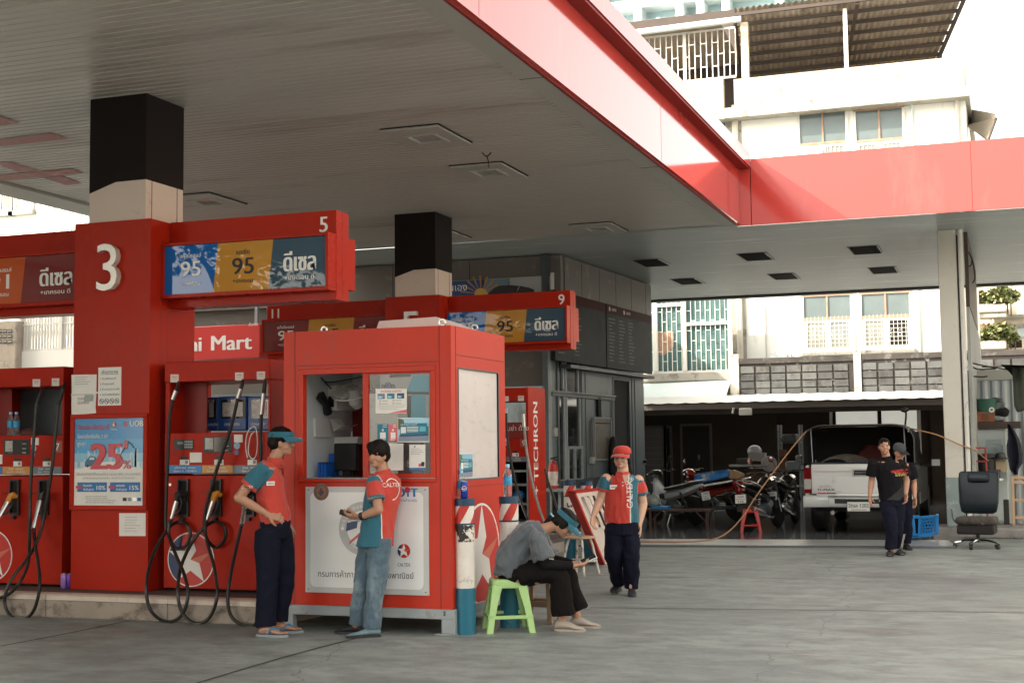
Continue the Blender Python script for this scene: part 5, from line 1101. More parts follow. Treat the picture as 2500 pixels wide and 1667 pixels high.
def window(B, x0, x1, z0, z1, Y, tr, dark=0, cage=0, top=1):
    g = MB(); f = .07; ty = z1-tr
    for (a, b, c, e) in ((x0-f, x1+f, z1, z1+f), (x0-f, x0, z0, z1), (x1, x1+f, z0, z1), (x0, x1, ty-f/2, ty+f/2)): g.box(a, b, Y-.06, Y+.02, c, e, RUSTY if c > ty-.2 and e > ty else FRM)
    g.box(x0-f-.06, x1+f+.06, Y-.16, Y+.02, z0-.12, z0, LEDGE); xm = (x0+x1)/2; g.box(xm-.025, xm+.025, Y-.05, Y+.0, ty+f/2, z1, RUSTY)
    for a, b in ((x0, xm), (xm, x1)):
        for (p, q, r, s) in ((a, b, ty-f/2-.09, ty-f/2), (a, b, z0, z0+.10), (a, a+.08, z0+.1, ty-f/2-.09), (b-.08, b, z0+.1, ty-f/2-.09)): g.box(p, q, Y-.04, Y+.0, r, s, FRM)
    o = g.build('window', B, smooth=0)
    for a, b, k in ((x0, xm, 1), (xm, x1, 2)):
        g = MB(); dk = dark == k; g.box(a+.08, b-.08, Y-.012, Y-.004, z0+.1, ty-f/2-.09, DARK if dk else PANE); g.box(a+.0, b-.02, Y-.014, Y-.006, ty+f/2, z1, PANE2); g.build('pane', o, smooth=0)
    g = MB(); yb = Y-.026 if not cage else Y-.22
    X0, X1, Z0, Z1 = (x0+.08, x1-.08, z0+.1, ty-.12) if not cage else (x0-.12, x1+.12, z0-.02, ty+.05)
    n = 11 if not cage else 15
    for i in range(n): x = X0+(X1-X0)*i/(n-1); g.box(x-.007, x+.007, yb-.008, yb, Z0, Z1, FRM)
    for v in ((.38, .46, .62) if not cage else (0, .12, .24, .36, .48, .6, .72, .84, .97)): z = Z0+(Z1-Z0)*v; g.box(X0, X1, yb-.014, yb-.0085, z-.006, z+.006, FRM if v < .9 else RUSTY)
    for i in range(6):
        cx = X0+(X1-X0)*(i+.5)/6; cz = Z0+(Z1-Z0)*.42; rr = (Z1-Z0)*.045
        g.tube([V((cx+rr*math.cos(a_), yb-.018, cz+rr*math.sin(a_))) for a_ in [k*math.pi/5 for k in range(10)]], .006, FRM, 4, closed=True)
        g.tube([V((cx+rr*math.cos(a_), yb-.018, cz+(Z1-Z0)*.16+rr*math.sin(a_)*(1.8 if math.sin(a_) > 0 else 1))) for a_ in [math.pi+k*math.pi/5 for k in range(6)]], .006, FRM, 4)
    g.build('grille', o, smooth=0); return o
for (x0, y0, x1, y1, zf, tr, dk, cg) in ((1212, 190, 1568, 592, U4, .68, 0, 1), (1637, 172, 2003, 575, U4, .68, 2, 1), (1112, 628, 1374, 900, U6, .92, 1, 0), (1422, 608, 1688, 870, U6, .92, 0, 0)):
    p, q = zf(x0, y0), zf(x1, y1); p2 = zf(x1, y0); z1 = (p.z+p2.z)/2; z0 = q.z if zf is U4 else z1-2.5
    window(A, p.x, q.x, z0, z1, AY, tr, dk, cg)
g = MB(); p = U6(1160, 840); 
for i in range(3): a_ = U6(1140+i*38, 830+i*4); g.loft([[a_+V((-.12, -.09, .12)), a_+V((.12, -.09, .1))], [a_+V((-.14, -.12, -.1)), a_+V((.15, -.12, -.12))], [a_+V((-.1, -.1, -.3)), a_+V((.1, -.1, -.28))]], FRM, caps=False)
tag(g.build('laundry', smooth=0), 'pale laundry hanging at the dark barred upper window', 'laundry')
p = U4(930, 400); g = MB(); g.tube(spline([U4(925, 262, AY-.03), U4(930, 420, AY-.03), U4(938, 640, AY-.03)]), .02, M('cable_grey', (.45, .44, .4), .6), 6); tag(g.build('wall_cable'), 'thin grey cable running down the blank white wall left of the windows', 'cable')
p, q = U4(968, 600, AY-.6), U4(1122, 700, AY-.6); t = thing('air_conditioner', 'white air conditioner unit peeking over the block wall', 'air conditioner', ((p.x+q.x)/2, AY-.6, q.z)); g = MB(); g.box(p.x, q.x, AY-.6, AY-.28, q.z, U4(1000, 618, AY-.6).z, FRM); g.build('case', t, bevel=.02); g = MB(); c = U4(1030, 640, AY-.62); g.cyl(c, c+V((0, -.02, 0)), .26, GREYM, n=24); g.build('grille', t); g = MB(); g.box(p.x, p.x+.05, AY-.62, AY-.02, q.z-.05, q.z, DGREY); g.box(q.x-.05, q.x, AY-.62, AY-.02, q.z-.05, q.z, DGREY); g.build('bracket', t)
# corrugated terrace awning, seen from below
t = thing('terrace_awning', 'big corrugated awning over the white block terrace seen from below', 'awning', (U6(1400, 200).x, AY, zp1))
ROOFM = M('corrugated_tile', (.33, .27, .215), .75, var=.22, vs=1.8, grime=((.16, .12, .09), .4, 2.2))
YF, YB = AY-.6, AY+3.4
fl, fr, bl, br = U6(752, 30, YF), U6(2045, -12, YF), U6(800, 432, YB), U6(1860, 352, YB); zf_ = (fl.z+fr.z)/2+.1; zb_ = (bl.z+br.z)/2
g = MB(); n = 150; vs = []
for row in range(7):
    v0, v1 = row/7, (row+1.12)/7
    for v, dzz in ((v0, .0), (v1, .055)):
        for i in range(n+1):
            u = i/n; y = YB+(YF-YB)*v; z = zb_+(zf_-zb_)*v; x = (bl.x+(fl.x-bl.x)*v)*(1-u)+(br.x+(fr.x-br.x)*v)*u
            vs.append((x, y, z+.035*math.sin(u*2*math.pi*37)+dzz))
fs = [(r*2*(n+1)+i, r*2*(n+1)+i+1, (r*2+1)*(n+1)+i+1, (r*2+1)*(n+1)+i) for r in range(7) for i in range(n)]
g.add(vs, fs, ROOFM); g.build('roof', t, smooth=60)
DKW = M('purlin_brown', (.055, .04, .032), .7, var=.2); g = MB()
for row in range(8): v = row/7; y = YB+(YF-YB)*v; z = zb_+(zf_-zb_)*v-.10; g.beam((bl.x+(fl.x-bl.x)*v, y, z), (br.x+(fr.x-br.x)*v, y, z), .08, .10, DKW)
for u in (0, .54, 1): g.beam((bl.x*(1-u)+br.x*u, YB, zb_-.19), (fl.x*(1-u)+fr.x*u, YF, zf_-.19), .10, .08, DKW)
g.build('purlin', t, smooth=0)
g = MB(); p = U6(1372, 388, YF+.2); g.box(p.x-.06, p.x+.06, YF+.2, YF+.32, zp1-.1, zf_-.24, FRM); g.build('post', t, smooth=0); g = MB(); p = U6(815, 425, YF+.2); g.box(p.x-.12, p.x+.1, YF+.2, YF+.4, zl1, zf_-.3, CREAM); g.build('post', t, smooth=0); g = MB(); p = U6(1885, 345, YB-.1); g.box(p.x, p.x+.08, YB-.2, YB-.1, zl1+.01, zb_+.8, DKW); g.build('post', t, smooth=0)
g = MB(); g.box(ax0+.1, U6(1900, 300, YB+.4).x, YB+.4, YB+.5, zl1, zb_+.3, DKW); g.build('back_wall', t, smooth=0)
p, q = U6(880, 350, YB-.6), U6(965, 310, YB-.6)
# narrower block on the left
B = thing('shophouse', 'cream shophouse with white barred loggia left of the white block', 'building', (-10.5, 46, 0))
bx0, bx1 = U6(-350, 400).x, ax0-.36
g = MB(); zw = U6(600, 455).z; g.box(bx0, bx1, AY+.1, AY+9, 2.6, zl0, WALLW); g.box(bx0, bx1, AY-.35, AY-.1, zl0+.32, zw, CREAM); g.box(bx0-.2, bx1+.05, AY-.5, AY+9, zl0+.0, zl0+.318, LEDGE); g.box(bx0, bx1, AY+3, AY+3.2, zw-.5, zw+3.2, DKW); g.build('wall', B, smooth=0)
def lattice(g, x0, x1, z0, z1, Y, dx, dz, m, th=.022, posts=()):
    n = max(2, round((x1-x0)/dx)); 
    for i in range(n+1): x = x0+(x1-x0)*i/n; g.box(x-th/2, x+th/2, Y, Y+th, z0, z1, m)
    k = round((z1-z0)/dz)
    for i in range(n):
        for j in range(k+1):
            z = z0+(j+(.5 if i % 2 else 0))*(z1-z0)/k
            if z < z1: g.box(x0+(x1-x0)*i/n+th/2, x0+(x1-x0)*(i+1)/n-th/2, Y+.002, Y+th-.002, z-th/2, z+th/2, m)
    for x in posts: g.box(x-.05, x+.05, Y-.02, Y+.03, z0, z1, m)
    g.box(x0, x1, Y-.01, Y+.03, z1, z1+.06, m); g.box(x0, x1, Y-.01, Y+.03, z0-.06, z0, m)
g = MB(); p, q = U6(220, 205, AY-.2), U6(765, 440, AY-.2); z1 = (U6(220, 205, AY-.2).z+U6(765, 178, AY-.2).z)/2; px = U6(480, 300, AY-.2).x
lattice(g, p.x-2.2, q.x, zw+.05, z1, AY-.25, .185, .62, FRM, .03, (px, px-2.9)); g.build('grille', B, smooth=0)
g = MB(); zr = U6(500, 158, AY-.6).z; g.tube([V((bx0, AY-.75, zr-.02)), V((U6(790, 135, AY-.75).x, AY-.75, zr+.05))], .10, M('gutter_pale', (.5, .55, .54), .5), 8)
g.loft([[V((bx0, AY-.65, zr+.05)), V((bx1, AY-.65, zr+.1))], [V((bx0, AY+3.5, zr-.35)), V((bx1, AY+3.5, zr-.35))]], ROOFM, caps=False); g.build('roof', B, smooth=0)
window(B, U6(640, 0).x-.2, U6(690, 0).x, U6(660, 900).z, U6(660, 680).z, AY+.1, .7)
# teal barred balcony below
t = thing('barred_balcony', 'white barred balcony lined with teal netting beside the shop boards', 'balcony', (U4(300, 500, AY-1).x, AY-1, 3.5)); YG = AY-1.2
x0, x1 = U4(-140, 500, YG).x, U4(672, 500, YG).x; z0, z1 = U4(400, 738, YG).z, U4(400, 150, YG).z
NET = M('teal_net', (.06, .135, .125), .6, var=.35, vs=2.2, grime=((.16, .25, .22), .45, 1.4, (.8, 1, .5)))
g = MB(); g.box(x0, x1, YG+.10, YG+.12, z0, z1, NET); g.build('netting', t, smooth=0)
g = MB(); lattice(g, x0, x1, z0, z1, YG, .15, .55, FRM, .020); xa, xb = U4(122, 500, YG).x, U4(335, 500, YG).x
for x in (xa, xb, x1): g.box(x-.06, x+.06, YG-.04, YG+.03, z0, z1, FRM)
g.box(xa+.06, xb-.06, YG-.04, YG+.03, U4(230, 255, YG).z-.05, U4(230, 255, YG).z+.05, FRM); zz = U4(500, 390, YG).z; g.box(xb+.06, x1-.06, YG-.04, YG+.03, zz-.05, zz+.05, FRM); g.build('grille', t, smooth=0)
g = MB(); g.box(x0-.1, x1+.12, YG-.1, AY+.05, z0-.30, z0-.065, LEDGE); g.box(x0, x1, YG+.0, AY+.05, 2.5, z0-.301, M('balcony_wall', (.52, .47, .39), .8, var=.12, grime=((.3, .26, .2), .35, 2, (1, 1, .4)))); g.build('base', t, smooth=0)
p, q = U4(92, 455, YG-.06), U4(250, 620, YG-.06); g = MB(); g.plate([(0, .05), (q.x-p.x-.3, 0), (q.x-p.x, (p.z-q.z)*.35), (q.x-p.x, p.z-q.z), (0, p.z-q.z)], (p.x, YG+.09, q.z), X3, Z3, .01, M('brown_sacking', (.36, .22, .14), .8, var=.3, vs=9)); g.build('sacking', t, smooth=0)
g = MB(); p, q = U4(30, 865, YG-.3), U4(670, 905, YG-.3); g.loft([[V((p.x-1, YG-.02, p.z+.12)), V((q.x, YG-.02, p.z+.22))], [V((p.x-1, YG-1.0, p.z-.45)), V((q.x, YG-1.0, p.z-.38))]], M('aqua_sheet', (.62, .70, .68), .4, var=.04), caps=False); tag(g.build('sheet_awning', smooth=0), 'pale aqua corrugated sheet awning below the barred balcony', 'awning')
# dirty block wall
def block_material():
    m = M('block_grey', (.085, .088, .084), .85, var=.2, vs=3, bump=.3, bs=14, grime=((.03, .024, .02), .62, 1.5, (1, 1, .8))); return m
BLK = [block_material(), M('block_mid', (.06, .06, .057), .85, var=.3, vs=4, bump=.3, bs=14, grime=((.022, .018, .016), .5, 2, (1, 1, .6))), M('block_pale', (.10, .102, .096), .85, var=.2, vs=4, bump=.3, bs=14, grime=((.05, .04, .035), .5, 2.5, (1, 1, .6)))]; MORT = M('mortar_dark', (.028, .023, .02), .9, var=.5, vs=2, grime=((.3, .28, .25), .2, 4)); t = thing('block_wall', 'blackened concrete block wall above the garage roof', 'wall', (U4(1500, 800, 40.5).x, 40.5, 2.4)); YW = 40.4
def blockwall(x0, x1, z0, z1, seed):
    g = MB(); g.box(x0, x1, YW, YW+.12, z0, z1, MORT); g.build('mortar', t, smooth=0); rnd = random.Random(seed); g = MB(); z = z0+.02
    while z < z1-.36:
        x = x0+.03
        while x < x1-.15:
            e = min(x+.435, x1-.02); g.box(x, e-.05+rnd.random()*.02, YW-.02-rnd.random()*.012, YW-.001, z, z+.178+rnd.random()*.02, BLK[int(rnd.random()*3)]); x += .45
        z += .222
    g.build('blocks', t, smooth=0); g = MB(); g.box(x0-.03, x1+.03, YW-.04, YW+.16, z1-.16, z1, M('wall_cap', (.045, .039, .034), .85, var=.5, vs=2, grime=((.16, .155, .14), .3, 3))); g.build('cap', t, smooth=0)
pz1 = U4(1600, 618, YW).z; pm = U4(1605, 700, YW).x
blockwall(U4(742, 700, YW).x, pm-.09, 2.3, pz1-.02, 1); blockwall(pm+.12, U4(2240, 700, YW).x+2.6, 2.3, pz1, 2)
g = MB(); g.box(pm-.09, pm+.12, YW-.06, YW+.1, 2.3, pz1+.06, LEDGE); p = U4(700, 700, YW).x; g.box(p-.12, p+.14, YW-.05, YW+.2, 2.2, pz1+.12, M('flaking_post', (.5, .47, .40), .8, var=.2, grime=((.08, .07, .06), .45, 3))); g.build('post', t, smooth=0)
# ---------------------------------------------------------------- garage
GE = 35.0; G = thing('garage', 'dark open garage with white roof edge behind the motorcycles', 'garage', (-4, 37, 0))
ze = UY(1900, 660+965/3.0154, GE).z; zg = UY(1900, 660+1012/3.0154, GE).z; xg0, xg1 = -12.0, 6.0
g = MB(); n = 120; vs = []
for y, z in ((GE-.15, ze), (40.35, UY(1900, 660+905/3.0154, 40.3).z-.02)):
    for i in range(n+1): vs.append((xg0+(xg1-xg0)*i/n, y, z+(.016 if i % 3 == 0 else 0)))
g.add(vs, [(i, i+1, n+2+i, n+1+i) for i in range(n)], M('white_sheet_roof', (.50, .50, .47), .45, var=.05)); g.build('roof', G, smooth=0)
GUT = M('gutter_taupe', (.115, .095, .085), .5, var=.15); g = MB(); g.box(xg0, xg1, GE-.12, GE+.06, zg, ze-.03, GUT); g.box(xg0, xg1, GE+.07, GE+.25, zg-.12, ze-.04, DKW)
for i in range(9): x = -9+i*1.37; g.box(x, x+.05, GE-.128, GE+.0, zg-.005, ze-.025, GUT)
g.build('gutter', G, smooth=0)
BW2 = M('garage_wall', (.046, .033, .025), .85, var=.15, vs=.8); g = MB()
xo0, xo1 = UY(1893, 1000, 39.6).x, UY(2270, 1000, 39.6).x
g.box(xg0, xo0, 39.6, 39.8, 0, ze+.2, BW2); g.box(xo1, xg1, 39.6, 39.8, 0, ze+.2, BW2); g.box(xo0, xo1, 39.7, 39.8, 0, ze+.2, M('garage_recess', (.035, .024, .02), .9, var=.3)); g.box(-12.2, -12.1, 33.15, 39.6, 0, ZC+1.5, BW2); g.box(xg0, xg1, 39.55, 39.6, ze-.05, ze+.3, DKW); g.build('wall', G, smooth=0)  # left side wall is added out of view to stop sun reaching the interior
def gd(x0, y0, x1, nm, m, lab=None, zb=.03, louv=0):
    a = UY(x0, y0, 39.58); b = UY(x1, y0, 39.58); g = MB(); f = .07
    g.box(a.x-f, a.x, 39.54, 39.6, zb, a.z+f, GUT); g.box(b.x, b.x+f, 39.54, 39.6, zb, a.z+f, GUT); g.box(a.x, b.x, 39.54, 39.6, a.z, a.z+f, GUT); g.box(a.x, b.x, 39.56, 39.59, zb, a.z, m)
    if louv:
        z = zb+.1
        while z < a.z-.1: g.box(a.x+.06, b.x-.06, 39.548, 39.559, z, z+.008, GREYM); z += .17
    g.build(nm, G, smooth=0)
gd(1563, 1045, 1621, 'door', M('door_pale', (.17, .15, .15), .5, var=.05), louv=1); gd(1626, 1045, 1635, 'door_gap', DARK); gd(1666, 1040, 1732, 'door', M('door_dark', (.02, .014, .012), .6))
PL = M('lit_polycarbonate', (.56, .55, .49), .4, var=.15, vs=1.2, emit=.16)  # weak emission stands in for daylight from behind the window sheets
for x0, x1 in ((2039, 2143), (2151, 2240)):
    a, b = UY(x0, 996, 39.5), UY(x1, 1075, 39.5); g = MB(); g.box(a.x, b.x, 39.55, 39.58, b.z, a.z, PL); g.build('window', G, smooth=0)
g = MB()
for x in (2028, 2036, 2147, 2243): a = UY(x, 996, 39.45); g.box(a.x-.04, a.x+.04, 39.44, 39.5, 1.0, a.z+.1, FRM if x in (2028, 2243) else DARK)
g.build('mullion', G, smooth=0)
# ---------------------------------------------------------------- surroundings beyond the frame and at its edges
FAC = M('city_facade', (.50, .46, .40), .8, var=.08, vs=.3)
def city(label, x0, x1, y0, y1, h, side):
    t = thing('city_building', label, 'building', ((x0+x1)/2, (y0+y1)/2, 0)); g = MB(); g.box(x0, x1, y0, y1, 0, h, FAC); g.build('wall', t, smooth=0)
    g = MB(); z = 3.2
    while z < h-1.5:
        if side in 'EW':
            x = x1 if side == 'E' else x0; s = 1 if side == 'E' else -1; y = y0+1
            while y < y1-2: g.box(x, x+s*.05, y, y+1.6, z, z+1.5, PANE2); y += 2.9
            g.box(x, x+s*.5, y0, y1, z-.9, z-.7, LEDGE)
        else:
            x = x0+1
            while x < x1-2: g.box(x, x+1.7, y1, y1+.05, z, z+1.5, PANE2); x += 3
        z += 3.3
    g.build('windows', t, smooth=0)
city('tall plain block shading the forecourt from the left', -34, -20, -5, 17, 17, 'E')  # out-of-view block put in to keep low sun off the pumps
city('pale block across the street to the right', 21, 34, -4, 44, 15, 'W')
city('low row of shops across the street behind the viewer', -18, 26, -46, -36, 9, 'N')
BARK = M('bark', (.10, .075, .05), .9, var=.3, bump=.5, bs=12)
LEAF = [M('leaf_%d' % i, c, .5, var=.25, vs=1.2, trans=0) for i, c in enumerate([(.035, .075, .018), (.055, .105, .025), (.085, .13, .035)])]
def leaf_cloud(g, blobs, n, size, rnd, mats, up=.35):
    tot = sum(b[1]**2 for b in blobs)
    for c, r, sq in blobs:
        for i in range(int(n*r*r/tot)):
            d = V((rnd.gauss(0, 1), rnd.gauss(0, 1), rnd.gauss(0, 1))); d.normalize(); k = r*(rnd.random()**.45)
            p = V(c)+V((d.x*k, d.y*k, d.z*k*sq)); a = V((rnd.gauss(0, 1), rnd.gauss(0, 1), rnd.gauss(0, .6))).normalized(); b = a.cross(V((rnd.gauss(0, .5), rnd.gauss(0, .5), 1)).normalized())
            if b.length < .1: continue
            b.normalize(); s = size*(.6+.8*rnd.random()); m = mats[min(len(mats)-1, int(rnd.random()*len(mats)))]
            g.add([p-a*s*.5, p+b*s*.28, p+a*s*.5, p-b*s*.28], [(0, 1, 2, 3)], m)
def tree(label, x, y, h, r, n, seed):
    rnd = random.Random(seed); t = thing('street_tree', label, 'tree', (x, y, 0)); g = MB(); g.tube(spline([V((x, y, 0)), V((x+.1, y, h*.25)), V((x-.05, y+.1, h*.5)), V((x, y, h*.8))], 4), [.28-.012*i for i in range(13)], BARK, 9)
    bl = []
    for i in range(13):
        a = rnd.random()*6.28; k = r*(.35+.6*rnd.random()); c = V((x+k*math.cos(a), y+k*math.sin(a), h*(.45+.5*rnd.random()))); bl.append((c, r*(.28+.22*rnd.random()), .7)); g.tube(spline([V((x, y, h*(.3+.25*rnd.random()))), (c+V((x, y, h*.5)))/2+V((0, 0, .3)), c], 3), [.10, .09, .08, .07, .055, .04, .03], BARK, 6)
    g.build('trunk', t); g = MB(); leaf_cloud(g, bl, n, .30, rnd, LEAF); g.build('crown', t, smooth=0)
tree('leafy street tree behind the viewer mirrored in the price boxes', -23, -14, 12.5, 4.8, 9000, 3)
tree('second leafy street tree mirrored in the shop windows', 4, -16, 10, 3.8, 2600, 5)
# left edge: pale building, white gate and stone pier seen under the canopy
zL = lambda x, y: (x/3.918, 740+y/3.918)
def UL(x, y, Y): return UY(*zL(x, y), Y)
t = thing('townhouse', 'cream townhouse glimpsed under the left edge of the canopy', 'building', (-26, 36, 0)); YL = 34
g = MB(); x0, x1 = UY(-60, 500, YL).x-10, UY(470, 500, YL).x; g.box(x0, x1, YL, YL+8, 0, 14, WALLW); g.box(UY(92, 500, YL).x, UY(132, 500, YL).x, YL-.05, YL, 3, 12, M('aqua_stripe', (.55, .66, .68), .6)); g.build('wall', t, smooth=0)
g = MB()
for i in range(14): x = UY(152+i*6, 510, YL).x; g.box(x, x+.06, YL-.10, YL-.02, 4.2, 9.5, FRM)
for z in (5, 6.4, 8): g.box(UY(150, 510, YL).x, UY(235, 510, YL).x, YL-.09, YL-.03, z, z+.06, FRM)
g.build('grille', t, smooth=0)
for x0_, x1_ in ((-30, 32), (38, 80)): window(t, UY(x0_, 500, YL).x, UY(x1_, 500, YL).x, UY(60, 516, YL).z, UY(60, 516, YL).z+2.4, YL-.03, .7)
YG2 = 24.5; t = thing('boundary_wall', 'white boundary wall with vertical bars and stone pier beyond the left pump', 'wall', (UL(300, 500, YG2).x, YG2, 0))
x0, x1 = UL(150, 500, YG2).x, UL(1100, 500, YG2).x; zb = UL(400, 455, YG2).z; zt2 = UL(400, 120, YG2).z+.3
g = MB(); g.box(x0, x1, YG2, YG2+.15, 0, zb, WALLW); g.build('wall', t, smooth=0)
g = MB(); n = 34
for i in range(n): x = x0+.12+(x1-x0)*i/n; g.box(x-.018, x+.018, YG2+.03, YG2+.07, zb, zt2, FRM)
for z in (zb+.02, zt2-.1, UL(400, 200, YG2).z): g.box(x0, x1, YG2+.025, YG2+.075, z-.02, z+.02, FRM)
for xx in (185, 575): x = UL(xx, 300, YG2).x; g.box(x-.04, x+.04, YG2+.0, YG2+.1, zb, zt2, FRM)
g.build('bars', t, smooth=0)
STONE = M('pier_stone', (.36, .31, .25), .85, var=.25, vs=3, bump=.5, bs=12, grime=((.16, .14, .12), .35, 6)); xa, xb = UL(-260, 400, YG2-.2).x, UL(150, 400, YG2-.2).x; zt3 = UL(60, 170, YG2-.2).z
g = MB(); g.box(xa, xb, YG2-.2, YG2+.3, 0, zt3, STONE); g.build('stone_pier', t, bevel=.02)
g = MB()
for i in range(3):
    for j in range(3):
        a, b = UL(-20+i*48, 250+j*50, YG2-.21), UL(18+i*48, 285+j*50, YG2-.21); g.box(a.x, b.x, YG2-.212, YG2-.202, b.z, a.z, M('vent_dark', (.12, .115, .105), .8)); g.box(a.x, b.x, YG2-.23, YG2-.213, (a.z+b.z)/2-.012, (a.z+b.z)/2+.012, LEDGE)
g.build('vent_block', t, smooth=0)
t = thing('hill_house', 'cream house behind the white bars at the left edge', 'building', (-24, 30, 0)); g = MB(); g.box(UL(190, 300, 29).x, UL(1300, 300, 29).x, 29, 33, 0, UL(400, 240, 29).z, WALLW); g.build('wall', t, smooth=0)
g = MB(); lattice(g, UL(190, 300, 28.9).x, UL(1000, 300, 28.9).x, UL(400, 240, 28.9).z, UL(400, 100, 28.9).z+1, 28.9, .2, .6, FRM, .05); g.build('grille', t, smooth=0)
# tower at the top, house with planted balconies at the right
YT = 95; t = thing('tower_block', 'pale blue high rise tower behind the terrace awning', 'building', (-26, 100, 0)); TW = M('tower_white', (.62, .67, .67), .6, var=.04); TB = M('tower_blue', (.40, .53, .55), .5, var=.08)
x0, x1 = U6(-420, 50, YT).x, U6(1290, 50, YT).x; fz = U6(500, 20, YT).z-U6(500, 140, YT).z
g = MB(); zb = U6(500, 170, YT).z-9; g.box(x0, x1, YT+1.6, YT+14, 0, zb+24, TB); g.build('wall', t, smooth=0)
g = MB(); z = zb
while z < zb+23: g.box(x0, x1, YT, YT+1.6, z, z+.5, TW); g.box(x0, U6(440, 0, YT).x, YT+.02, YT+.12, z+.5, z+.62, TW); z += fz
for x in (-60, 215, 445, 560, 700, 1000): a = U6(x, 0, YT).x; g.box(a-.25, a+.3, YT-.02, YT+1.6, 0, zb+24, TW)
g.build('balcony', t, smooth=0)
g = MB()
for r in range(6):
    z = zb+r*fz+.5
    for xa, xb in ((65, 125), (135, 205), (575, 690)): a, b = U6(xa, 0, YT).x, U6(xb, 0, YT).x; g.box(a, b, YT+1.5, YT+1.56, z+.3, z+fz-1.0, PANE2); g.box((a+b)/2-.06, (a+b)/2+.06, YT+1.44, YT+1.5, z+.3, z+fz-1, TW); g.box(a, b, YT+1.44, YT+1.5, z+1.4, z+1.5, TW)
g.build('windows', t, smooth=0)
g = MB()
for r in range(6):
    z = zb+r*fz+.55
    for xa, xb in ((228, 325), (335, 440), (690, 790)):
        a, b = U6(xa, 0, YT).x, U6(xb, 0, YT).x
        for k in range(7): g.box(a, b, YT-.06, YT-.0, z+.15+k*.22, z+.25+k*.22, TW)
        g.box(a-.05, a+.05, YT-.07, YT, z, z+1.7, TW); g.box(b-.05, b+.05, YT-.07, YT, z, z+1.7, TW)
g.build('louvre', t, smooth=0)
p, q = U6(2040, 600, AY+1), U6(2200, 770, AY+1); t = thing('window_awning', 'small ribbed sheet awning on the far right side of the white block', 'awning', ((p.x+q.x)/2, AY+1, q.z))
g = MB(); n = 40; a, b, c, d = U6(2040, 690, AY+3), U6(2200, 640, AY), U6(2155, 775, AY+.2), U6(2035, 600, AY+3); vs = []
for i in range(n+1): u = i/n; vs += [a.lerp(b, u)*1+V((0, 0, .03*(i % 2))), d.lerp(b+V((.0, 0, .05)), u)+V((0, 0, .03*(i % 2)))]
g.loft([[d, b+V((0, 0, .06))], [a, b-V((0, 0, .05))], [a+V((0, -1.2, -.3)), c]], M('sheet_tan', (.42, .37, .30), .6, var=.1), caps=False); g.build('sheet', t, smooth=0); g = MB(); g.beam(a, c, .05, .05, DKW); g.beam(b-V((0, 0, .06)), c, .05, .05, DKW); g.build('bracket', t, smooth=0)
z5 = lambda x, y: (2240+x/3.565, 520+y/3.565)
YH = 62
def U5(x, y, Y=YH): return UY(*z5(x, y), Y)
t = thing('balcony_house', 'sunny cream house with planted curved balconies at the far right', 'building', (U5(700, 900).x, YH+3, 0)); CRH = M('house_cream', (.66, .58, .46), .75, var=.05, vs=.5)
g = MB(); g.box(U5(300, 700).x, U5(1100, 700).x+12, YH+2.5, YH+9, 0, U5(700, 560).z+4, CRH); g.box(U5(770, 700).x, U5(1100, 700).x+12, YH+1.6, YH+2.5, 0, U5(700, 560).z+4, CRH); g.build('wall', t, smooth=0)
for k, (y0, y1) in enumerate(((785, 870), (1105, 1190), (1420, 1480))):
    g = MB(); a, b = U5(480, y1), U5(772, y0); g.box(a.x-.4, b.x, YH, YH+2.5, a.z, b.z, CRH); g.box(a.x-.4, b.x+.02, YH+.1, YH+2.5, a.z-.25, a.z-.002, LEDGE); g.build('balcony', t, bevel=.05, smooth=0)
g = MB()
for y in (880, 965): z = U5(800, y).z; g.box(U5(768, y).x, U5(1000, y).x+10, YH+1.4, YH+1.6, z-.06, z+.1, LEDGE)
a, b = U5(800, 1085, YH+1.55), U5(927, 970, YH+1.55); g.box(a.x, b.x+8, YH+1.5, YH+1.59, a.z, b.z, M('pale_blue_blind', (.55, .62, .63), .5)); g.box(U5(640, 700).x, U5(655, 700).x, YH+1, YH+1.1, U5(640, 1010).z, U5(640, 640).z, FRM); g.build('band', t, smooth=0)
g = MB()
for i in range(9): x = U5(795+i*12, 1140, YH+1).x; g.box(x, x+.09, YH+1.2, YH+1.3, U5(800, 1170, YH+1).z, U5(800, 1105, YH+1).z, DKW)
g.build('railing', t, smooth=0)
p, q = U5(515, 820), U5(665, 930); g = MB(); vs = []
for i in range(13): u = i/12; x = p.x-.6+(q.x-p.x+.6)*u; vs += [V((x, YH+1.9, p.z+.25-.2*u)), V((x, YH+.2, q.z+.12+.0*u)), V((x, YH+.18, q.z-.18*(1 if i % 2 else .5)))]
g.add(vs, [(3*i+j, 3*i+3+j, 3*i+4+j, 3*i+1+j) for i in range(12) for j in (0, 1)], M('striped_awning', (.62, .50, .30), .7, var=.15, vs=6, stretch=(3, .1, .1))); g.build('awning', t, smooth=0)
g = MB(); g.beam(U5(520, 1060, YH+1.9), U5(650, 930, YH+.2), .09, .09, M('rust_brace', (.30, .10, .05), .7)); g.beam(U5(515, 990, YH+1.9), U5(650, 930, YH+.2), .06, .06, _mt['rust_brace']); g.beam(U5(515, 935, YH+1), U5(640, 935, YH+.2), .06, .06, _mt['rust_brace']); g.build('brace', t, smooth=0)
LF2 = [M('sunny_leaf_%d' % i, c, .45, var=.25, vs=1.2) for i, c in enumerate([(.05, .075, .02), (.12, .15, .05), (.24, .25, .10), (.35, .33, .16)])]
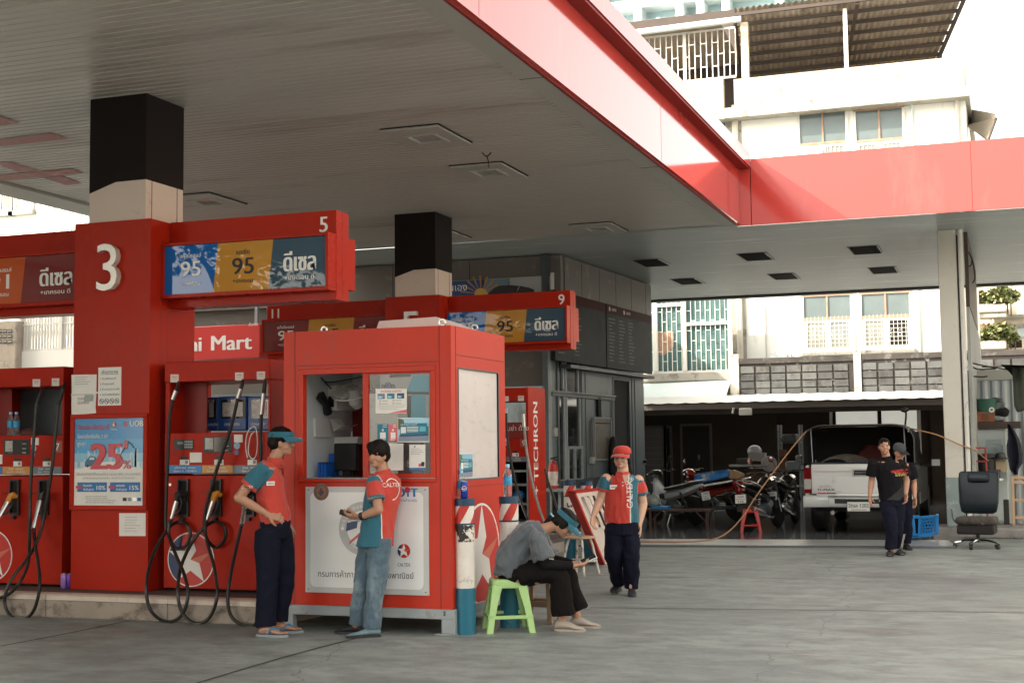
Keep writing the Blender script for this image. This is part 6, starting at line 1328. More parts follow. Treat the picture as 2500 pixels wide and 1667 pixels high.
for k, (bl, lab) in enumerate((([((520, 735), .75), ((590, 745), .6), ((660, 740), .8), ((720, 715), .9), ((780, 720), .85), ((810, 735), .5)], 'leafy plants overflowing the upper curved balcony'), ([((545, 1085), .6), ((590, 1060), .7), ((640, 1050), .75), ((700, 1050), .9), ((760, 1040), .85), ((810, 1075), .6), ((850, 1090), .4)], 'leafy plants overflowing the lower curved balcony'))):
    t2 = thing('balcony_plant', lab, 'plant', U5(*bl[2][0])-V((0, 0, .6))); rnd = random.Random(k); g = MB(); leaf_cloud(g, [(U5(x, y, YH+.3), r*.62, .8) for (x, y), r in bl], 1500, .22, rnd, LF2); g.build('foliage', t2, smooth=0); g = MB()
    for (x, y), r in bl: p = U5(x, y, YH+.3); g.tube([p-V((0, 0, .8)), p], .03, BARK, 5)
    g.build('stem', t2)
# ---------------------------------------------------------------- right-hand pillar and the clutter beside it
YC = 24.05; c0, c1 = UY(2289, 600, YC).x, UY(2334, 600, YC).x; zg_ = UY(2330, 1166, YC).z
t = thing('pillar', 'cream painted concrete pillar with green lower band and drain pipe on the right', 'pillar', ((c0+c1)/2, YC+.15, 0))
g = MB(); g.box(c0, c1, YC, YC+.36, zg_, ZC+.004, M('pillar_cream', (.54, .515, .45), .55, var=.06, vs=1.2, grime=((.34, .32, .28), .14, 4))); g.build('upper_shaft', t, bevel=.008)
g = MB(); g.box(c0-.004, c1+.004, YC-.004, YC+.364, .17, zg_, M('pillar_green', (.20, .255, .25), .6, var=.12, vs=3, grime=((.42, .40, .37), .25, 6))); g.build('lower_shaft', t, bevel=.008)
g = MB(); g.box(c0-.22, c1+.9, YC-.35, YC+.75, 0, .17, M('rough_concrete', (.20, .19, .175), .85, var=.25, vs=4, bump=.4, bs=18, grime=((.09, .085, .08), .4, 5))); g.build('plinth', t, bevel=.03, seg=2)
g = MB(); xp = UY(2349, 800, YC).x; g.tube([V((xp, YC+.06, .17)), V((xp, YC+.06, ZC))], .055, M('pvc_cream', (.56, .545, .50), .45, var=.06, grime=((.34, .3, .25), .2, 5)), 14)
for z in (3.05, 2.0, 1.45): g.tube([V((xp, YC+.06, z)), V((xp, YC+.06, z+.06))], .063, _mt['pvc_cream'], 14)
g.tube(spline([V((c1+.015, YC, .2)), V((c1+.02, YC, 2.0)), V((c1+.016, YC, ZC-.1))]), .010, DARK, 6); g.build('drain_pipe', t)
xw = UY(2364, 900, YC+.25).x
t = thing('partition_wall', 'narrow grey wall running back beside the drain pipe', 'wall', (xw+.06, 27, 0)); g = MB(); g.box(xw, xw+.05, YC+.37, 32.9, 0, 3.85, M('partition_grey', (.36, .37, .36), .7, var=.12, vs=2, grime=((.2, .19, .17), .3, 3, (1, 1, .5)))); g.build('wall', t, smooth=0); g = MB(); g.box(xw-.002, xw+.06, YC+.38, 30, 3.86, ZC, M('brown_board', (.06, .04, .032), .6, var=.2)); g.build('upper_board', t, smooth=0)
g = MB(); P = lambda x, y, Y=24.6: U5(x, y, Y); g.tube(spline([P(412, 300), P(455, 360), P(480, 430), P(500, 560), P(478, 610)]), .012, BLACK, 6); g.tube(spline([P(430, 470), P(465, 455), P(475, 400)]), .010, BLACK, 6); tag(g.build('loose_cable'), 'loose black cable hanging from the soffit beside the pillar', 'cable')
g = MB()
for pts in (((455, 1300), (560, 1325), (680, 1345), (830, 1370)), ((455, 1330), (540, 1360), (690, 1350)), ((470, 1420), (560, 1425), (610, 1420))): g.tube(spline([P(x, y, 25.5) for x, y in pts]), .013, BLACK, 5)
tag(g.build('sagging_wires'), 'sagging black wires running right from the grey partition wall', 'wire')
z3 = lambda x, y: (1900+x/3.733, 980+y/3.733)
def U3(x, y, Y): return UY(*z3(x, y), Y)
YR = 27.0
CORR = M('corrugated_steel', (.33, .36, .37), .4, metal=.3, var=.12, vs=1, grime=((.2, .19, .18), .25, 3, (1, 1, .3)))
t = thing('sheet_wall', 'corrugated grey steel wall at the right edge behind the clutter', 'wall', (1.2, YR+1.2, 0)); g = MB(); x0 = U3(1700, 300, YR+1.2).x; vs = []; n = 90
for i in range(n+1): x = x0+i*.045; yy = YR+1.2+(.025 if (i//2) % 2 else 0); vs += [V((x, yy, 0)), V((x, yy, 2.75))]
g.add(vs, [(2*i, 2*i+2, 2*i+3, 2*i+1) for i in range(n)], CORR); g.build('sheet', t, smooth=0); g = MB(); g.box(x0, x0+4, YR+1.1, YR+1.35, 2.76, 2.95, EDGE); g.build('cap', t, smooth=0)
a, b = U3(1805, 245, YR), U3(2108, 1000, YR); t = thing('white_cabinet', 'scuffed white cabinet standing behind the office chair', 'cabinet', ((a.x+b.x)/2, YR+.25, 0)); g = MB(); g.box(a.x, b.x, YR, YR+.55, .1, a.z, M('cabinet_white', (.50, .55, .54), .5, var=.08, grime=((.3, .31, .3), .2, 4))); g.build('body', t, bevel=.03, seg=2); g = MB(); p, q = U3(1890, 345, YR-.01), U3(2035, 400, YR-.01); g.box(p.x, q.x, YR-.012, YR-.001, q.z, p.z, M('cabinet_plate', (.36, .42, .42), .5)); g.build('plate', t, smooth=0)
a, b = U3(1800, 186, YR-.1), U3(2080, 243, YR-.1); g = MB(); g.box(a.x-.1, b.x+.25, YR-.1, YR+.75, b.z, a.z, M('shelf_dark_wood', (.06, .035, .025), .6, var=.2)); tag(g.build('shelf_board', smooth=0), 'dark wooden shelf board above the white cabinet', 'shelf'); zsh = a.z
a, b = U3(1792, 95, YR-.05), U3(1972, 184, YR-.05); t = thing('crate', 'orange brown plastic crate on the dark shelf', 'crate', ((a.x+b.x)/2, YR+.15, zsh)); CRT = M('crate_brown', (.26, .085, .03), .5, var=.15); g = MB()
g.box(a.x, b.x, YR-.05, YR-.03, zsh+.002, a.z, CRT); g.box(a.x, b.x, YR+.33, YR+.35, zsh+.002, a.z, CRT); g.box(a.x, a.x+.02, YR-.03, YR+.33, zsh+.002, a.z, CRT); g.box(b.x-.02, b.x, YR-.03, YR+.33, zsh+.002, a.z, CRT); g.box(a.x-.01, b.x+.01, YR-.062, YR-.051, a.z-.04, a.z, CRT); g.build('body', t, bevel=.006); g = MB(); c = U3(1882, 142, YR-.051); disc(g, c, .07, M('crate_dark', (.16, .05, .02), .5), .002); g.build('emblem', t, smooth=0)
p = U3(1895, 95, YR+.1); t = thing('bucket', 'dark green pail standing in the orange brown crate', 'bucket', p-V((0, 0, .1))); g = MB(); g.lathe([(.15, -.12), (.19, .22), (.20, .24), (.185, .24), (.15, 0)], p, M('pail_green', (.04, .12, .085), .4, var=.1), 20); g.build('pail', t); g = MB(); c = U3(1945, 75, YR-.1); disc(g, c, .05, PAPER, 0); disc(g, c, .022, M('pail_green', ()), .002); g.build('sticker', t, smooth=0)
for (xx, yy, rx, rz, lab, m) in ((2020, 100, .17, .10, 'black rounded bag on the dark shelf right of the crate', BLACK), (2010, 155, .13, .06, 'grey folded cloth on the dark shelf below the black bag', GREYM), (1985, 30, .15, .12, 'dark bundle heaped at the top of the shelf', DGREY)):
    p = U3(xx, yy, YR+.2); g = MB(); g.ell(p, (rx, .13, rz), m, 14, 8); vs = g.v; rnd = random.Random(xx); g.v = [v+V((rnd.gauss(0, .01), rnd.gauss(0, .01), rnd.gauss(0, .012))) for v in vs]; tag(g.build('bundle'), lab, 'bag')
def drape(name, lab, cat, L, Y, m, th=.10, seed=1):
    """hanging cloth: outline points (left x, right x) by row, with soft folds"""
    rnd = random.Random(seed); g = MB(); rings = []
    for (xl, xr, y) in L:
        a, b = U3(xl, y, Y), U3(xr, y, Y); ring = []
        for i in range(9): u = i/8; ring.append(V((a.x+(b.x-a.x)*u, Y-th*(.5+.5*math.sin(u*9+seed))*.6, a.z)))
        for i in range(8, -1, -1): u = i/8; ring.append(V((a.x+(b.x-a.x)*u, Y+th*.5, a.z)))
        rings.append(ring)
    g.loft(rings, m); return tag(g.build(name, smooth=60), lab, cat)
JK = M('jacket_navy', (.014, .015, .03), .75, var=.3, vs=6, bump=.4, bs=7)
drape('jacket', 'dark navy jacket hanging from the end of the dark shelf', 'jacket', [(2085, 2110, 205), (2090, 2150, 260), (2095, 2190, 330), (2080, 2215, 400), (2085, 2230, 480), (2100, 2225, 560), (2110, 2190, 620), (2150, 2185, 665)], YR-.35, JK, .2)
drape('cloth', 'dark green cloth hanging from the awning at the right edge', 'cloth', [(2130, 2300, -320), (2140, 2310, -150), (2145, 2310, -40), (2150, 2300, 40), (2165, 2260, 75), (2175, 2200, 95)], 23.6, M('cloth_green', (.03, .035, .025), .8, var=.4, vs=5), .15, 3)
g = MB(); P = lambda x, y, Y: UY(2200+x/3.563, 640+y/3.563, Y); g.loft([[P(865, 890, 23.2), P(1180, 900, 23.2)], [P(935, 950, 24.2), P(1180, 960, 24.2)], [P(985, 1005, 24.3), P(1180, 1010, 24.3)]], M('tarp_brown', (.012, .009, .008), .9, var=.3, vs=3, spec=.05), caps=False); tag(g.build('tarpaulin', smooth=0), 'sagging dark brown tarpaulin at the right edge', 'tarpaulin')
t = thing('hand_trolley', 'red tubular hand trolley frame standing beside the drain pipe', 'trolley', U3(1840, 1000, 25.2)*1); RT = M('trolley_red', (.36, .03, .03), .4, var=.15); g = MB(); Q = lambda x, y: U3(x, y, 25.2)
for L in (((1778, 420), (1792, 760), (1796, 1150)), ((1888, 420), (1903, 760), (1908, 1150))): g.tube([Q(*q) for q in L], .016, RT, 8)
for y in (422, 545, 720, 1000): g.tube([Q(1778+(y-420)*.02, y), Q(1888+(y-420)*.025, y)], .014, RT, 8)
g.build('frame', t)
def prop(name, lab, cat, x0, y0, x1, y1, Y, d, m, bev=.01):
    a, b = U3(x0, y0, Y), U3(x1, y1, Y); g = MB(); g.box(a.x, b.x, Y, Y+d, b.z, a.z, m); return g.build(name, None, bevel=bev) if not lab else tag(g.build(name, None, bevel=bev), lab, cat)
a, b = U3(1815, 485, 26.2), U3(1990, 600, 26.2); c = (a+b)/2; g = MB(); g.lathe([(.15, b.z-c.z-.08), (.17, a.z-c.z-.06), (.20, a.z-c.z-.05), (.20, a.z-c.z), (.16, a.z-c.z+.01), (.02, a.z-c.z+.02)], V((c.x, 26.4, c.z)), BLACK, 20); tag(g.build('bin'), 'black lidded bin in front of the white cabinet', 'bin')
t = thing('picture_board', 'framed landscape picture leaning above the black bin', 'picture', U3(1960, 480, 26.7)); a, b = U3(1880, 398, 26.7), U3(2052, 500, 26.7); g = MB(); g.box(a.x, b.x, 26.7, 26.73, b.z-.25, a.z, GREYM); g.build('frame', t, bevel=.01); g = MB(); g.box(a.x+.03, b.x-.03, 26.69, 26.699, b.z-.22, a.z-.03, M('landscape_print', (.20, .25, .25), .3, var=.6, vs=7)); g.build('print', t, smooth=0)
p = U3(2025, 505, 26.3); g = MB(); g.lathe([(.15, -.04), (.15, -.02), (.09, -.01), (.075, .07), (.03, .085)], p, BLACK, 18); tag(g.build('hat'), 'black brimmed hat resting on the cardboard box', 'hat')
prop('cardboard_box', 'torn tan cardboard box beside the black bin', 'box', 1978, 532, 2082, 640, 26.3, .4, M('cardboard', (.36, .28, .18), .8, var=.12, vs=4))
prop('storage_box', 'dark grey plastic box below the tan cardboard box', 'box', 1885, 622, 2030, 720, 25.9, .4, M('box_grey', (.06, .06, .062), .45, var=.15))
p = U3(1968, 716, 25.7); g = MB(); g.lathe([(.10, -.03), (.15, 0), (.155, .03), (.14, .035), (.02, .03)], p, WHITE, 18); tag(g.build('bowl'), 'white plastic bowl behind the office chair', 'bowl')
p = U3(1845, 700, 25.6); g = MB(); g.ell(p, (.13, .1, .12), M('floral_bag', (.62, .50, .46), .6, var=.7, vs=16, grime=((.50, .05, .07), .42, 12)), 14, 9); tag(g.build('floral_bag'), 'white carrier bag with red flowers on the trolley', 'bag')
prop('stone_block', 'large grey concrete block below the wooden folding chair at the right edge', 'block', 2112, 1135, 2420, 1350, 24.0, .8, _mt['rough_concrete'], .03)
prop('scrap_box', 'dark scrap box standing behind the office chair', 'box', 2050, 900, 2112, 1180, 25.5, .5, M('scrap_dark', (.03, .026, .024), .7, var=.4), .01)
t = thing('folding_chair', 'pale wooden slatted folding chair stood on the concrete block at the edge', 'chair', U3(2200, 1130, 24.3)); WD2 = M('pale_wood', (.42, .28, .17), .6, var=.2, vs=5)
for L in (((2135, 680), (2148, 1125)), ((2300, 680), (2300, 1125))): g = MB(); g.beam(U3(*L[0], 24.3), U3(*L[1], 24.3), .045, .05, WD2); g.build('leg', t, bevel=.004)
g = MB()
for y in (690, 735, 895, 1055): g.beam(U3(2138, y, 24.31), U3(2300, y+5, 24.31), .03, .05, WD2)
g.build('slat', t, bevel=.004)
# office chair
oc = UZ(2389, 1338, 0); t = thing('office_chair', 'worn black leather office chair with torn seat beside the pillar', 'office chair', oc)
TT = Matrix.Translation(oc) @ Matrix.Rotation(R(-6), 4, 'Z'); LEA = M('black_leather', (.010, .016, .021), .38, var=.25, vs=3, bump=.18, bs=9, spec=.28)
def rrect(w, d, y, z, n=5, r=.06, tilt=0): return [V((sx*(w/2-r)+r*math.cos(a), y+sy*(d/2-r)+r*math.sin(a), z)) for sx, sy, a0 in ((1, 1, 0), (-1, 1, 90), (-1, -1, 180), (1, -1, 270)) for a in [R(a0+90*i/(n-1)) for i in range(n)]]
def panel(w, t_, zc, y, tilt, r=.05, n=5):
    ring = []
    for sx, sy, a0 in ((1, 1, 0), (-1, 1, 90), (-1, -1, 180), (1, -1, 270)):
        for i in range(n): a = R(a0+90*i/(n-1)); ring.append((sx*(w/2-r)+r*math.cos(a), sy*(t_/2-.02)+.02*math.sin(a)))
    return [V((u, y+v, zc+v*tilt)) for u, v in ring]
g = MB(TT); g.loft([panel(w, th, z, y, -.1) for w, th, z, y in ((.40, .03, .50, .20), (.50, .09, .53, .20), (.55, .12, .66, .215), (.57, .12, .85, .25), (.58, .11, 1.0, .30), (.57, .09, 1.10, .335), (.52, .04, 1.125, .345))], LEA); b_ = g.build('backrest', t, smooth=70)
g = MB(TT); g.loft([panel(w, th, z, y, -.1) for w, th, z, y in ((.26, .03, .965, .23), (.30, .06, .985, .225), (.31, .075, 1.03, .235), (.30, .06, 1.085, .26), (.26, .03, 1.10, .27))], LEA); g.build('head_cushion', t, smooth=70)
TORN = M('torn_seat', (.05, .042, .036), .8, var=.5, vs=16, bump=.9, bs=30, grime=((.34, .28, .22), .25, 12)); g = MB(TT); g.loft([rrect(.50, .48, -.06, .36), rrect(.55, .52, -.06, .38), rrect(.56, .53, -.06, .43), rrect(.53, .50, -.05, .465)], TORN); g.build('seat', t, smooth=50)
g = MB(TT); g.box(-.26, .26, -.30, .15, .22, .36, M('seat_skirt', (.012, .010, .010), .8, var=.3)); g.build('seat_skirt', t, bevel=.02)
g = MB(TT); g.tube(spline([(-.24, .0, .38), (-.32, -.06, .40), (-.335, -.13, .47), (-.34, -.16, .58)]), .020, CHROME, 8, flat=.6); g.build('arm', t)
g = MB(TT); g.cyl((0, 0, .09), (0, 0, .24), .03, BLACK); g.build('column', t)
for i in range(5):
    a = R(-100+72*i); c, s_ = math.cos(a), math.sin(a); o = MB(TT); o.tube([(c*.03, s_*.03, .115), (c*.18, s_*.18, .115), (c*.33, s_*.33, .085)], [.028, .024, .017], CHROME, 8, flat=.7); ob = o.build('leg', t)
    o = MB(TT); o.cyl((c*.33-s_*.022, s_*.33+c*.022, .032), (c*.33+s_*.022, s_*.33-c*.022, .032), .032, BLACK, n=14); o.cyl((c*.33, s_*.33, .04), (c*.33, s_*.33, .085), .010, BLACK, n=8); o.build('caster', t)
# blue basket lying on its side
p = U3(1330, 1235, 22.6); p.z = .03; t = thing('plastic_basket', 'blue slatted plastic basket stool tipped on its side behind the walking man', 'basket', p); BPL = M('blue_plastic', (.012, .20, .52), .4, var=.08)
Q = lambda x, y, Y=22.6: U3(x, y, Y); g = MB(); a, b, c, d = Q(1290, 1055), Q(1445, 1040), Q(1445, 1205), Q(1285, 1215)
for i in range(6): u = i/5; g.beam(a.lerp(d, u)*.0+a+(d-a)*u, b+(c-b)*max(0, u-.0), .012, .014, BPL)
for i in range(9):
    u = -.6+i*.2; P0 = a.lerp(b, max(0, u)); s0 = max(0, -u); P1 = d.lerp(c, min(1, u+.6)); g.beam(a+(b-a)*max(0, u)+(d-a)*max(0, -u)*.9, d+(c-d)*min(1, u+.6)+(b-c)*max(0, u-.4)*.9, .016, .016, BPL); g.beam(b+(a-b)*max(0, u)+(c-b)*max(0, -u)*.9, c+(d-c)*min(1, u+.6)+(a-d)*max(0, u-.4)*.9, .016, .016, BPL)
g.build('lattice', t, smooth=0); g = MB()
for L in ((a, b), (b, c), (c, d), (d, a)): g.beam(L[0], L[1], .035, .035, BPL)
off = V((0, .28, 0))
for q in (b, c): g.beam(q, q+off, .03, .03, BPL)
g.beam(b+off, c+off, .03, .03, BPL); g.build('rim', t, smooth=0)
for L in (((1225, 1050), (1240, 1215)), ((1285, 1215), (1212, 1222)), ((1225, 1050), (1290, 1050)), ((1400, 1215), (1215, 1232))): g = MB(); g.beam(Q(*L[0]), Q(*L[1]), .05, .045, BPL); g.build('leg', t, bevel=.006)
# ---------------------------------------------------------------- pickup truck
SILVER = M('silver_paint', (.63, .65, .64), .24, metal=.2, var=.03, coat=.5, grime=((.46, .47, .46), .15, 3))
TARP = M('canvas_black', (.014, .013, .012), .8, var=.3, vs=3, bump=.3, bs=5); LRED = M('tail_red', (.14, .008, .008), .12, var=0, coat=.6); LCLR = M('tail_clear', (.45, .42, .40), .1, var=.1, coat=.6)
PLT = M('plate_white', (.66, .66, .62), .35, var=.04); PINK_ = M('plate_ink', (.02, .05, .03), .5, var=0)
def number_plate(par, T, w, h, l1, l2, l3=None):
    g = MB(T); g.box(-w/2, w/2, -.006, 0, 0, h, PLT); o = g.build('number_plate', par, bevel=.004, smooth=0)
    g = MB(T)
    for (a, b, c, d) in ((-w/2, w/2, 0, .006), (-w/2, w/2, h-.006, h), (-w/2, -w/2+.006, .006, h-.006), (w/2-.006, w/2, .006, h-.006)): g.box(a, b, -.009, -.0062, c, d, BLACK)
    if l3: g.text(l1, (0, -.006, h*.64), X3, Z3, h*.22, PINK_, t=.002, bold=1, fit=w*.55); g.text(l2, (0, -.006, h*.42), X3, Z3, h*.12, PINK_, t=.002, fit=w*.8); g.text(l3, (0, -.006, h*.10), X3, Z3, h*.23, PINK_, t=.002, bold=1, fit=w*.55)
    else: g.text(l1, (0, -.006, h*.42), X3, Z3, h*.38, PINK_, t=.002, bold=1, fit=w*.88); g.text(l2, (0, -.006, h*.10), X3, Z3, h*.17, PINK_, t=.002, fit=w*.66)
    g.build('plate_lettering', o, smooth=0); return o
def wheel(par, T, c, r, w, rim, spokes=8, name='wheel'):
    g = MB(T); k = min(w*.5, r*.3); g.lathe([(r*.62, -w/2), (r*.9, -w/2), (r*.985, -w*.36), (r, -w*.15), (r, w*.15), (r*.985, w*.36), (r*.9, w/2), (r*.62, w/2)], c, RUBBER, 32, axis='y'); o = g.build(name, par)
    g = MB(T); g.lathe([(r*.64, -w*.42), (r*.66, -w*.44), (r*.66, w*.44), (r*.64, w*.42), (r*.58, w*.3), (r*.58, -w*.3)], c, rim, 28, axis='y'); g.lathe([(.001, -w*.35), (r*.16, -w*.35), (r*.16, w*.35), (.001, w*.35)], c, rim, 14, axis='y')
    for i in range(spokes): a = 2*math.pi*i/spokes; g.beam(V(c)+V((r*.1*math.cos(a), 0, r*.1*math.sin(a))), V(c)+V((r*.62*math.cos(a), 0, r*.62*math.sin(a))), w*.10 if spokes > 8 else w*.35, w*.10 if spokes > 8 else .05, rim, up=(0, 1, 0))
    g.build('rim', o); return o
xl, xr = UY(1963, 1180, 24.0).x, UY(2234, 1180, 24.0).x; hw = (xr-xl)/2; TP = Matrix.Translation(((xl+xr)/2, 24.0, .03))
t = pk = thing('pickup_truck', 'silver pickup truck with black canvas top parked tail out in the garage', 'pickup truck', ((xl+xr)/2, 26.5, .03))
g = MB(TP); prof = [(.93, .58), (1.0, .70), (1.0, 1.0), (.965, 1.14), (.95, 1.17), (.90, 1.17), (.90, .60)]
for s in (-1, 1): g.loft([[V((s*hw*u, y, z)) for u, z in prof] for y in (.02, .5, 1.62)], SILVER)
g.box(-hw*.9, hw*.9, .05, 1.6, .55, .62, DGREY); g.box(-hw*.9, hw*.9, 1.56, 1.62, .62, 1.17, SILVER); g.build('bed', t, bevel=.01)
g = MB(TP); tw = hw*.855; g.loft([[V((x, y, z)) for x, z in ((-tw, .655), (tw, .655), (tw, 1.165), (tw-.02, 1.185), (-tw+.02, 1.185), (-tw, 1.165))] for y in (-.03, .03)], SILVER); g.box(-tw+.03, tw-.03, -.045, -.03, 1.06, 1.15, SILVER); g.box(-tw+.03, tw-.03, -.042, -.03, .70, .96, SILVER); tg = g.build('tailgate', t, bevel=.014, seg=2)
g = MB(TP); g.box(-tw, tw, -.035, .035, 1.186, 1.215, M('trim_navy', (.02, .03, .05), .5)); g.build('tailgate_trim', tg, bevel=.006)
g = MB(TP); hx = .06; g.box(hx-.16, hx+.16, -.052, -.043, .985, 1.10, M('handle_bezel', (.36, .36, .35), .3, metal=.3)); g.box(hx-.13, hx+.13, -.058, -.053, 1.0, 1.08, BLACK); g.tube([(hx-.11, -.07, 1.035), (hx+.11, -.07, 1.035)], .017, DGREY, 8); g.build('handle', tg, bevel=.005)
g = MB(TP); g.text('ISUZU', (-tw+.13, -.043, .79), X3, Z3, .036, GREYINK, 'L', bold=1, fit=.19, t=.003); g.text('D-MAX', (-tw+.10, -.043, .73), X3, Z3, .042, BLACK, 'L', bold=2, fit=.29, t=.003); g.box(-tw+.10, -tw+.24, -.046, -.043, .685, .705, REDINK); g.box(-tw+.245, -tw+.40, -.046, -.043, .685, .705, DGREY); g.build('badge_lettering', tg, smooth=0)
for s in (-1, 1):
    g = MB(TP); x0, x1 = s*hw*.865, s*hw*1.0
    for z0, z1, m in ((.69, .76, LRED), (.763, .86, LCLR), (.863, .93, LCLR), (.933, 1.13, LRED)): g.loft([[V((x0, -.025, z0)), V((x0, -.025, z1)), V((x1, .02, z1)), V((x1, .02, z0))], [V((x0, .03, z0)), V((x0, .03, z1)), V((x1, .12, z1)), V((x1, .12, z0))]], m)
    g.build('tail_light', t, smooth=0)
g = MB(TP)
for xa, xb, yb in ((-hw*1.0, -.50, 0), (.42, hw*1.0, 0), (-.50, .42, .06)): g.loft([[V((xa, yb-.14, .46)), V((xa, yb-.17, .52)), V((xa, yb-.17, .60)), V((xa, yb-.12, .645)), V((xa, .06, .645)), V((xa, .06, .44))], [V((xb, yb-.14, .46)), V((xb, yb-.17, .52)), V((xb, yb-.17, .60)), V((xb, yb-.12, .645)), V((xb, .06, .645)), V((xb, .06, .44))]], SILVER)
g.box(-.40, .34, -.115, -.10, .52, .60, BLACK); g.box(-hw*.98, hw*.98, -.13, .02, .646, .66, SILVER); g.box(-hw*.84, -hw*.76, -.135, -.02, .661, .685, BLACK); g.build('bumper', t, bevel=.012, seg=2)
pp = TP.inverted() @ UY((2069+2124)/2, 1248, 23.82); number_plate(t, TP @ Matrix.Translation((pp.x, -.185, pp.z)), .38, .165, '2ฒล 1202', 'กรุงเทพมหานคร')
def hoop(y, w, zt, r=.36, n=7, z0=1.2):
    P = [V((-w, y, z0))]; 
    for i in range(n): a = math.pi-(math.pi/2)*i/(n-1); P.append(V((-w+r+r*math.cos(a), y, zt-r*.75+r*.75*math.sin(a))))
    for i in range(n): a = math.pi/2-(math.pi/2)*i/(n-1); P.append(V((w-r+r*math.cos(a), y, zt-r*.75+r*.75*math.sin(a))))
    return P+[V((w, y, z0))]
cw = hw*1.02; zt = (TP.inverted() @ UY(2100, 1035, 24.0)).z
g = MB(TP); g.loft([hoop(y, cw-.012*k, zt-.015*k) for k, y in ((0, .0), (1, .5), (0, 1.0), (1, 1.55))], TARP, caps=False); g.box(-cw+.03, cw-.03, 1.54, 1.56, 1.18, zt-.13, TARP); g.box(-cw+.22, cw-.22, 1.54, 1.56, zt-.13, zt-.03, TARP)
for s in (-1, 1): g.box(s*cw-.02, s*cw+.02, .02, 1.5, 1.17, 1.23, TARP)
g.build('canvas_top', t)
g = MB(TP); g.tube(hoop(-.012, cw-.012, zt-.012), .011, M('hoop_dark', (.07, .07, .072), .4, metal=.3), 8)
for x in (-cw+.16, cw-.16): g.tube([V((x, .1, 1.2)), V((x-.02, .12, zt-.06))], .009, GREYM, 8)
g.build('canvas_frame', t)
g = MB(TP); g.loft([[V((s*u, y, z)) for s, u, z in ((-1, hw*.98, .45), (1, hw*.98, .45), (1, hw*.98, 1.08), (1, hw*.80, 1.70), (1, hw*.70, 1.78), (-1, hw*.70, 1.78), (-1, hw*.80, 1.70), (-1, hw*.98, 1.08))] for y in (1.64, 3.2)]+[[V((s*u, 3.9, z)) for s, u, z in ((-1, hw*.98, .45), (1, hw*.98, .45), (1, hw*.98, 1.06), (1, hw*.9, 1.10), (1, hw*.7, 1.12), (-1, hw*.7, 1.12), (-1, hw*.9, 1.10), (-1, hw*.98, 1.06))], [V((s*u, 4.9, z)) for s, u, z in ((-1, hw*.9, .45), (1, hw*.9, .45), (1, hw*.9, .92), (1, hw*.85, .95), (1, hw*.7, .97), (-1, hw*.7, .97), (-1, hw*.85, .95), (-1, hw*.9, .92))]], SILVER); g.build('cab', t)
g = MB(TP); g.box(-hw*.66, hw*.66, 1.622, 1.638, 1.22, 1.62, DGLASS)
for s in (-1, 1): g.loft([[V((s*hw*.985, 1.8, 1.12)), V((s*hw*.985, 3.2, 1.12)), V((s*hw*.82, 2.9, 1.66)), V((s*hw*.82, 1.85, 1.66))], [V((s*hw*.99, 1.8, 1.12)), V((s*hw*.99, 3.2, 1.12)), V((s*hw*.825, 2.9, 1.66)), V((s*hw*.825, 1.85, 1.66))]], DGLASS)
g.build('window', t, smooth=0)
for y in (.98, 4.05):
    for s in (-1, 1): wheel(t, TP @ Matrix.Translation((s*(hw-.14), y, .36)) @ Matrix.Rotation(R(90), 4, 'Z'), (0, 0, 0), .36, .25, STEEL, 6)
for s in (-1, 1): g = MB(TP); a = TP.inverted() @ UY(2268 if s > 0 else 1935, 1108, 26.9); b = TP.inverted() @ UY(2296 if s > 0 else 1925, 1131, 26.9); w_ = .19; xm = hw+.10; g.loft([[V((s*xm, 2.9, 1.08)), V((s*(xm+w_), 2.9, 1.08)), V((s*(xm+w_), 2.9, 1.24)), V((s*xm, 2.9, 1.24))], [V((s*xm, 3.0, 1.09)), V((s*(xm+w_*.9), 3.02, 1.09)), V((s*(xm+w_*.9), 3.02, 1.23)), V((s*xm, 3.0, 1.23))]], BLACK); g.box(s*(xm+.02), s*(xm+w_-.02), 2.893, 2.899, 1.10, 1.22, STEEL); g.beam((s*hw*.95, 2.95, 1.1), (s*(xm+.02), 2.95, 1.13), .04, .04, BLACK); g.build('door_mirror', t, bevel=.008)
g = MB(TP); g.box(-hw*.8, hw*.8, .1, 4.7, .38, .56, DARK); g.tube([(-.45, .0, .36), (-.45, .6, .38)], .035, STEEL, 10); g.build('chassis', t, smooth=0)
t = thing('hose_coil', 'coil of grey hoses lying in the bed of the silver pickup', 'hose', TP @ V((-.35, .5, .63))); g = MB(TP); rnd = random.Random(2)
for i in range(7):
    r = .26+.035*i; g.tube([V((-.42+.05*i*.5+r*1.2*math.cos(a), .30+.06*i+rnd.random()*.02, 1.06-.02*i+r*.85*math.sin(a))) for a in [k*math.pi/12 for k in range(24)]], .014, M('hose_grey', (.11, .095, .08), .4, var=.3), 6, closed=True)
g.build('loop', t)
g = MB(TP); g.loft([rrect(.5, .4, 1.1, .65), rrect(.62, .5, 1.1, .9), rrect(.56, .45, 1.1, 1.35), rrect(.3, .3, 1.1, 1.5)], M('red_sack', (.06, .005, .004), .8, var=.6, vs=4)); g.v = [v+V((.18, 0, 0)) for v in g.v]; tag(g.build('red_sack'), 'dark red sack standing deep under the pickup canvas', 'sack')
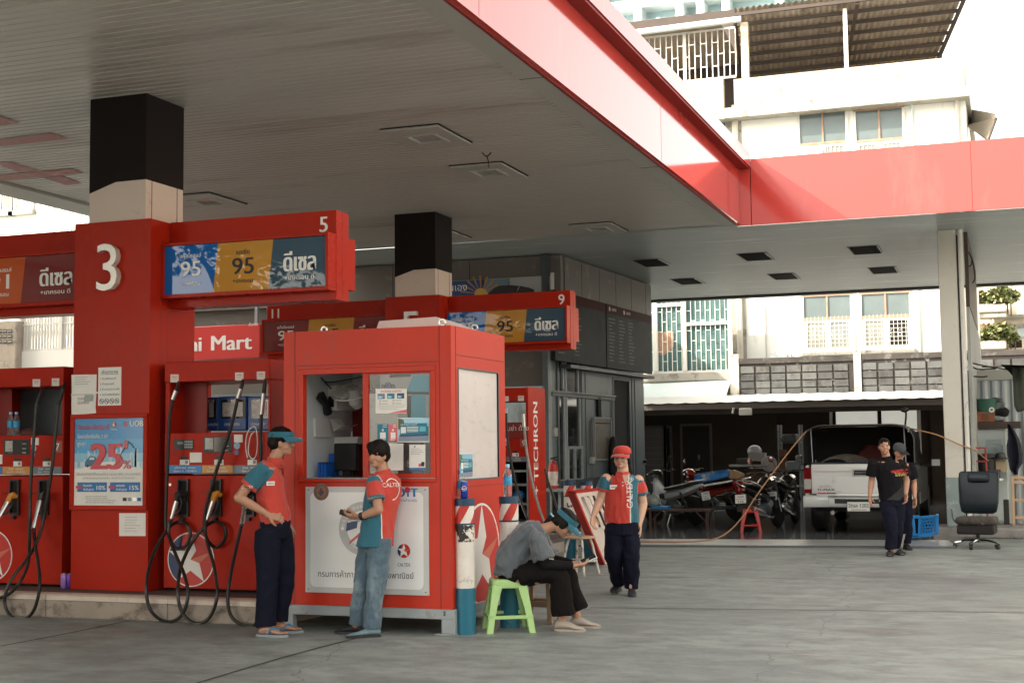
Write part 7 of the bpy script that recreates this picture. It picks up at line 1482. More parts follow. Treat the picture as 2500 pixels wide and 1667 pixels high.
# ---------------------------------------------------------------- motorcycles
def motorcycle(label, px, Y, fwd, style, col, plate=None, lean=7, col2=None):
    p = UY(px, 1290, Y); p.z = .03; a = math.atan2(fwd[1], fwd[0]); T = Matrix.Translation(p) @ Matrix.Rotation(a, 4, 'Z') @ Matrix.Rotation(R(-lean), 4, 'X')
    t = thing('motorcycle', label, 'motorcycle', p, 'motorcycles parked in the garage'); c2 = col2 or col
    wheel(t, T, (-.62, 0, .29), .29, .10, STEEL, 10, 'rear_wheel'); wheel(t, T, (.64, 0, .29), .29, .085, STEEL, 10, 'front_wheel')
    def E(c, r, m, nm, n=16): g = MB(T); g.ell(c, r, m, n, 10); return g.build(nm, t)
    def sec(x, w, zb, zt, k=8): return [V((x, w*math.cos(q), (zb+zt)/2+(zt-zb)/2*math.sin(q))) for q in [2*math.pi*i/k+.39 for i in range(k)]]
    g = MB(T); g.loft([sec(.10, .13, .66, .74), sec(-.1, .15, .68, .77), sec(-.35, .14, .71, .81), sec(-.62, .11, .76, .855), sec(-.70, .06, .79, .845)], BLACK); g.build('seat', t)
    g = MB(T); g.loft([sec(.12, .11, .45, .67), sec(-.15, .15, .50, .69), sec(-.45, .13, .58, .74), sec(-.75, .09, .68, .80), sec(-.92, .03, .76, .82)], col); g.build('tail_fairing', t)
    g = MB(T); g.ell((.02, 0, .34), (.22, .13, .16), DGREY, 12, 8); g.cyl((.12, 0, .38), (.30, 0, .46), .085, GREYM, n=12); g.beam((-.62, .09, .29), (0, .09, .33), .03, .06, DGREY); g.beam((-.62, -.09, .29), (0, -.09, .33), .03, .06, DGREY); g.build('engine', t)
    for s in (-1, 1):
        g = MB(T); g.tube([V((.47, s*.085, .82)), V((.56, s*.085, .55))], .026, DGREY, 8); g.tube([V((.55, s*.085, .56)), V((.645, s*.085, .29))], .019, CHROME, 8); g.build('fork', t)
        g = MB(T); P = [V((-.40, s*.13, .66)).lerp(V((-.60, s*.13, .31)), i/40)+V((.030*math.cos(i*1.3), .030*math.sin(i*1.3)*.9, 0)) for i in range(41)]; g.tube(P, .007, CHROME, 5); g.tube([V((-.40, s*.13, .66)), V((-.60, s*.13, .31))], .014, BLACK, 6); g.build('shock', t)
        g = MB(T); g.tube(spline([V((.42, 0, .98)), V((.40, s*.12, 1.03)), V((.33, s*.30, 1.02)), V((.28, s*.36, 1.0))], 4), .012, CHROME, 6); g.tube([V((.335, s*.29, 1.02)), V((.275, s*.37, 1.0))], .019, BLACK, 8); g.tube([V((.40, s*.25, 1.0)), V((.36, s*.38, .985))], .006, STEEL, 5); g.build('handlebar', t)
        g = MB(T); g.tube(spline([V((.38, s*.20, 1.03)), V((.36, s*.26, 1.14)), V((.34, s*.30, 1.22))], 3), .006, BLACK, 5); g.lathe([(.001, -.008), (.05, -.006), (.055, 0), (.05, .004), (.001, .006)], (0, 0, 0), CHROME if s > 0 else BLACK, 14, axis='x', T=Matrix.Translation((.34, s*.32, 1.255))); g.build('mirror', t)
    g = MB(T); g.loft([[V((.64+.325*math.cos(q)*k, w, .29+.325*math.sin(q)*k)) for w, k in ((-.065, .97), (-.03, 1.02), (.03, 1.02), (.065, .97), (0, .99))] for q in [R(25+i*16) for i in range(9)]], c2 if style != 'naked' else BLACK); g.build('front_fender', t)
    g = MB(T); g.tube(spline([V((.20, -.10, .22)), V((0, -.15, .20)), V((-.3, -.17, .24)), V((-.42, -.18, .28))], 4), .022, CHROME, 8); g.tube([V((-.40, -.18, .275)), V((-.55, -.19, .31)), V((-.95, -.20, .40))], [.03, .052, .048], BLACK if style != 'naked' else STEEL, 12); g.tube([V((-.94, -.20, .398)), V((-.965, -.20, .404))], [.05, .036], CHROME, 12); g.build('exhaust', t)
    g = MB(T); g.ell((-.90, 0, .735), (.05, .075, .045), LRED, 12, 8); g.build('tail_light', t)
    g = MB(T); g.loft([[V((x, w, z)) for w in (-.085, .085)]+[V((x+.01, w, z-.004)) for w in (.085, -.085)] for x, z in ((-.75, .66), (-.90, .60), (-.97, .42), (-.98, .36))], BLACK); g.build('rear_fender', t)
    if style == 'naked':
        g = MB(T); g.loft([sec(.44, .05, .78, .90), sec(.36, .13, .70, .96), sec(.18, .15, .68, .95), sec(.05, .10, .68, .84)], col); g.build('fuel_tank', t); g = MB(T); g.lathe([(.001, -.06), (.07, -.04), (.085, .03), (.08, .05), (.001, .055)], (0, 0, 0), CHROME, 16, axis='x', T=Matrix.Translation((.56, 0, .86))); g.build('headlight', t)
        g = MB(T); g.tube(spline([V((-.35, .15, .76)), V((-.65, .16, .84)), V((-.93, .10, .90)), V((-.93, -.10, .90)), V((-.65, -.16, .84)), V((-.35, -.15, .76))], 5), .013, STEEL, 6); g.build('grab_rail', t)
    else:
        def ring(x, z, w, d): return [V((x+d*math.cos(q)*.6, w*math.sin(q), z)) for q in [R(-100+i*25) for i in range(9)]]+[V((x+d*math.cos(q)*.6-.02, (w-.012)*math.sin(q), z)) for q in [R(100-i*25) for i in range(9)]]
        g = MB(T); g.loft([ring(.24, .26, .09, .05), ring(.27, .42, .13, .08), ring(.36, .62, .17, .10), ring(.43, .80, .10, .08), ring(.46, .90, .05, .06)], c2); g.build('leg_shield', t)
        g = MB(T); g.loft([sec(.30, .05, .90, 1.0), sec(.38, .15, .92, 1.06), sec(.47, .13, .93, 1.07), sec(.55, .07, .96, 1.03)], c2 if style != 'white' else BLK2); g.build('cowl', t); g = MB(T); g.ell((.53, 0, .99), (.05, .085, .05), LCLR, 12, 8); g.build('headlight', t)
        g = MB(T); g.loft([sec(.36, .05, .46, .60), sec(.15, .07, .46, .62), sec(.0, .09, .45, .66)], BLACK); g.build('frame_cover', t)
        g = MB(T); g.tube(spline([V((-.45, .12, .80)), V((-.70, .13, .86)), V((-.88, .08, .88)), V((-.88, -.08, .88)), V((-.70, -.13, .86)), V((-.45, -.12, .80))], 5), .012, col if style == 'white' else STEEL, 6); g.build('grab_rail', t)
    if plate: number_plate(t, T @ Matrix.Translation((-.985, 0, .50)) @ Matrix.Rotation(R(-90), 4, 'Z') @ Matrix.Rotation(R(-8), 4, 'X'), .215, .165, *plate)
    g = MB(T); g.tube([V((.0, .10, .22)), V((-.03, .24, -.01+.03))], .012, STEEL, 6); g.build('side_stand', t); return t, T
WHT = M('scooter_white', (.52, .55, .55), .3, var=.05, coat=.4); RDB = M('bike_red', (.34, .03, .015), .22, var=.1, coat=.6); BLK2 = M('bike_black', (.014, .013, .014), .18, var=.1, coat=.6)
motorcycle('white and black scooter with plate 799 1616 parked beside the low bench', 1650, 26.3, (-.80, .60), 'white', WHT, ('799', 'กรุงเทพมหานคร', '1616'))
mB, TB_ = motorcycle('dark red motorcycle carrying a blue cushion behind the white scooter', 1738, 27.6, (-.97, .24), 'red', RDB)
motorcycle('black motorcycle with plate 576 seen from behind next to the red stool', 1868, 25.15, (.22, .97), 'naked', BLK2, ('มจจ', 'กรุงเทพมหานคร', '576'), lean=4)
motorcycle('black motorcycle with plate 557 squeezed beside the silver pickup', 1923, 26.6, (.10, .99), 'naked', BLK2, ('งหง', 'กรุงเทพมหานคร', '557'), lean=3)
zc = lambda x, y: (1480+x/4.127, 1000+y/4.127)
def UC(x, y, Y): return UY(*zc(x, y), Y)
Yq = 26.9; CUS = M('cushion_blue', (.03, .16, .42), .5, var=.7, vs=6, grime=((.50, .54, .52), .4, 5)); g = MB(); rings = []
for x, yt, yb in ((905, 660, 720), (930, 640, 742), (1030, 622, 735), (1130, 610, 712), (1220, 602, 690), (1262, 610, 680)):
    a, b = UC(x, yt, Yq), UC(x, yb, Yq); rings.append([V((a.x, Yq-.18, b.z+.03)), V((a.x, Yq-.20, (a.z+b.z)/2)), V((a.x, Yq-.12, a.z)), V((a.x, Yq+.12, a.z)), V((a.x, Yq+.2, (a.z+b.z)/2)), V((a.x, Yq+.15, b.z))])
g.loft(rings, CUS); tag(g.build('cushion', smooth=60), 'blue and white patterned cushion laid over the dark red motorcycle', 'cushion')
g = MB(); rings = []
for x, yt, yb in ((1245, 605, 680), (1290, 605, 700), (1340, 625, 690), (1385, 645, 672)): a, b = UC(x, yt, Yq), UC(x, yb, Yq); rings.append([V((a.x, Yq-.15, b.z)), V((a.x, Yq-.16, a.z)), V((a.x, Yq+.1, a.z)), V((a.x, Yq+.1, b.z))])
g.loft(rings, M('tan_cloth', (.36, .25, .13), .8, var=.3, vs=8)); tag(g.build('cloth', smooth=60), 'tan cloth bundle at the end of the blue cushion', 'cloth')
g = MB(); rings = []
for y, x0, x1 in ((690, 1270, 1360), (760, 1270, 1395), (830, 1300, 1430), (900, 1330, 1455), (940, 1350, 1462)): a, b = UC(x0, y, 26.3), UC(x1, y, 26.3); rings.append([V((a.x+(b.x-a.x)*u, 26.3-.10*math.sin(u*3.14)-.02*math.sin(u*14), a.z)) for u in [i/8 for i in range(9)]]+[V((a.x+(b.x-a.x)*u, 26.3+.1, a.z)) for u in (1, .5, 0)])
g.loft(rings, M('red_plastic_bag', (.26, .012, .010), .22, var=.3, vs=7, bump=.5, bs=10, coat=.4)); tag(g.build('plastic_bag', smooth=60), 'shiny dark red plastic bag hanging from the cushion end', 'bag')
Yb = 24.9; a, b = UC(395, 1000, Yb), UC(1050, 1000, Yb); RUSTM = M('rust_bench', (.075, .04, .03), .65, var=.4, vs=8); t = thing('low_bench', 'rusty low metal bench with blue tray in front of the scooter', 'bench', ((a.x+b.x)/2, Yb+.2, .03)); g = MB(); g.box(a.x-.5, b.x, Yb, Yb+.45, a.z-.035, a.z, RUSTM); g.build('top', t, smooth=0)
for x in (a.x+.08, b.x-.08):
    for y in (Yb+.04, Yb+.40): g = MB(); g.box(x-.02, x+.02, y-.02, y+.02, .03, a.z-.036, RUSTM); g.build('leg', t, smooth=0)
g = MB(); g.beam((a.x+.1, Yb+.04, a.z-.22), (a.x+.28, Yb+.04, a.z-.04), .02, .02, RUSTM); g.beam((b.x-.1, Yb+.04, a.z-.22), (b.x-.28, Yb+.04, a.z-.04), .02, .02, RUSTM); g.build('brace', t, smooth=0)
p = UC(545, 998, Yb+.1); g = MB(); g.box(p.x-.16, p.x+.16, Yb+.02, Yb+.3, a.z+.001, a.z+.05, BPL); tag(g.build('tray', bevel=.01), 'small bright blue tray on the rusty low bench', 'tray')
p = UC(470, 990, Yb+.2); g = MB(); g.ell(p+V((0, 0, .14)), (.15, .12, .12), M('clear_bag', (.22, .25, .23), .25, var=.3, vs=9, bump=.6, bs=9), 14, 8); tag(g.build('plastic_bag'), 'pale stuffed plastic bag on the bench beside the blue tray', 'bag')
p = UZ(1827, 1300, .03); RST2 = M('red_plastic', (.42, .022, .016), .35, var=.06); plastic_stool('red plastic stool on the garage floor in front of the motorcycles', p.x, p.y+.25, R(12), RST2, .9).location.z = .03
WDK = M('workbench_brown', (.10, .055, .03), .7, var=.3, vs=4); Yw = 30.5; a, b = UC(1390, 590, Yw), UC(1700, 600, Yw); t = thing('workbench', 'brown wooden workbench piled with boxes at the back of the garage', 'workbench', ((a.x+b.x)/2, Yw+.3, .03)); g = MB(); g.box(a.x, b.x, Yw, Yw+.7, a.z-.05, a.z, WDK); g.build('top', t, smooth=0); g = MB(); g.box(a.x+.03, a.x+.35, Yw+.03, Yw+.65, .03, a.z-.051, WDK); g.box(b.x-.35, b.x-.03, Yw+.03, Yw+.65, .03, a.z-.051, WDK); g.box(a.x+.36, b.x-.36, Yw+.3, Yw+.34, .5, a.z-.051, _mt['cardboard']); g.build('cupboard', t, smooth=0)
zt = a.z+.002
def carton(lab, x0, y0, x1, y1, Y, m, tilt=0, word=None):
    a, b = UC(x0, y0, Y), UC(x1, y1, Y); c = (a+b)/2; T = Matrix.Translation((c.x, Y, b.z)) @ Matrix.Rotation(R(tilt), 4, 'Y'); w_, h = abs(b.x-a.x)/2, a.z-b.z; t = thing('carton', lab, 'box', (c.x, Y, b.z)); g = MB(T); g.box(-w_, w_, 0, .3, 0, h, m); g.build('box', t, bevel=.006)
    if word: g = MB(T); g.text(word, (w_*.85, 0, h*.92), -X3, -Z3, h*.2, M('carton_print', (.30, .10, .07), .7), 'L', fit=w_*1.6, t=-.004); g.build('lettering', t, smooth=0)
carton('dark carton at the left of the workbench pile', 1312, 490, 1425, 590, 30.45, M('carton_dark', (.06, .05, .04), .7, var=.2))
carton('tilted grey carton with upside down red print on the workbench', 1425, 430, 1590, 515, 30.4, M('carton_grey', (.33, .31, .29), .7, var=.1, vs=5), 5, 'PANASONIC'[:0] or 'รับประกัน')
p = UC(1495, 415, 30.6); g = MB(); g.ell(p, (.16, .17, .13), M('helmet_pale', (.45, .46, .45), .3, var=.1), 16, 10); tag(g.build('helmet'), 'pale round helmet on top of the tilted carton', 'helmet')
p = UC(1640, 545, 30.3); g = MB(); g.lathe([(.001, -.02), (.16, -.015), (.18, .01), (.16, .02), (.001, .015)], (0, 0, 0), M('pan_grey', (.38, .37, .35), .3, metal=.5), 18, axis='y', T=Matrix.Translation(p)); tag(g.build('round_lamp'), 'round pale dish standing right of the cartons', 'dish')
p = UC(1470, 560, 30.3); g = MB(); g.box(p.x-.5, p.x+.35, 30.2, 30.45, p.z-.03, p.z+.02, M('tray_pale', (.36, .36, .34), .5, var=.2)); tag(g.build('tray', bevel=.008), 'pale tray beneath the cartons on the workbench', 'tray')
p = UC(1615, 720, 25.6); t = thing('spray_bottle', 'white plastic bottle standing on the seat of the plate 576 motorcycle', 'bottle', p-V((0, 0, .09))); g = MB(); g.lathe([(.001, -.09), (.055, -.088), (.058, .03), (.05, .06), (.018, .075), (.018, .09)], p, WHITE, 16); g.build('body', t); g = MB(); g.lathe([(.022, .09), (.022, .12), (.012, .13)], p, WHITE, 12); g.build('cap', t)
Yk = 31.5; a, b = UC(1735, 330, Yk), UC(1960, 900, Yk); t = thing('storage_rack', 'dark storage rack with an orange brown panel left of the pickup', 'rack', ((a.x+b.x)/2, Yk, .03)); g = MB()
for x in (a.x, b.x): g.box(x-.02, x+.02, Yk, Yk+.04, .03, a.z+.4, GREYM); g.box(x-.02, x+.02, Yk+.4, Yk+.44, .03, a.z+.4, GREYM)
for z in (a.z, a.z-.5, .6): g.box(a.x, b.x, Yk, Yk+.44, z-.015, z+.015, GREYM)
g.build('frame', t, smooth=0); p, q = UC(1735, 400, Yk-.1), UC(1815, 640, Yk-.1); g = MB(); g.box(p.x, q.x, Yk-.05, Yk-.02, q.z, p.z, M('panel_orange_brown', (.17, .07, .025), .6, var=.2)); g.build('panel', t, smooth=0)
for x0, y0, x1, y1, lab, m in ((1790, 520, 1950, 620, 'pale grey plastic box on the storage rack beside the pickup', M('grey_tub', (.22, .25, .26), .5, var=.15)), (1890, 455, 1955, 530, 'crumpled pale bag on top of the grey plastic box', _mt['clear_bag']), (1745, 245, 1900, 330, 'dark tool case on the upper shelf of the rack', DGREY)):
    p, q = UC(x0, y0, Yk-.3), UC(x1, y1, Yk-.3); g = MB(); g.box(p.x, q.x, Yk-.1, Yk+.3, q.z, p.z, m); tag(g.build('storage_box', bevel=.03), lab, 'box')
# orange hose from the floor over the pickup to the trolley
L = [UZ(1480, 1322, .05), UZ(1570, 1322, .05), UZ(1665, 1322, .05), UZ(1735, 1317, .05)]+[UY(x, y, Y) for x, y, Y in ((1775, 1300, 22.2), (1812, 1262, 22.8), (1850, 1205, 23.2), (1905, 1130, 23.6), (1961, 1060, 23.93), (1978, 1049, 24.25), (2000, 1044, 24.9), (2100, 1040, 25.1), (2190, 1040, 24.9), (2225, 1046, 24.25), (2242, 1050, 23.95), (2290, 1062, 23.95), (2345, 1086, 23.95), (2378, 1098, 24.2), (2412, 1124, 25.2))]
g = MB(); g.tube(spline(L, 5), .0115, M('orange_hose', (.36, .19, .085), .5, var=.12), 7); tag(g.build('air_hose'), 'thin orange hose rising from the floor over the pickup to the trolley', 'hose')
p = UC(1400, 15, 34.6); t = thing('tube_light', 'small white lamp tube hanging under the garage gutter', 'lamp', p); g = MB(); g.box(p.x-.16, p.x+.16, 34.6, 34.7, p.z-.1, p.z+.08, FRM); g.build('housing', t, bevel=.02); g = MB(); g.tube([p+V((-.3, .05, .1)), p+V((-.33, .05, -.05))], .03, FRM, 8); g.build('socket', t)
g = MB(); g.tube(spline([UY(2208, 992, 34), UY(2212, 1010, 34), UY(2210, 1038, 34)]), .025, BLACK, 6); g.tube(spline([UY(2200, 1000, 34), UY(2209, 1003, 34), UY(2218, 998, 34)]), .04, BLACK, 6); tag(g.build('knotted_rope'), 'knotted dark rope hanging in front of the bright garage window', 'rope')
# ---------------------------------------------------------------- people
from mathutils.bvhtree import BVHTree
VOX = .0052
def remeshed(g, name, mats, matfn, parent, loc, vox=VOX, it=5, fac=.5, wr=None, origin=None):
    me = bpy.data.meshes.new('shape'); me.from_pydata([tuple(v) for v in g.v], [], g.f); o = bpy.data.objects.new('shape', me); COL.objects.link(o)
    m = o.modifiers.new('r', 'REMESH'); m.mode = 'VOXEL'; m.voxel_size = vox; m.use_smooth_shade = True
    s = o.modifiers.new('s', 'SMOOTH'); s.factor = fac; s.iterations = it
    dg = bpy.context.evaluated_depsgraph_get(); ev = o.evaluated_get(dg); nm = bpy.data.meshes.new_from_object(ev, depsgraph=dg)
    bpy.data.objects.remove(o); bpy.data.meshes.remove(me)
    if wr:
        amp, sc = wr[0]*(1.25 if name != 'hair' else 1), V(wr[1])
        nr = [v.normal.copy() for v in nm.vertices]; out = []
        for v, nn in zip(nm.vertices, nr):
            p = v.co; q = V((p.x*sc.x, p.y*sc.y, p.z*sc.z)); d = noise.noise(q)*.8+noise.noise(q*2.1+V((5, 2, 1)))*.4-abs(noise.noise(q*1.4+V((3, 8, 2))))*.9+.2
            out.extend(p+nn*(d*amp))
        nm.vertices.foreach_set('co', out); nm.update()
    for k in mats: nm.materials.append(k)
    if matfn:
        for p in nm.polygons: p.material_index = matfn(p.center, p.normal)
    nm.polygons.foreach_set('use_smooth', [True]*len(nm.polygons)); nm.name = name
    bv = BVHTree.FromPolygons([v.co.copy() for v in nm.vertices], [tuple(p.vertices) for p in nm.polygons])
    o = bpy.data.objects.new(name, nm); COL.objects.link(o)
    return o, bv
class Person:
    """joints in a local frame: x to the viewer's right, y away from the viewer, z up"""
    def __init__(s, label, foot, F, skin=SKIN, group=None):
        s.T = Matrix.Translation(foot) @ Matrix.Rotation(YAW, 4, 'Z'); s.foot = V(foot); s.F = V((F[0], F[1], 0)).normalized(); s.S = V((-s.F.y, s.F.x, 0)); s.skin = skin; s.label = label; s.g = MB(); s.root = None; s.bv = None
    def fin(s, g, name, mats, fn=None, vox=VOX, it=5, wr=None, root=False):
        o, bv = remeshed(g, name, mats, fn, None, None, vox, it, .5, wr)
        o.data.transform(Matrix.Rotation(YAW, 4, 'Z'))
        if root: o.location = s.foot; s.root = o; tag(o, s.label, 'person')
        else: o.parent = s.root
        return o, bv
    def add(s, g, name, smooth=40):
        g.T = Matrix.Rotation(YAW, 4, 'Z'); o = g.build(name, s.root, smooth=smooth); o.matrix_parent_inverse = Matrix.Identity(4); return o
def limb(g, pts, rad, n=14):
    g.tube(pts, rad, SKIN, n)
    for p, r in zip(pts, rad): g.ell(p, (r, r, r), SKIN, 12, 8)
def trunk(g, L, S, n=22, dome=True):
    """L: (centre, half depth, half width); S sideways vector"""
    rings = []; S = V(S)
    for i, (c, rf, rs) in enumerate(L):
        a, b = V(L[max(0, i-1)][0]), V(L[min(len(L)-1, i+1)][0]); t = (b-a).normalized(); f = S.cross(t).normalized()
        rings.append([V(c)+S*(rs*math.copysign(abs(math.cos(q))**.85, math.cos(q)))+f*(rf*math.copysign(abs(math.sin(q))**.85, math.sin(q))) for q in [2*math.pi*k/n for k in range(n)]])
    g.loft(rings, SKIN)
def hand(g, w, d, nrm, thumb=1, curl=.5, k=1.0, spread=.0):
    """w wrist, d hand direction, nrm the way the palm faces"""
    w, d = V(w), V(d).normalized(); nrm = V(nrm); nrm = (nrm-d*nrm.dot(d)).normalized(); lat = d.cross(nrm)
    g.loft([[w+d*(u*k)+lat*(x*q*k)+nrm*(y*k) for x, y in ((-1, -.011), (-.6, -.016), (.6, -.016), (1, -.011), (1, .011), (.6, .015), (-.6, .015), (-1, .011))] for u, q in ((-.02, .026), (.02, .032), (.06, .041), (.10, .040))], SKIN)
    for i, (L, b) in enumerate(((.066, .100), (.078, .104), (.072, .102), (.056, .094))):
        o = w+d*(b-.012)*k+lat*((i-1.5)*.0225*k); P = [o]; a = 0
        for j, seg in enumerate((.45, .32, .28)):
            a += curl*(.75 if j == 0 else 1.0); P.append(P[-1]+(d*math.cos(a)+nrm*math.sin(a)+lat*((i-1.5)*spread))*(L*seg*k))
        g.tube(P, [.0098*k, .0092*k, .0086*k, .0072*k], SKIN, 8)
        for p, r in ((P[1], .0095), (P[2], .009), (P[3], .0074)): g.ell(p, (r*k, r*k, r*k), SKIN, 8, 6)
    o = w+d*(.022*k)+lat*(thumb*.030*k); P = [o, o+(d*.6+lat*thumb*.75+nrm*.25).normalized()*.034*k]; P.append(P[-1]+(d*.85+lat*thumb*.25+nrm*(.3+curl*.5)).normalized()*.032*k); P.append(P[-1]+(d*.9+nrm*(.3+curl*.8)-lat*thumb*.1).normalized()*.024*k)
    g.tube(P, [.014*k, .0115*k, .0105*k, .008*k], SKIN, 8); g.ell(P[-1], (.008*k,)*3, SKIN, 8, 6)
class Head:
    def __init__(s, c, F, pitch=0, k=1.0, wide=1.0):
        s.c, s.k, s.w = V(c), k, wide; F = V((F[0], F[1], 0)).normalized(); s.S = V((-F.y, F.x, 0)); s.F = F*math.cos(pitch)+Z3*math.sin(pitch); s.U = s.F.cross(s.S)*-1
        if s.U.z < 0: s.U = -s.U
    def P(s, f, l, u): return s.c+(s.F*f+s.S*(l*s.w)+s.U*u)*s.k
    def loc(s, p): d = (V(p)-s.c)/s.k; return d.dot(s.F), d.dot(s.S)/s.w, d.dot(s.U)
    def E(s, g, f, l, u, rf, rl, ru, n=18, kk=12):
        T = Matrix((s.F, s.S, s.U)).transposed(); g.ell(s.P(f, l, u), (rf*s.k, rl*s.k*s.w, ru*s.k), SKIN, n, kk, T)
    def build(s, g, fat=0):
        s.E(g, -.008, 0, .035, .094, .074, .080); s.E(g, .008, 0, -.005, .074, .067, .095); s.E(g, .026, 0, -.058, .052, .050+fat, .048); s.E(g, .054, 0, -.082, .026, .028, .022)
        for a in (-1, 1):
            s.E(g, .040, a*.040, -.030, .034, .022+fat*.6, .032); s.E(g, -.002, a*.071, -.012, .016, .010, .030, 10, 8); s.E(g, .066, a*.030, .022, .014, .024, .010)
        g.tube([s.P(.076, 0, .016), s.P(.090, 0, -.008), s.P(.101, 0, -.028)], [.008*s.k, .010*s.k, .012*s.k], SKIN, 8); s.E(g, .096, 0, -.030, .012, .016, .010, 10, 8)
        s.E(g, .076, 0, -.056, .012, .025, .0065, 12, 6); s.E(g, .073, 0, -.067, .012, .022, .007, 12, 6)
    def face(s, c):
        f, l, u = s.loc(c); a = abs(l)
        if f > .03:
            if ((a-.031)/.0125)**2+((u-.003)/.0045)**2 < 1: return 4
            if abs(a-.033) < .017 and abs(u-.026+(a-.033)*.12) < .0028 and f > .05: return 5
            if (l/.022)**2+((u+.061)/.0065)**2 < 1 and f > .06: return 3
        return 0
SHIRT_R, SHIRT_T, SHIRT_W = M('polo_red', (.50, .045, .030), .8, var=.06, vs=5, sheen=.2, bump=.15, bs=60), M('polo_teal', (.018, .115, .165), .8, var=.08, vs=5, sheen=.2, bump=.15, bs=60), M('piping_white', (.62, .58, .52), .7, var=0)
NAVYT = M('trouser_navy', (.008, .009, .020), .85, var=.15, vs=6, spec=.15, bump=.2, bs=9); BROW, EYED = M('brow', (.20, .105, .07), .7, var=0), M('eye_dark', (.06, .035, .028), .4, var=0)
FACE = lambda sk: [sk, sk, HAIR, LIP, EYED, BROW]
def polo(per, J, sleeves, tor, hem_front=0):
    """two-coloured uniform polo: right sleeve teal, left sleeve red with teal yoke and side panel"""
    g = MB(); trunk(g, tor, per.S)
    for side in (1, -1):
        sh, el, e = sleeves[side]; sh, el = V(sh), V(el); m = sh.lerp(el, e); g.tube([sh-(el-sh)*.12, sh, sh.lerp(m, .5), m], [.048, .064, .072, .076], SKIN, 16); g.ell(sh, (.060, .060, .050), SKIN, 14, 10)
    g.tube([J['neck']+V((0, 0, -.07)), J['neck']+V((0, 0, -.012))], [.088, .078], SKIN, 16)
    c0 = V(tor[len(tor)//2][0])
    def fn(c, n):
        for side in (1, -1):
            sh, el, e = sleeves[side]; sh, el = V(sh), V(el); ax = (el-sh); L = ax.length*e; ax = ax.normalized(); q = (c-sh).dot(ax); out = (c-sh).dot(per.S*side)
            rad = ((c-sh)-ax*q).length
            if q > (.02 if side == 1 else -.045) and rad < .10 and out > -.055+.02*(q > .1) and q < L+.03:
                cuff = q > L-.028
                return (1 if (cuff == (side == 1)) else 0)
        l = (c-c0).dot(per.S); f = (c-c0).dot(per.F); z = c.z
        hw = max(x[2] for x in tor)
        if l > 0:
            b = hw*.62+.05*(z-J['neck'].z+.20)*-1.0 if z > J['neck'].z-.16 else hw*.60
            if z > J['neck'].z-.09: b = hw*.50
            if abs(l-b) < .006: return 2
            if l > b: return 1
        return 0
    return per.fin(g, 'polo_shirt', [SHIRT_R, SHIRT_T, SHIRT_W], fn, wr=(.011, (9, 9, 5)), it=6)
def trousers(per, hips, legs, m, tor, wr=(.012, (7, 7, 5)), stripe=None, name='trousers'):
    g = MB(); trunk(g, hips, per.S)
    for P, Rr in legs: g.tube(spline(P, 3), [Rr[min(len(Rr)-1, i//3)]*(1-(i % 3)/3)+Rr[min(len(Rr)-1, i//3+1)]*((i % 3)/3) for i in range(3*(len(P)-1)+1)], SKIN, 18); g.ell(P[0], (Rr[0], Rr[0], Rr[0]*.35), SKIN, 14, 10)
    return per.fin(g, name, m if isinstance(m, list) else [m], stripe, wr=wr, it=6)
def shoe(per, a, F, m, L=.27, name='shoe', sole=None, h=.075, w=.048, strap=None, z0=0):
    """a = heel point on the ground"""
    F = V((F[0], F[1], 0)).normalized(); S = V((-F.y, F.x, 0)); a = V(a); g = MB(); n = 14
    def ring(u, w_, zb, zt): return [a+F*u+S*(w_*math.cos(q))+V((0, 0, (zb+zt)/2+(zt-zb)/2*math.sin(q))) for q in [2*math.pi*i/n for i in range(n)]]
    if strap is None: g.loft([ring(-.01, w*.5, .02, h*.9), ring(.02, w*.78, .018, h*1.25), ring(.08, w*.82, .018, h*1.25), ring(.14, w*.95, .018, h*.85), ring(L*.72, w*1.05, .018, h*.62), ring(L*.9, w*.85, .018, h*.5), ring(L, w*.35, .02, h*.3)], m); o = per.add(g, name, 60)
    g2 = MB(); out = [(-.012, .5), (.02, .85), (.09, .82), (.17, 1.02), (L*.85, .95), (L*.97, .6), (L+.006, .25)]
    pts = [(u, w*q) for u, q in out]+[(u, -w*q) for u, q in out[::-1]]; g2.plate([(u, v) for u, v in pts], a+V((0, 0, .002+z0)), F, S, .02, sole or m)
    if strap is None: g2.T = None; so = MB(); so.v, so.f, so.m, so.mats = g2.v, g2.f, g2.m, g2.mats; so.T = Matrix.Rotation(YAW, 4, 'Z'); oo = so.build('sole', o, smooth=40); oo.matrix_parent_inverse = Matrix.Identity(4); return o
    o = per.add(g2, name, 40); st = MB()
    toe = a+F*(L*.70)+S*.006+V((0, 0, .045+z0))
    for sd in (-1, 1): st.tube(spline([a+F*(L*.38)+S*(sd*w*.98)+V((0, 0, .03+z0)), a+F*(L*.52)+S*(sd*w*.7)+V((0, 0, .072+z0)), toe+V((0, 0, .01))], 5), .0075, strap, 6)
    st.T = Matrix.Rotation(YAW, 4, 'Z'); oo = st.build('strap', o); oo.matrix_parent_inverse = Matrix.Identity(4); return o
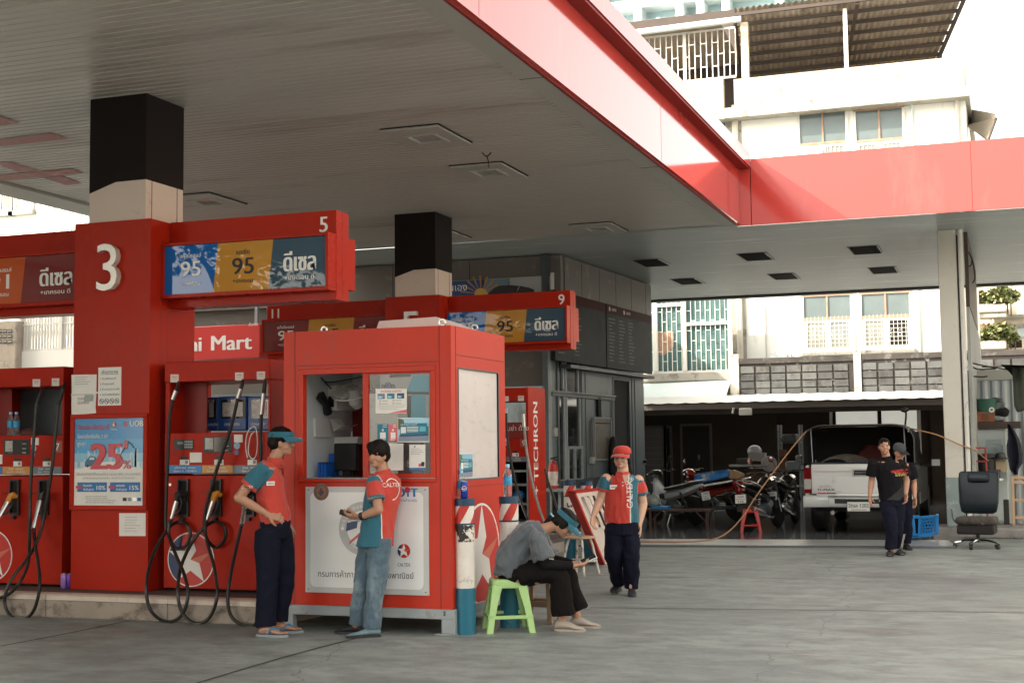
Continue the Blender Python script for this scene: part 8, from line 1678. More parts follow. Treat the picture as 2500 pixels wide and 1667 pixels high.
def barefoot(g, a, F, L=.25, w=.043):
    F = V((F[0], F[1], 0)).normalized(); S = V((-F.y, F.x, 0)); a = V(a); n = 12
    def ring(u, w_, zb, zt): return [a+F*u+S*(w_*math.cos(q))+V((0, 0, (zb+zt)/2+(zt-zb)/2*math.sin(q))) for q in [2*math.pi*i/n for i in range(n)]]
    g.loft([ring(.0, .02, .025, .06), ring(.03, .034, .022, .09), ring(.07, .034, .022, .11), ring(.12, .037, .024, .085), ring(L*.72, w, .022, .055), ring(L*.80, w*.95, .022, .048)], SKIN)
    for i, (l, r, d) in enumerate(((.98, .0115, .03), (.95, .0085, .012), (.91, .008, -.003), (.87, .0078, -.017), (.82, .0075, -.03))): g.tube([a+F*(L*.74)+S*d+V((0, 0, .036)), a+F*(L*l)+S*(d*1.02)+V((0, 0, .032))], [r*1.1, r], SKIN, 8); g.ell(a+F*(L*l)+S*(d*1.02)+V((0, 0, .032)), (r, r, r), SKIN, 8, 6)
def hair(per, h, extra=(), fringe=.045, back=-.06, vol=.012, long=False):
    g = MB(); h.E(g, -.016, 0, .046, .094+vol, .076+vol, .079+vol)
    h.E(g, -.052, 0, .0, .058+vol, .070+vol, .070)
    for f, l, u, rf, rl, ru in extra: h.E(g, f, l, u, rf, rl, ru, 12, 8)
    return per.fin(g, 'hair', [HAIR], None, it=3, wr=(.006, (34, 34, 14)))
def decal(g, o, ux, uz, bv, F, build, off=.004):
    """prints projected on to cloth along -F"""
    k = len(g.v); build(g)
    for i in range(k, len(g.v)):
        p = g.v[i]; hit = bv.ray_cast(p+V(F)*.3, -V(F), .6)
        if hit[0] is not None: g.v[i] = hit[0]+V(F)*off
def visor(per, h, bill_dir=0, text=True, crown=False, logo=True):
    g = MB(); n = 28; r0, r1 = (.098+.012), (.078+.012)
    def ring(u, k, up): return [h.P(-.010+r0*k*math.cos(a), r1*k*math.sin(a), up+(.012 if crown else 0)) for a in [2*math.pi*i/n for i in range(n)]]
    g.loft([ring(0, 1.0, .042), ring(0, 1.02, .045), ring(0, .98, .088), ring(0, .955, .088)], SHIRT_T if not crown else SHIRT_R, caps=False)
    if crown: g.loft([ring(0, 1.02, .045), ring(0, .98, .080), ring(0, .84, .106), ring(0, .56, .124), ring(0, .2, .130)], SHIRT_R)
    o = per.add(g, 'cap_band' if not crown else 'cap', 60)
    b = MB(); rows = []; K = 13
    for j in range(5):
        v = j/4; rows.append([h.P(-.010+(r0+.002)*math.cos(a)+v*.088*max(.12, math.cos(a))**.6, (r1+.004)*math.sin(a)*(1+.04*v), .047-.030*v*v-.012*math.sin(a)**2*v) for a in [R(-76+152*i/(K-1)) for i in range(K)]])
    vs = [p for r in rows for p in r]; fs = [(j*K+i, j*K+i+1, (j+1)*K+i+1, (j+1)*K+i) for j in range(4) for i in range(K-1)]
    b.add(vs, fs, SHIRT_T if not crown else SHIRT_R); b.add([p-h.U*.005 for p in vs], [f[::-1] for f in fs], SHIRT_T); bo = b; bo.T = Matrix.Rotation(YAW, 4, 'Z'); q = bo.build('bill', o, smooth=60); q.matrix_parent_inverse = Matrix.Identity(4)
    if logo:
        l = MB(); c = h.P(-.010+r0+.055, -.012, .047-.008); l.plate([(.011*math.cos(i*.6283), .011*math.sin(i*.6283)) for i in range(10)], c, h.S, h.F*-1 if False else h.F, .002, LET, .001); c2 = h.P(-.010+r0+.055, .02, .047-.008); l.plate([(-.012, -.005), (.012, -.005), (.012, .006), (-.012, .006)], c2, h.S, h.F, .002, LET, .001); l.T = bo.T; q = l.build('bill_emblem', o, smooth=0); q.matrix_parent_inverse = Matrix.Identity(4)
    return o
def name_badge(per, bv, c, F, ux, word, w=.07, h=.034):
    g = MB(); c, F, ux = V(c), V(F), V(ux); hit = bv.ray_cast(c+F*.3, -F, .6); p = hit[0] if hit[0] is not None else c
    g.plate([(-w/2, -h/2), (w/2, -h/2), (w/2, h/2), (-w/2, h/2)], p, ux, Z3, .004, PAPER, .006); g.text(word, p+Z3*(-h*.2), ux, Z3, h*.42, INK, t=.0115, bold=1, fit=w*.75); return per.add(g, 'name_badge', 0)

# --- attendant at the pump, in profile
f0 = UZ(658, 1550, 0); p1 = Person('standing attendant in teal visor and red polo with hand at his waist beside the pump', f0, (1, .0))
N = lambda *a: V(a)
h = Head((.105, .0, 1.635), (1, -.04), pitch=-.02, k=1.03); J = {'neck': N(.03, 0, 1.485)}
g = MB(); h.build(g); limb(g, [N(.025, 0, 1.46), N(.045, 0, 1.50), N(.075, 0, 1.565)], [.062, .056, .056]); trunk(g, [((.03, 0, .90), .10, .14), ((.01, 0, 1.1), .09, .13), ((-.015, 0, 1.30), .10, .155), ((.0, 0, 1.43), .08, .15)], p1.S)
SR, ER, WR = N(-.035, -.175, 1.415), N(-.225, -.22, 1.175), N(.005, -.165, 1.035); SL, EL, WL = N(-.01, .175, 1.41), N(.0, .22, 1.14), N(.10, .17, .95)
limb(g, [SR, SR.lerp(ER, .5), ER], [.048, .045, .040]); limb(g, [ER, ER.lerp(WR, .4), WR], [.042, .040, .027]); limb(g, [SL, SL.lerp(EL, .5), EL], [.048, .045, .040]); limb(g, [EL, EL.lerp(WL, .4), WL], [.042, .038, .027])
hand(g, WR+N(.01, 0, -.005), (1, .15, -.25), (0, .8, -.6), -1, .62, 1.05); hand(g, WL, (.5, 0, -.9), (0, -1, 0), 1, .4)
limb(g, [N(.0, -.07, .9), N(-.01, -.07, .48), N(-.03, -.06, .09)], [.075, .05, .038]); limb(g, [N(.05, .08, .9), N(.10, .09, .5), N(.045, .10, .09)], [.075, .05, .038])
barefoot(g, N(-.075, -.06, 0), (.95, -.32)); barefoot(g, N(.0, .11, 0), (.98, .05))
p1.fin(g, 'person', FACE(SKIN), lambda c, n: h.face(c), root=True)
hair(p1, h, ((-.04, 0, .06, .075, .07, .07),)); visor(p1, h)
g = MB(); sh, bv = polo(p1, J, {1: (SL, EL, .62), -1: (SR, ER, .62)}, [((.055, 0, .945), .122, .165), ((.045, 0, 1.02), .128, .168), ((.02, 0, 1.16), .122, .165), ((-.005, 0, 1.30), .125, .178), ((-.012, 0, 1.40), .105, .168), ((.01, 0, 1.465), .070, .10)])
g = MB(); c = J['neck']; g.tube([c+N(.012, 0, -.035), c+N(.02, 0, .018)], [.082, .072], SHIRT_R, 16, caps=False); g.loft([[c+N(.03, -.06, .03), c+N(.03, .06, .03)], [c+N(.085, -.05, -.04), c+N(.085, .05, -.04)]], SHIRT_R, caps=False); p1.add(g, 'collar', 60)
name_badge(p1, bv, (.10, -.3, 1.29), (.45, -.89, 0), (.89, .45, 0), 'แม็กซ์')
g = MB(); decal(g, None, None, None, bv, (0, -1, 0), lambda g: g.text('CALTEX', N(-.14, -.3, 1.255), (1, 0, 0), (0, 0, 1), .022, LET, fit=.09)); p1.add(g, 'sleeve_print', 0)
trousers(p1, [((.055, 0, .985), .122, .158), ((.048, 0, .93), .128, .167), ((.03, 0, .84), .125, .165)], [([N(.0, -.075, .88), N(-.005, -.075, .66), N(-.005, -.07, .46), N(-.02, -.065, .24), N(-.015, -.06, .085)], [.118, .105, .092, .088, .092]), ([N(.06, .08, .88), N(.095, .085, .66), N(.105, .09, .46), N(.08, .10, .26), N(.06, .11, .11)], [.115, .102, .088, .080, .078])], NAVYT, None)
SLB, SLS = M('flipflop_sole', (.25, .30, .33), .7), M('flipflop_blue', (.02, .20, .38), .5)
shoe(p1, N(-.085, -.06, 0), (.95, -.32), SLB, .275, 'flip_flop', SLB, strap=SLS); shoe(p1, N(-.01, .11, 0), (.98, .05), SLB, .275, 'flip_flop', SLB, strap=SLS)

# --- young man in jeans looking over his shoulder
f0 = UZ(660+455/1.9117, 760+1515/1.9117, 0); p2 = Person('young attendant in jeans and red teal polo holding a card reader before the kiosk', f0, (-.72, .69))
h = Head((.09, .01, 1.515), (-.50, -.87), pitch=.0, k=.98); J = {'neck': N(.13, .03, 1.385)}
g = MB(); h.build(g, -.004); limb(g, [N(.14, .04, 1.34), N(.125, .035, 1.40), N(.105, .03, 1.45)], [.06, .054, .054]); trunk(g, [((.08, .0, .85), .10, .14), ((.10, .0, 1.0), .09, .13), ((.13, .02, 1.2), .095, .15), ((.14, .03, 1.33), .075, .14)], p2.S)
SLn, ELn, WLn = N(.065, -.105, 1.30), N(.115, -.20, 1.065), N(-.05, -.12, 1.005); SRt, ERt, WRt = N(.205, .17, 1.30), N(.15, .32, 1.07), N(-.07, .11, .99)
limb(g, [SLn, SLn.lerp(ELn, .5), ELn], [.046, .043, .038]); limb(g, [ELn, ELn.lerp(WLn, .4), WLn], [.040, .038, .026]); limb(g, [SRt, SRt.lerp(ERt, .5), ERt], [.046, .043, .038]); limb(g, [ERt, ERt.lerp(WRt, .4), WRt], [.040, .036, .026])
hand(g, WLn+N(-.005, 0, 0), (-.92, .25, .05), (.1, .5, .85), -1, .5, 1.0); hand(g, WRt, (-.75, -.55, .12), (0, -.1, 1), 1, .55)
limb(g, [N(.10, -.04, .8), N(.07, -.05, .42), N(.04, -.05, .09)], [.075, .05, .038]); limb(g, [N(.02, .07, .8), N(-.05, .08, .42), N(-.11, .11, .09)], [.075, .05, .038])
p2.fin(g, 'person', FACE(SKIN), lambda c, n: h.face(c), root=True)
hair(p2, h, ((.026, -.02, .080, .066, .072, .046), (.056, -.035, .066, .034, .028, .020), (.056, .02, .068, .034, .036, .020), (.035, .058, .035, .042, .022, .036), (-.06, 0, -.03, .045, .06, .06)), vol=.016)
sh, bv = polo(p2, J, {1: (SLn, ELn, .68), -1: (SRt, ERt, .68)}, [((.065, -.02, .755), .125, .160), ((.08, -.01, .86), .122, .158), ((.105, .0, 1.03), .112, .152), ((.13, .015, 1.20), .118, .165), ((.14, .03, 1.30), .10, .160), ((.135, .035, 1.355), .068, .10)])
g = MB(); c = N(.13, .035, 1.365); g.tube([c+N(.004, 0, -.03), c+N(-.008, 0, .022)], [.080, .070], SHIRT_R, 16, caps=False); p2.add(g, 'collar', 60)
B = V((.72, -.69, 0)); bx = V((.69, .72, 0)); g = MB(); cc = N(.14, .02, 1.23)
decal(g, None, None, None, bv, B, lambda g: (g.text('CALTEX', cc+N(0, 0, .02), bx, Z3, .035, LET, fit=.20), [g.plate([(.075*math.cos(a), .085*math.sin(a)), (.083*math.cos(a), .093*math.sin(a)), (.083*math.cos(a+.2), .093*math.sin(a+.2)), (.075*math.cos(a+.2), .085*math.sin(a+.2))], cc, bx, Z3, .001, LET) for a in [i*.2 for i in range(-8, 12)]])); p2.add(g, 'back_print', 0)
g = MB(); decal(g, None, None, None, bv, (-.3, -.95, 0), lambda g: g.text('Techron', N(.085, -.5, 1.165), (.95, -.3, 0), Z3, .012, M('print_gold', (.6, .42, .15), .6), fit=.055)); p2.add(g, 'sleeve_print', 0)
DEN = M('denim', (.075, .125, .165), .85, var=.35, vs=4, sheen=.2, bump=.25, bs=70, grime=((.22, .29, .33), .45, 3.5, (1, 1, .5)))
trousers(p2, [((.08, .0, .92), .108, .140), ((.075, .0, .84), .115, .150), ((.06, .0, .76), .115, .150)], [([N(.105, -.045, .80), N(.095, -.05, .60), N(.075, -.055, .42), (.055, -.055, .25), N(.045, -.05, .075)], [.105, .094, .080, .074, .076]), ([N(.02, .075, .80), N(-.02, .08, .60), N(-.055, .085, .42), N(-.085, .10, .25), N(-.105, .11, .085)], [.102, .092, .078, .072, .072])], DEN, None, wr=(.011, (8, 8, 9)), name='jeans')
SNK = M('sneaker_teal', (.16, .24, .27), .7, var=.4, vs=20); SNK2 = M('sneaker_black', (.02, .02, .022), .6, var=.2)
shoe(p2, N(.10, -.035, 0), (-.96, -.25), SNK, .275, 'shoe', SNK2); shoe(p2, N(-.05, .13, 0), (-.85, .3), SNK2, .265, 'shoe', SNK2)
g = MB(); g.tube([WLn.lerp(ELn, .10)-(ELn-WLn).normalized()*.014, WLn.lerp(ELn, .10)+(ELn-WLn).normalized()*.014], .033, BLACK, 14); g.ell(WLn.lerp(ELn, .10)+N(-.01, -.03, .005), (.02, .012, .02), BLACK, 10, 6); p2.add(g, 'wristwatch', 60)
q = p2.T @ N(-.165, .01, 1.015); t = thing('card_reader', 'black handheld card reader held by the young man in jeans', 'card reader', q); TT = p2.T @ Matrix.Translation((-.165, .01, 1.02)) @ Matrix.Rotation(R(18), 4, 'Y') @ Matrix.Rotation(R(-35), 4, 'Z')
g = MB(TT); g.loft([rrect(.145, .075, 0, -.022, r=.016), rrect(.155, .082, 0, 0, r=.018), rrect(.15, .078, 0, .022, r=.016)], BLACK); g.build('case', t, smooth=50); g = MB(TT); g.box(-.065, .02, -.028, .028, .0225, .025, DGLASS); g.build('screen', t, smooth=0)

# --- woman walking towards the viewer
f0 = UZ(1220+795/2.53, 860+1500/2.53, 0); p3 = Person('woman in red cap and red polo with white lettering walking across the forecourt', f0, (-.22, -.97), SKINP)
h = Head((-.045, -.02, 1.437), (-.42, -.90), pitch=.03, k=.97, wide=1.10); J = {'neck': N(-.035, .0, 1.272)}
g = MB(); h.build(g, .010); limb(g, [N(-.035, .01, 1.25), N(-.035, .0, 1.31), N(-.04, .0, 1.385)], [.066, .060, .058]); trunk(g, [((-.06, .0, .74), .12, .17), ((-.06, .0, .92), .12, .16), ((-.05, .0, 1.1), .115, .165), ((-.04, .01, 1.24), .085, .155)], p3.S)
S1, E1, W1_ = N(.13, .03, 1.205), N(.175, .05, .955), N(.125, -.02, .735); S0, E0, W0_ = N(-.215, -.02, 1.225), N(-.275, .0, 1.01), N(-.36, -.08, .845)
for a, b, c in ((S1, E1, W1_), (S0, E0, W0_)): limb(g, [a, a.lerp(b, .5), b], [.058, .055, .048]); limb(g, [b, b.lerp(c, .4), c], [.050, .046, .029])
hand(g, W1_, (-.08, -.05, -1), (-.9, -.4, 0), -1, .30, 1.0); hand(g, W0_, (-.12, -.25, -.95), (.75, -.6, 0), -1, .42, .98)
limb(g, [N(.02, .0, .72), N(.03, -.04, .42), N(.03, .0, .09)], [.095, .062, .042]); limb(g, [N(-.13, .0, .72), N(-.14, .0, .42), N(-.085, .20, .12)], [.095, .062, .042])
p3.fin(g, 'person', FACE(SKINP), lambda c, n: h.face(c), root=True)
hair(p3, h, ((-.065, .0, -.03, .05, .075, .07), (-.08, .03, -.09, .04, .04, .06), (-.085, .05, -.15, .03, .03, .06), (.005, .078, -.01, .03, .012, .04)), vol=.004); visor(p3, h, crown=True)
sh, bv = polo(p3, J, {1: (S1, E1, .62), -1: (S0, E0, .60)}, [((-.055, .0, .765), .148, .182), ((-.06, .0, .86), .150, .180), ((-.062, .0, 1.0), .142, .172), ((-.055, .0, 1.12), .140, .178), ((-.045, .0, 1.205), .115, .175), ((-.038, .005, 1.262), .075, .11)])
g = MB(); c = J['neck']; g.tube([c+N(0, 0, -.03), c+N(0, .004, .014)], [.084, .074], SHIRT_R, 16, caps=False)
for a in (-1, 1): g.add([c+N(-.015, -.075, .022), c+N(a*.06-.01, -.045, .03), c+N(a*.075-.01, -.085, -.035), c+N(a*.022-.015, -.115, -.05)], [(0, 1, 2, 3)], SHIRT_R); g.add([p_+N(0, .008, -.004) for p_ in (c+N(-.015, -.075, .022), c+N(a*.06-.01, -.045, .03), c+N(a*.075-.01, -.085, -.035), c+N(a*.022-.015, -.115, -.05))], [(3, 2, 1, 0)], SHIRT_R)
p3.add(g, 'collar', 60)
Fd = V((-.1, -.995, 0)); g = MB(); decal(g, None, None, None, bv, Fd, lambda g: g.plate([(0, -.075), (.034, .03), (-.034, .03)], N(-.05, -.5, 1.245), X3, Z3, .001, SKINP), .003); p3.add(g, 'open_collar', 0); g = MB(); decal(g, None, None, None, bv, Fd, lambda g: g.text('CALTEX', N(.018, -.5, .935), Z3, (-1, .1, 0), .062, LET, 'L', bold=1, fit=.285)); emb = N(.012, -.5, 1.238-.0)
decal(g, None, None, None, bv, Fd, lambda g: [g.plate([(.018*math.cos(a), .018*math.sin(a)), (.022*math.cos(a), .022*math.sin(a)), (.022*math.cos(a+.5), .022*math.sin(a+.5)), (.018*math.cos(a+.5), .018*math.sin(a+.5))], N(.01, -.5, 1.232), X3, Z3, .001, LET) for a in [i*.5 for i in range(13)]]+[g.plate([(q_*1.0, w_) for q_, w_ in sa_], N(.01, -.5, 1.232), X3, Z3, .001, LET) for sa_ in [[(.016*(1 if i % 2 == 0 else .4)*math.cos(math.pi/2+i*math.pi/5), .016*(1 if i % 2 == 0 else .4)*math.sin(math.pi/2+i*math.pi/5)) for i in range(10)]]]); p3.add(g, 'chest_print', 0)
g = MB()
for z in (1.19, 1.155): hit = bv.ray_cast(N(-.05, -.5, z), N(0, 1, 0), 1); g.ell(hit[0] if hit[0] else N(-.05, -.15, z), (.007, .004, .007), LET, 8, 6)
p3.add(g, 'button'); name_badge(p3, bv, (-.165, -.3, 1.14), Fd, (.995, -.1, 0), 'ทิพย์', .078, .046)
def str3(c, n): d = c-N(-.05, 0, .5); return 1 if c.x > .085 and abs(n.y) < .5 and abs(c.y-.02+.0) < .008 and c.z < .70 else 0
trousers(p3, [((-.055, .0, .80), .115, .145), ((-.06, .0, .745), .142, .176), ((-.06, .0, .64), .145, .185)], [([N(.02, .0, .68), N(.025, -.05, .48), N(.03, -.06, .36), N(.035, .0, .2), N(.035, .03, .075)], [.122, .104, .090, .080, .074]), ([N(-.13, .0, .68), N(-.145, -.02, .48), N(-.14, .02, .36), N(-.115, .12, .22), N(-.085, .20, .12)], [.120, .102, .088, .078, .072])], [NAVYT, SHIRT_W], None, wr=(.013, (7, 7, 6)))
shoe(p3, N(.04, .08, 0), (-.05, -1), SNK2, .25, 'shoe', SNK2, w=.046); shoe(p3, N(-.075, .30, .02), (-.35, -.95), SNK2, .25, 'shoe', SNK2, w=.046)

# --- woman bent over her phone on the wooden stool
f0 = UZ(1080+600/2.703, 1000+1452/2.703, 0); p4 = Person('seated woman in grey shirt and teal visor bent over her phone on the wooden stool', f0, (1, -.08), SKIN)
h = Head((.275, -.02, .905), (1, -.12), pitch=-.72, k=1.0); g = MB(); h.build(g)
limb(g, [N(.10, .0, .855), N(.15, .0, .88), N(.215, -.01, .90)], [.058, .050, .052]); trunk(g, [((-.17, .0, .48), .12, .16), ((-.16, .0, .62), .11, .145), ((-.08, .0, .76), .11, .155), ((.06, .0, .85), .085, .15)], p4.S)
Sn, En, Wn = N(.035, -.185, .795), N(.105, -.20, .575), N(.345, -.13, .555); Sf, Ef, Wf = N(.06, .175, .80), N(.16, .20, .585), N(.36, .02, .560)
for a, b, c in ((Sn, En, Wn), (Sf, Ef, Wf)): limb(g, [a, a.lerp(b, .5), b], [.046, .043, .038]); limb(g, [b, b.lerp(c, .4), c], [.040, .037, .027])
hand(g, Wn, (.95, .25, .08), (-.1, .3, .9), -1, .42, .98); hand(g, Wf, (.95, -.22, .05), (0, -.2, .95), 1, .5, .98)
limb(g, [N(-.13, -.09, .46), N(.22, -.09, .45), N(.25, -.08, .10)], [.08, .058, .04]); limb(g, [N(-.13, .09, .46), N(.28, .08, .46), N(.38, .10, .10)], [.08, .058, .04])
p4.fin(g, 'person', FACE(SKIN), lambda c, n: h.face(c), root=True)
hair(p4, h, ((-.09, .0, .03, .045, .05, .05), (-.105, .0, .0, .036, .034, .045), (-.112, .0, -.03, .030, .028, .04), (-.118, .0, -.06, .026, .024, .04), (-.122, .0, -.09, .022, .019, .04), (-.126, .0, -.12, .016, .014, .035), (.0, .074, .0, .04, .012, .045), (.0, -.074, .0, .04, .012, .045)), vol=.008); visor(p4, h)
g = MB(); c = h.P(-.106, 0, -.005); g.tube([c+h.F*(.038*math.cos(a))+h.S*(.036*math.sin(a)) for a in [i*.5236 for i in range(12)]], .008, M('hair_tie', (.25, .55, .65), .6), 6, closed=True); p4.add(g, 'hair_tie')
GRT = M('tee_grey', (.075, .088, .10), .62, var=.12, vs=4, sheen=.3, bump=.2, bs=12); BKS = M('sleeve_black', (.009, .008, .008), .85, var=.1, spec=.15); g = MB()
trunk(g, [((-.215, .0, .47), .125, .18), ((-.195, .0, .57), .135, .185), ((-.14, .0, .69), .135, .180), ((-.06, .0, .785), .13, .185), ((.03, .0, .845), .105, .175), ((.09, .0, .875), .07, .11)], p4.S)
for a, b in ((Sn, En), (Sf, Ef)): m_ = a.lerp(b, .80); g.tube([a-(b-a)*.1, a, a.lerp(m_, .5), m_], [.06, .080, .088, .095], SKIN, 16); g.ell(a, (.078, .074, .07), SKIN, 14, 10)
sh, bv = p4.fin(g, 'shirt', [GRT], None, wr=(.020, (9, 7, 6)), it=6)
g = MB()
for a, b, c in ((Sn, En, Wn), (Sf, Ef, Wf)): g.tube([a.lerp(b, .6), b], [.050, .046], BKS, 14); g.ell(b, (.046,)*3, BKS, 12, 8); g.tube([b, b.lerp(c, .5), c.lerp(b, .03)], [.046, .043, .034], BKS, 14)
p4.add(g, 'arm_sleeve', 60)
g = MB(); P = [N(.10, -.09, .86), N(.12, -.12, .76), N(.135, -.16, .66), N(.145, -.17, .615)]; g.tube(spline(P, 4), .006, M('lanyard_teal', (.05, .25, .32), .6), 6); g.plate([(-.035, -.045), (.035, -.045), (.035, .0), (-.035, .0)], N(.145, -.185, .625), (1, 0, 0), Z3, .004, PAPER); g.text('แวว', N(.145, -.19, .593), X3, Z3, .016, INK, t=.004); p4.add(g, 'lanyard', 0)
BKT = M('trouser_black', (.008, .0065, .0065), .9, var=.1, spec=.15, bump=.2, bs=9)
trousers(p4, [((-.20, .0, .58), .12, .165), ((-.175, .0, .50), .13, .175), ((-.11, .0, .46), .11, .175)], [([N(-.12, -.09, .475), N(.06, -.10, .50), N(.215, -.095, .475), N(.235, -.09, .36), N(.245, -.085, .24), N(.26, -.08, .135)], [.105, .100, .088, .092, .098, .108]), ([N(-.12, .09, .475), N(.10, .09, .50), N(.275, .085, .48), N(.315, .09, .37), N(.35, .095, .25), N(.385, .10, .155)], [.105, .098, .088, .088, .092, .100])], BKT, None, wr=(.010, (7, 7, 5)))
CLG = M('clog_beige', (.36, .31, .26), .7, var=.1); shoe(p4, N(.20, -.075, 0), (.93, -.36), CLG, .25, 'clog', CLG, h=.08, w=.052); shoe(p4, N(.33, .10, 0), (.99, -.08), CLG, .25, 'clog', CLG, h=.08, w=.052)
q = p4.T @ N(.485, -.06, .60); t = thing('mobile_phone', 'white mobile phone held in both hands of the seated woman', 'phone', q); TT = p4.T @ Matrix.Translation((.480, -.075, .607)) @ Matrix.Rotation(R(-20), 4, 'Y') @ Matrix.Rotation(R(25), 4, 'X') @ Matrix.Rotation(R(4), 4, 'Z')
g = MB(TT); g.box(-.075, .075, -.036, .036, -.005, .004, M('phone_white', (.62, .66, .66), .3)); g.build('case', t, bevel=.004, seg=2); g = MB(TT); g.box(-.068, .068, -.032, .032, .0042, .0052, DGLASS); g.build('screen', t, smooth=0)

# --- man in black shirt walking out of the garage, another behind him
f0 = UZ(1900+1060/3.733, 980+1403/3.733, 0); p5 = Person('man in black printed shirt and navy track trousers walking out past the pickup', f0, (-.10, -1), SKIN)
h = Head((-.105, -.03, 1.515), (-.12, -.99), pitch=.02, k=.99); J = {'neck': N(-.075, .0, 1.375)}; g = MB(); h.build(g)
limb(g, [N(-.07, .01, 1.33), N(-.075, .0, 1.39), N(-.09, .0, 1.45)], [.064, .056, .056]); trunk(g, [((-.03, .0, .80), .11, .15), ((-.04, .0, 1.0), .11, .15), ((-.055, .0, 1.18), .11, .165), ((-.065, .0, 1.31), .08, .16)], p5.S)
S1, E1, W1_ = N(.135, .02, 1.275), N(.215, .04, 1.035), N(.165, -.07, .855); S0, E0, W0_ = N(-.255, .0, 1.285), N(-.285, .02, 1.03), N(-.335, -.06, .835)
for a, b, c in ((S1, E1, W1_), (S0, E0, W0_)): limb(g, [a, a.lerp(b, .5), b], [.052, .048, .042]); limb(g, [b, b.lerp(c, .4), c], [.044, .042, .028])
hand(g, W1_, (-.12, -.1, -1), (-.8, -.3, 0), -1, .55, 1.0); hand(g, W0_, (.02, -.15, -1), (.8, -.5, 0), -1, .38, 1.0)
limb(g, [N(-.08, .0, .78), N(-.05, -.08, .44), N(-.06, -.08, .10)], [.08, .055, .04]); limb(g, [N(.06, .0, .78), N(.05, .0, .44), N(.07, .12, .12)], [.08, .055, .04])
p5.fin(g, 'person', FACE(SKIN), lambda c, n: h.face(c), root=True)
hair(p5, h, ((.02, 0, .085, .06, .06, .035),), vol=.004)
BTE = M('tee_black', (.009, .008, .010), .85, var=.1, spec=.15, bump=.15, bs=14); g = MB()
trunk(g, [((-.02, .0, .775), .135, .170), ((-.03, .0, .90), .135, .168), ((-.045, .0, 1.05), .130, .168), ((-.06, .0, 1.19), .132, .182), ((-.066, .0, 1.275), .108, .180), ((-.072, .0, 1.335), .072, .11)], p5.S)
for a, b, in ((S1, E1), (S0, E0)): m_ = a.lerp(b, .72); g.tube([a-(b-a)*.1, a, a.lerp(m_, .5), m_], [.055, .076, .080, .084], SKIN, 16); g.ell(a, (.072, .07, .066), SKIN, 14, 10)
g.tube([J['neck']+N(0, 0, -.06), J['neck']+N(0, 0, .005)], [.085, .074], SKIN, 16)
GW = M('print_silver', (.25, .24, .23), .6)
sh, bv = p5.fin(g, 'shirt', [BTE], None, wr=(.011, (8, 8, 5)), it=6)
g = MB(); Fd = V((-.05, -1, 0)); rnd = random.Random(9)
def prt(g):
    for i in range(26): u = rnd.random()*.20-.10; v = rnd.random()*.045-.02; l = .03+rnd.random()*.05; g.plate([(u-l/2, v), (u+l/2, v), (u+l/2, v+.012), (u-l/2, v+.012)], N(-.035, -.5, 1.17), X3, Z3, .001, M('print_red', (.42, .02, .02), .6))
decal(g, None, None, None, bv, Fd, prt, .003); decal(g, None, None, None, bv, Fd, lambda g: g.text('แรงที่', N(-.06, -.5, 1.165), X3, Z3, .045, M('print_red_bright', (.50, .03, .02), .6), fit=.13), .005); decal(g, None, None, None, bv, Fd, lambda g: g.text('ไม่จำกัด', N(-.02, -.5, 1.115), X3, Z3, .042, M('print_yellow', (.55, .42, .14), .6), bold=1, fit=.15), .006)
def arcs(g):
    for i in range(6):
        P = [(.115-.010*i-.16*t_**1.6*(1+.12*i)*1.0, .98-.19*t_+.018*i*(1-t_)-.0*i) for t_ in [j/12 for j in range(13)]]
        for (a, b), (c, d) in zip(P, P[1:]): g.plate([(a, b), (c, d), (c, d+.0022), (a, b+.0022)][::-1], N(-.02, -.5, 0), X3, Z3, .0006, GW)
decal(g, None, None, None, bv, Fd, arcs, .003); p5.add(g, 'shirt_print', 0)
def str5(c, n): return 0
trousers(p5, [((-.01, .0, .82), .105, .135), ((-.015, .0, .77), .13, .165), ((-.015, .0, .69), .125, .165)], [([N(-.085, .0, .73), N(-.065, -.06, .54), N(-.055, -.085, .42), N(-.06, -.08, .24), N(-.065, -.07, .10)], [.112, .10, .09, .082, .080]), ([N(.06, .0, .73), N(.06, .0, .54), N(.055, .01, .42), N(.06, .06, .26), N(.07, .12, .12)], [.110, .10, .088, .080, .078])], NAVYT, None, wr=(.012, (7, 7, 6)))
g = MB()
for dx in (0, .016): g.tube(spline([N(.135+dx, -.02, .30), N(.115+dx, .0, .20), N(.10+dx, .03, .10)], 5), .004, SHIRT_W, 5)
p5.add(g, 'leg_piping'); SND = M('sock_white', (.60, .57, .52), .8)
for a, F_ in ((N(-.05, .06, 0), (-.25, -.97)), (N(.085, .24, 0), (.1, -1))): o = shoe(p5, a, F_, SND, .25, 'sock', SNK2, h=.065); st = MB(); Fv = V((F_[0], F_[1], 0)).normalized(); Sv = V((-Fv.y, Fv.x, 0)); [st.tube(spline([a+Fv*u-Sv*.052+N(0, 0, .03), a+Fv*u+N(0, 0, hh), a+Fv*u+Sv*.052+N(0, 0, .03)], 5), .014, SNK2, 8) for u, hh in ((.205, .052), (.15, .072), (.235, .04))]; p5.add(st, 'sandal_strap')
f0 = UZ(1900+1150/3.733, 980+1385/3.733, 0)+V((-.10, .75, 0)); p6 = Person('man in grey cap and dark shirt mostly hidden behind the walking man', f0, (.1, -1), SKIN)
h = Head((.02, .0, 1.42), (.35, -.93), pitch=-.25, k=.97); g = MB(); h.build(g); limb(g, [N(.01, .02, 1.24), N(.015, .01, 1.30), N(.02, .01, 1.36)], [.062, .055, .055]); trunk(g, [((0, .0, .78), .11, .15), ((0, .0, 1.0), .11, .15), ((0, .01, 1.15), .11, .165), ((.0, .02, 1.26), .08, .16)], p6.S)
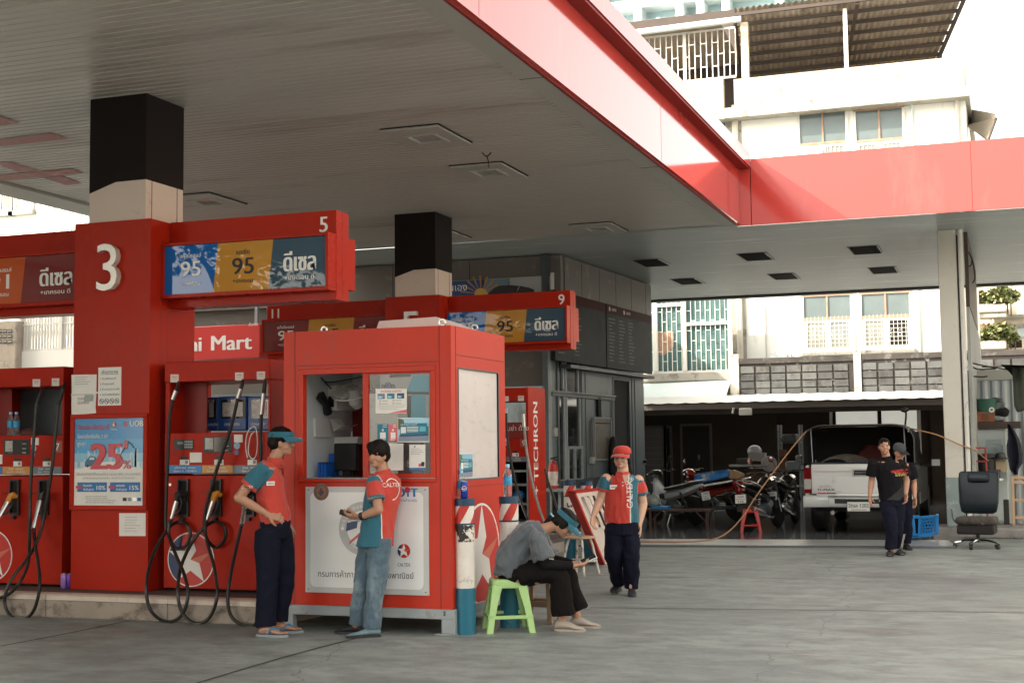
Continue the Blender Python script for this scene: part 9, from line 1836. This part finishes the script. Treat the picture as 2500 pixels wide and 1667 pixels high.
for s_ in (1, -1):
    a, b, c = N(s_*.19, .02, 1.20), N(s_*.23, .03, .96), N(s_*.20, -.08, .76); limb(g, [a, a.lerp(b, .5), b], [.05, .046, .04]); limb(g, [b, b.lerp(c, .4), c], [.042, .04, .028]); hand(g, c, (0, -.15, -1), (-s_, -.3, 0), -1, .4); limb(g, [N(s_*.08, 0, .75), N(s_*.08, -.03, .42), N(s_*.08, .02, .09)], [.08, .055, .04])
p6.fin(g, 'person', FACE(SKIN), lambda c, n: h.face(c), root=True); hair(p6, h, vol=.002)
g = MB(); n = 24; CPG = M('cap_grey', (.05, .055, .062), .8, var=.15); rg = lambda k, u: [h.P(-.010+.108*k*math.cos(a), .088*k*math.sin(a), u) for a in [2*math.pi*i/n for i in range(n)]]; g.loft([rg(1, .04), rg(1.0, .09), rg(.85, .125), rg(.5, .145), rg(.1, .15)], CPG); g.loft([[h.P(.085, -.07, .045), h.P(.085, .07, .045)], [h.P(.185, -.055, .02), h.P(.185, .055, .02)], [h.P(.185, -.055, .014), h.P(.185, .055, .014)], [h.P(.085, -.07, .036), h.P(.085, .07, .036)]], CPG); p6.add(g, 'cap', 60)
g = MB(); trunk(g, [((0, .0, .74), .135, .172), ((0, .0, .95), .13, .168), ((0, .01, 1.13), .13, .180), ((0, .02, 1.21), .105, .18), ((.0, .02, 1.265), .07, .11)], p6.S)
for s_ in (1, -1): a, b = N(s_*.19, .02, 1.20), N(s_*.23, .03, .96); m_ = a.lerp(b, .7); g.tube([a, a.lerp(m_, .5), m_], [.075, .08, .083], SKIN, 14); g.ell(a, (.07,)*3, SKIN, 12, 8)
p6.fin(g, 'shirt', [BTE], None, wr=(.01, (8, 8, 5))); trousers(p6, [((0, .0, .84), .125, .16), ((0, .0, .70), .13, .168)], [([N(s_*.08, 0, .72), N(s_*.085, -.03, .42), N(s_*.085, .02, .10)], [.112, .09, .08]) for s_ in (1, -1)], NAVYT, None)
for s_ in (1, -1): shoe(p6, N(s_*.085, .08, 0), (0, -1), SNK2, .25, 'shoe', SNK2)
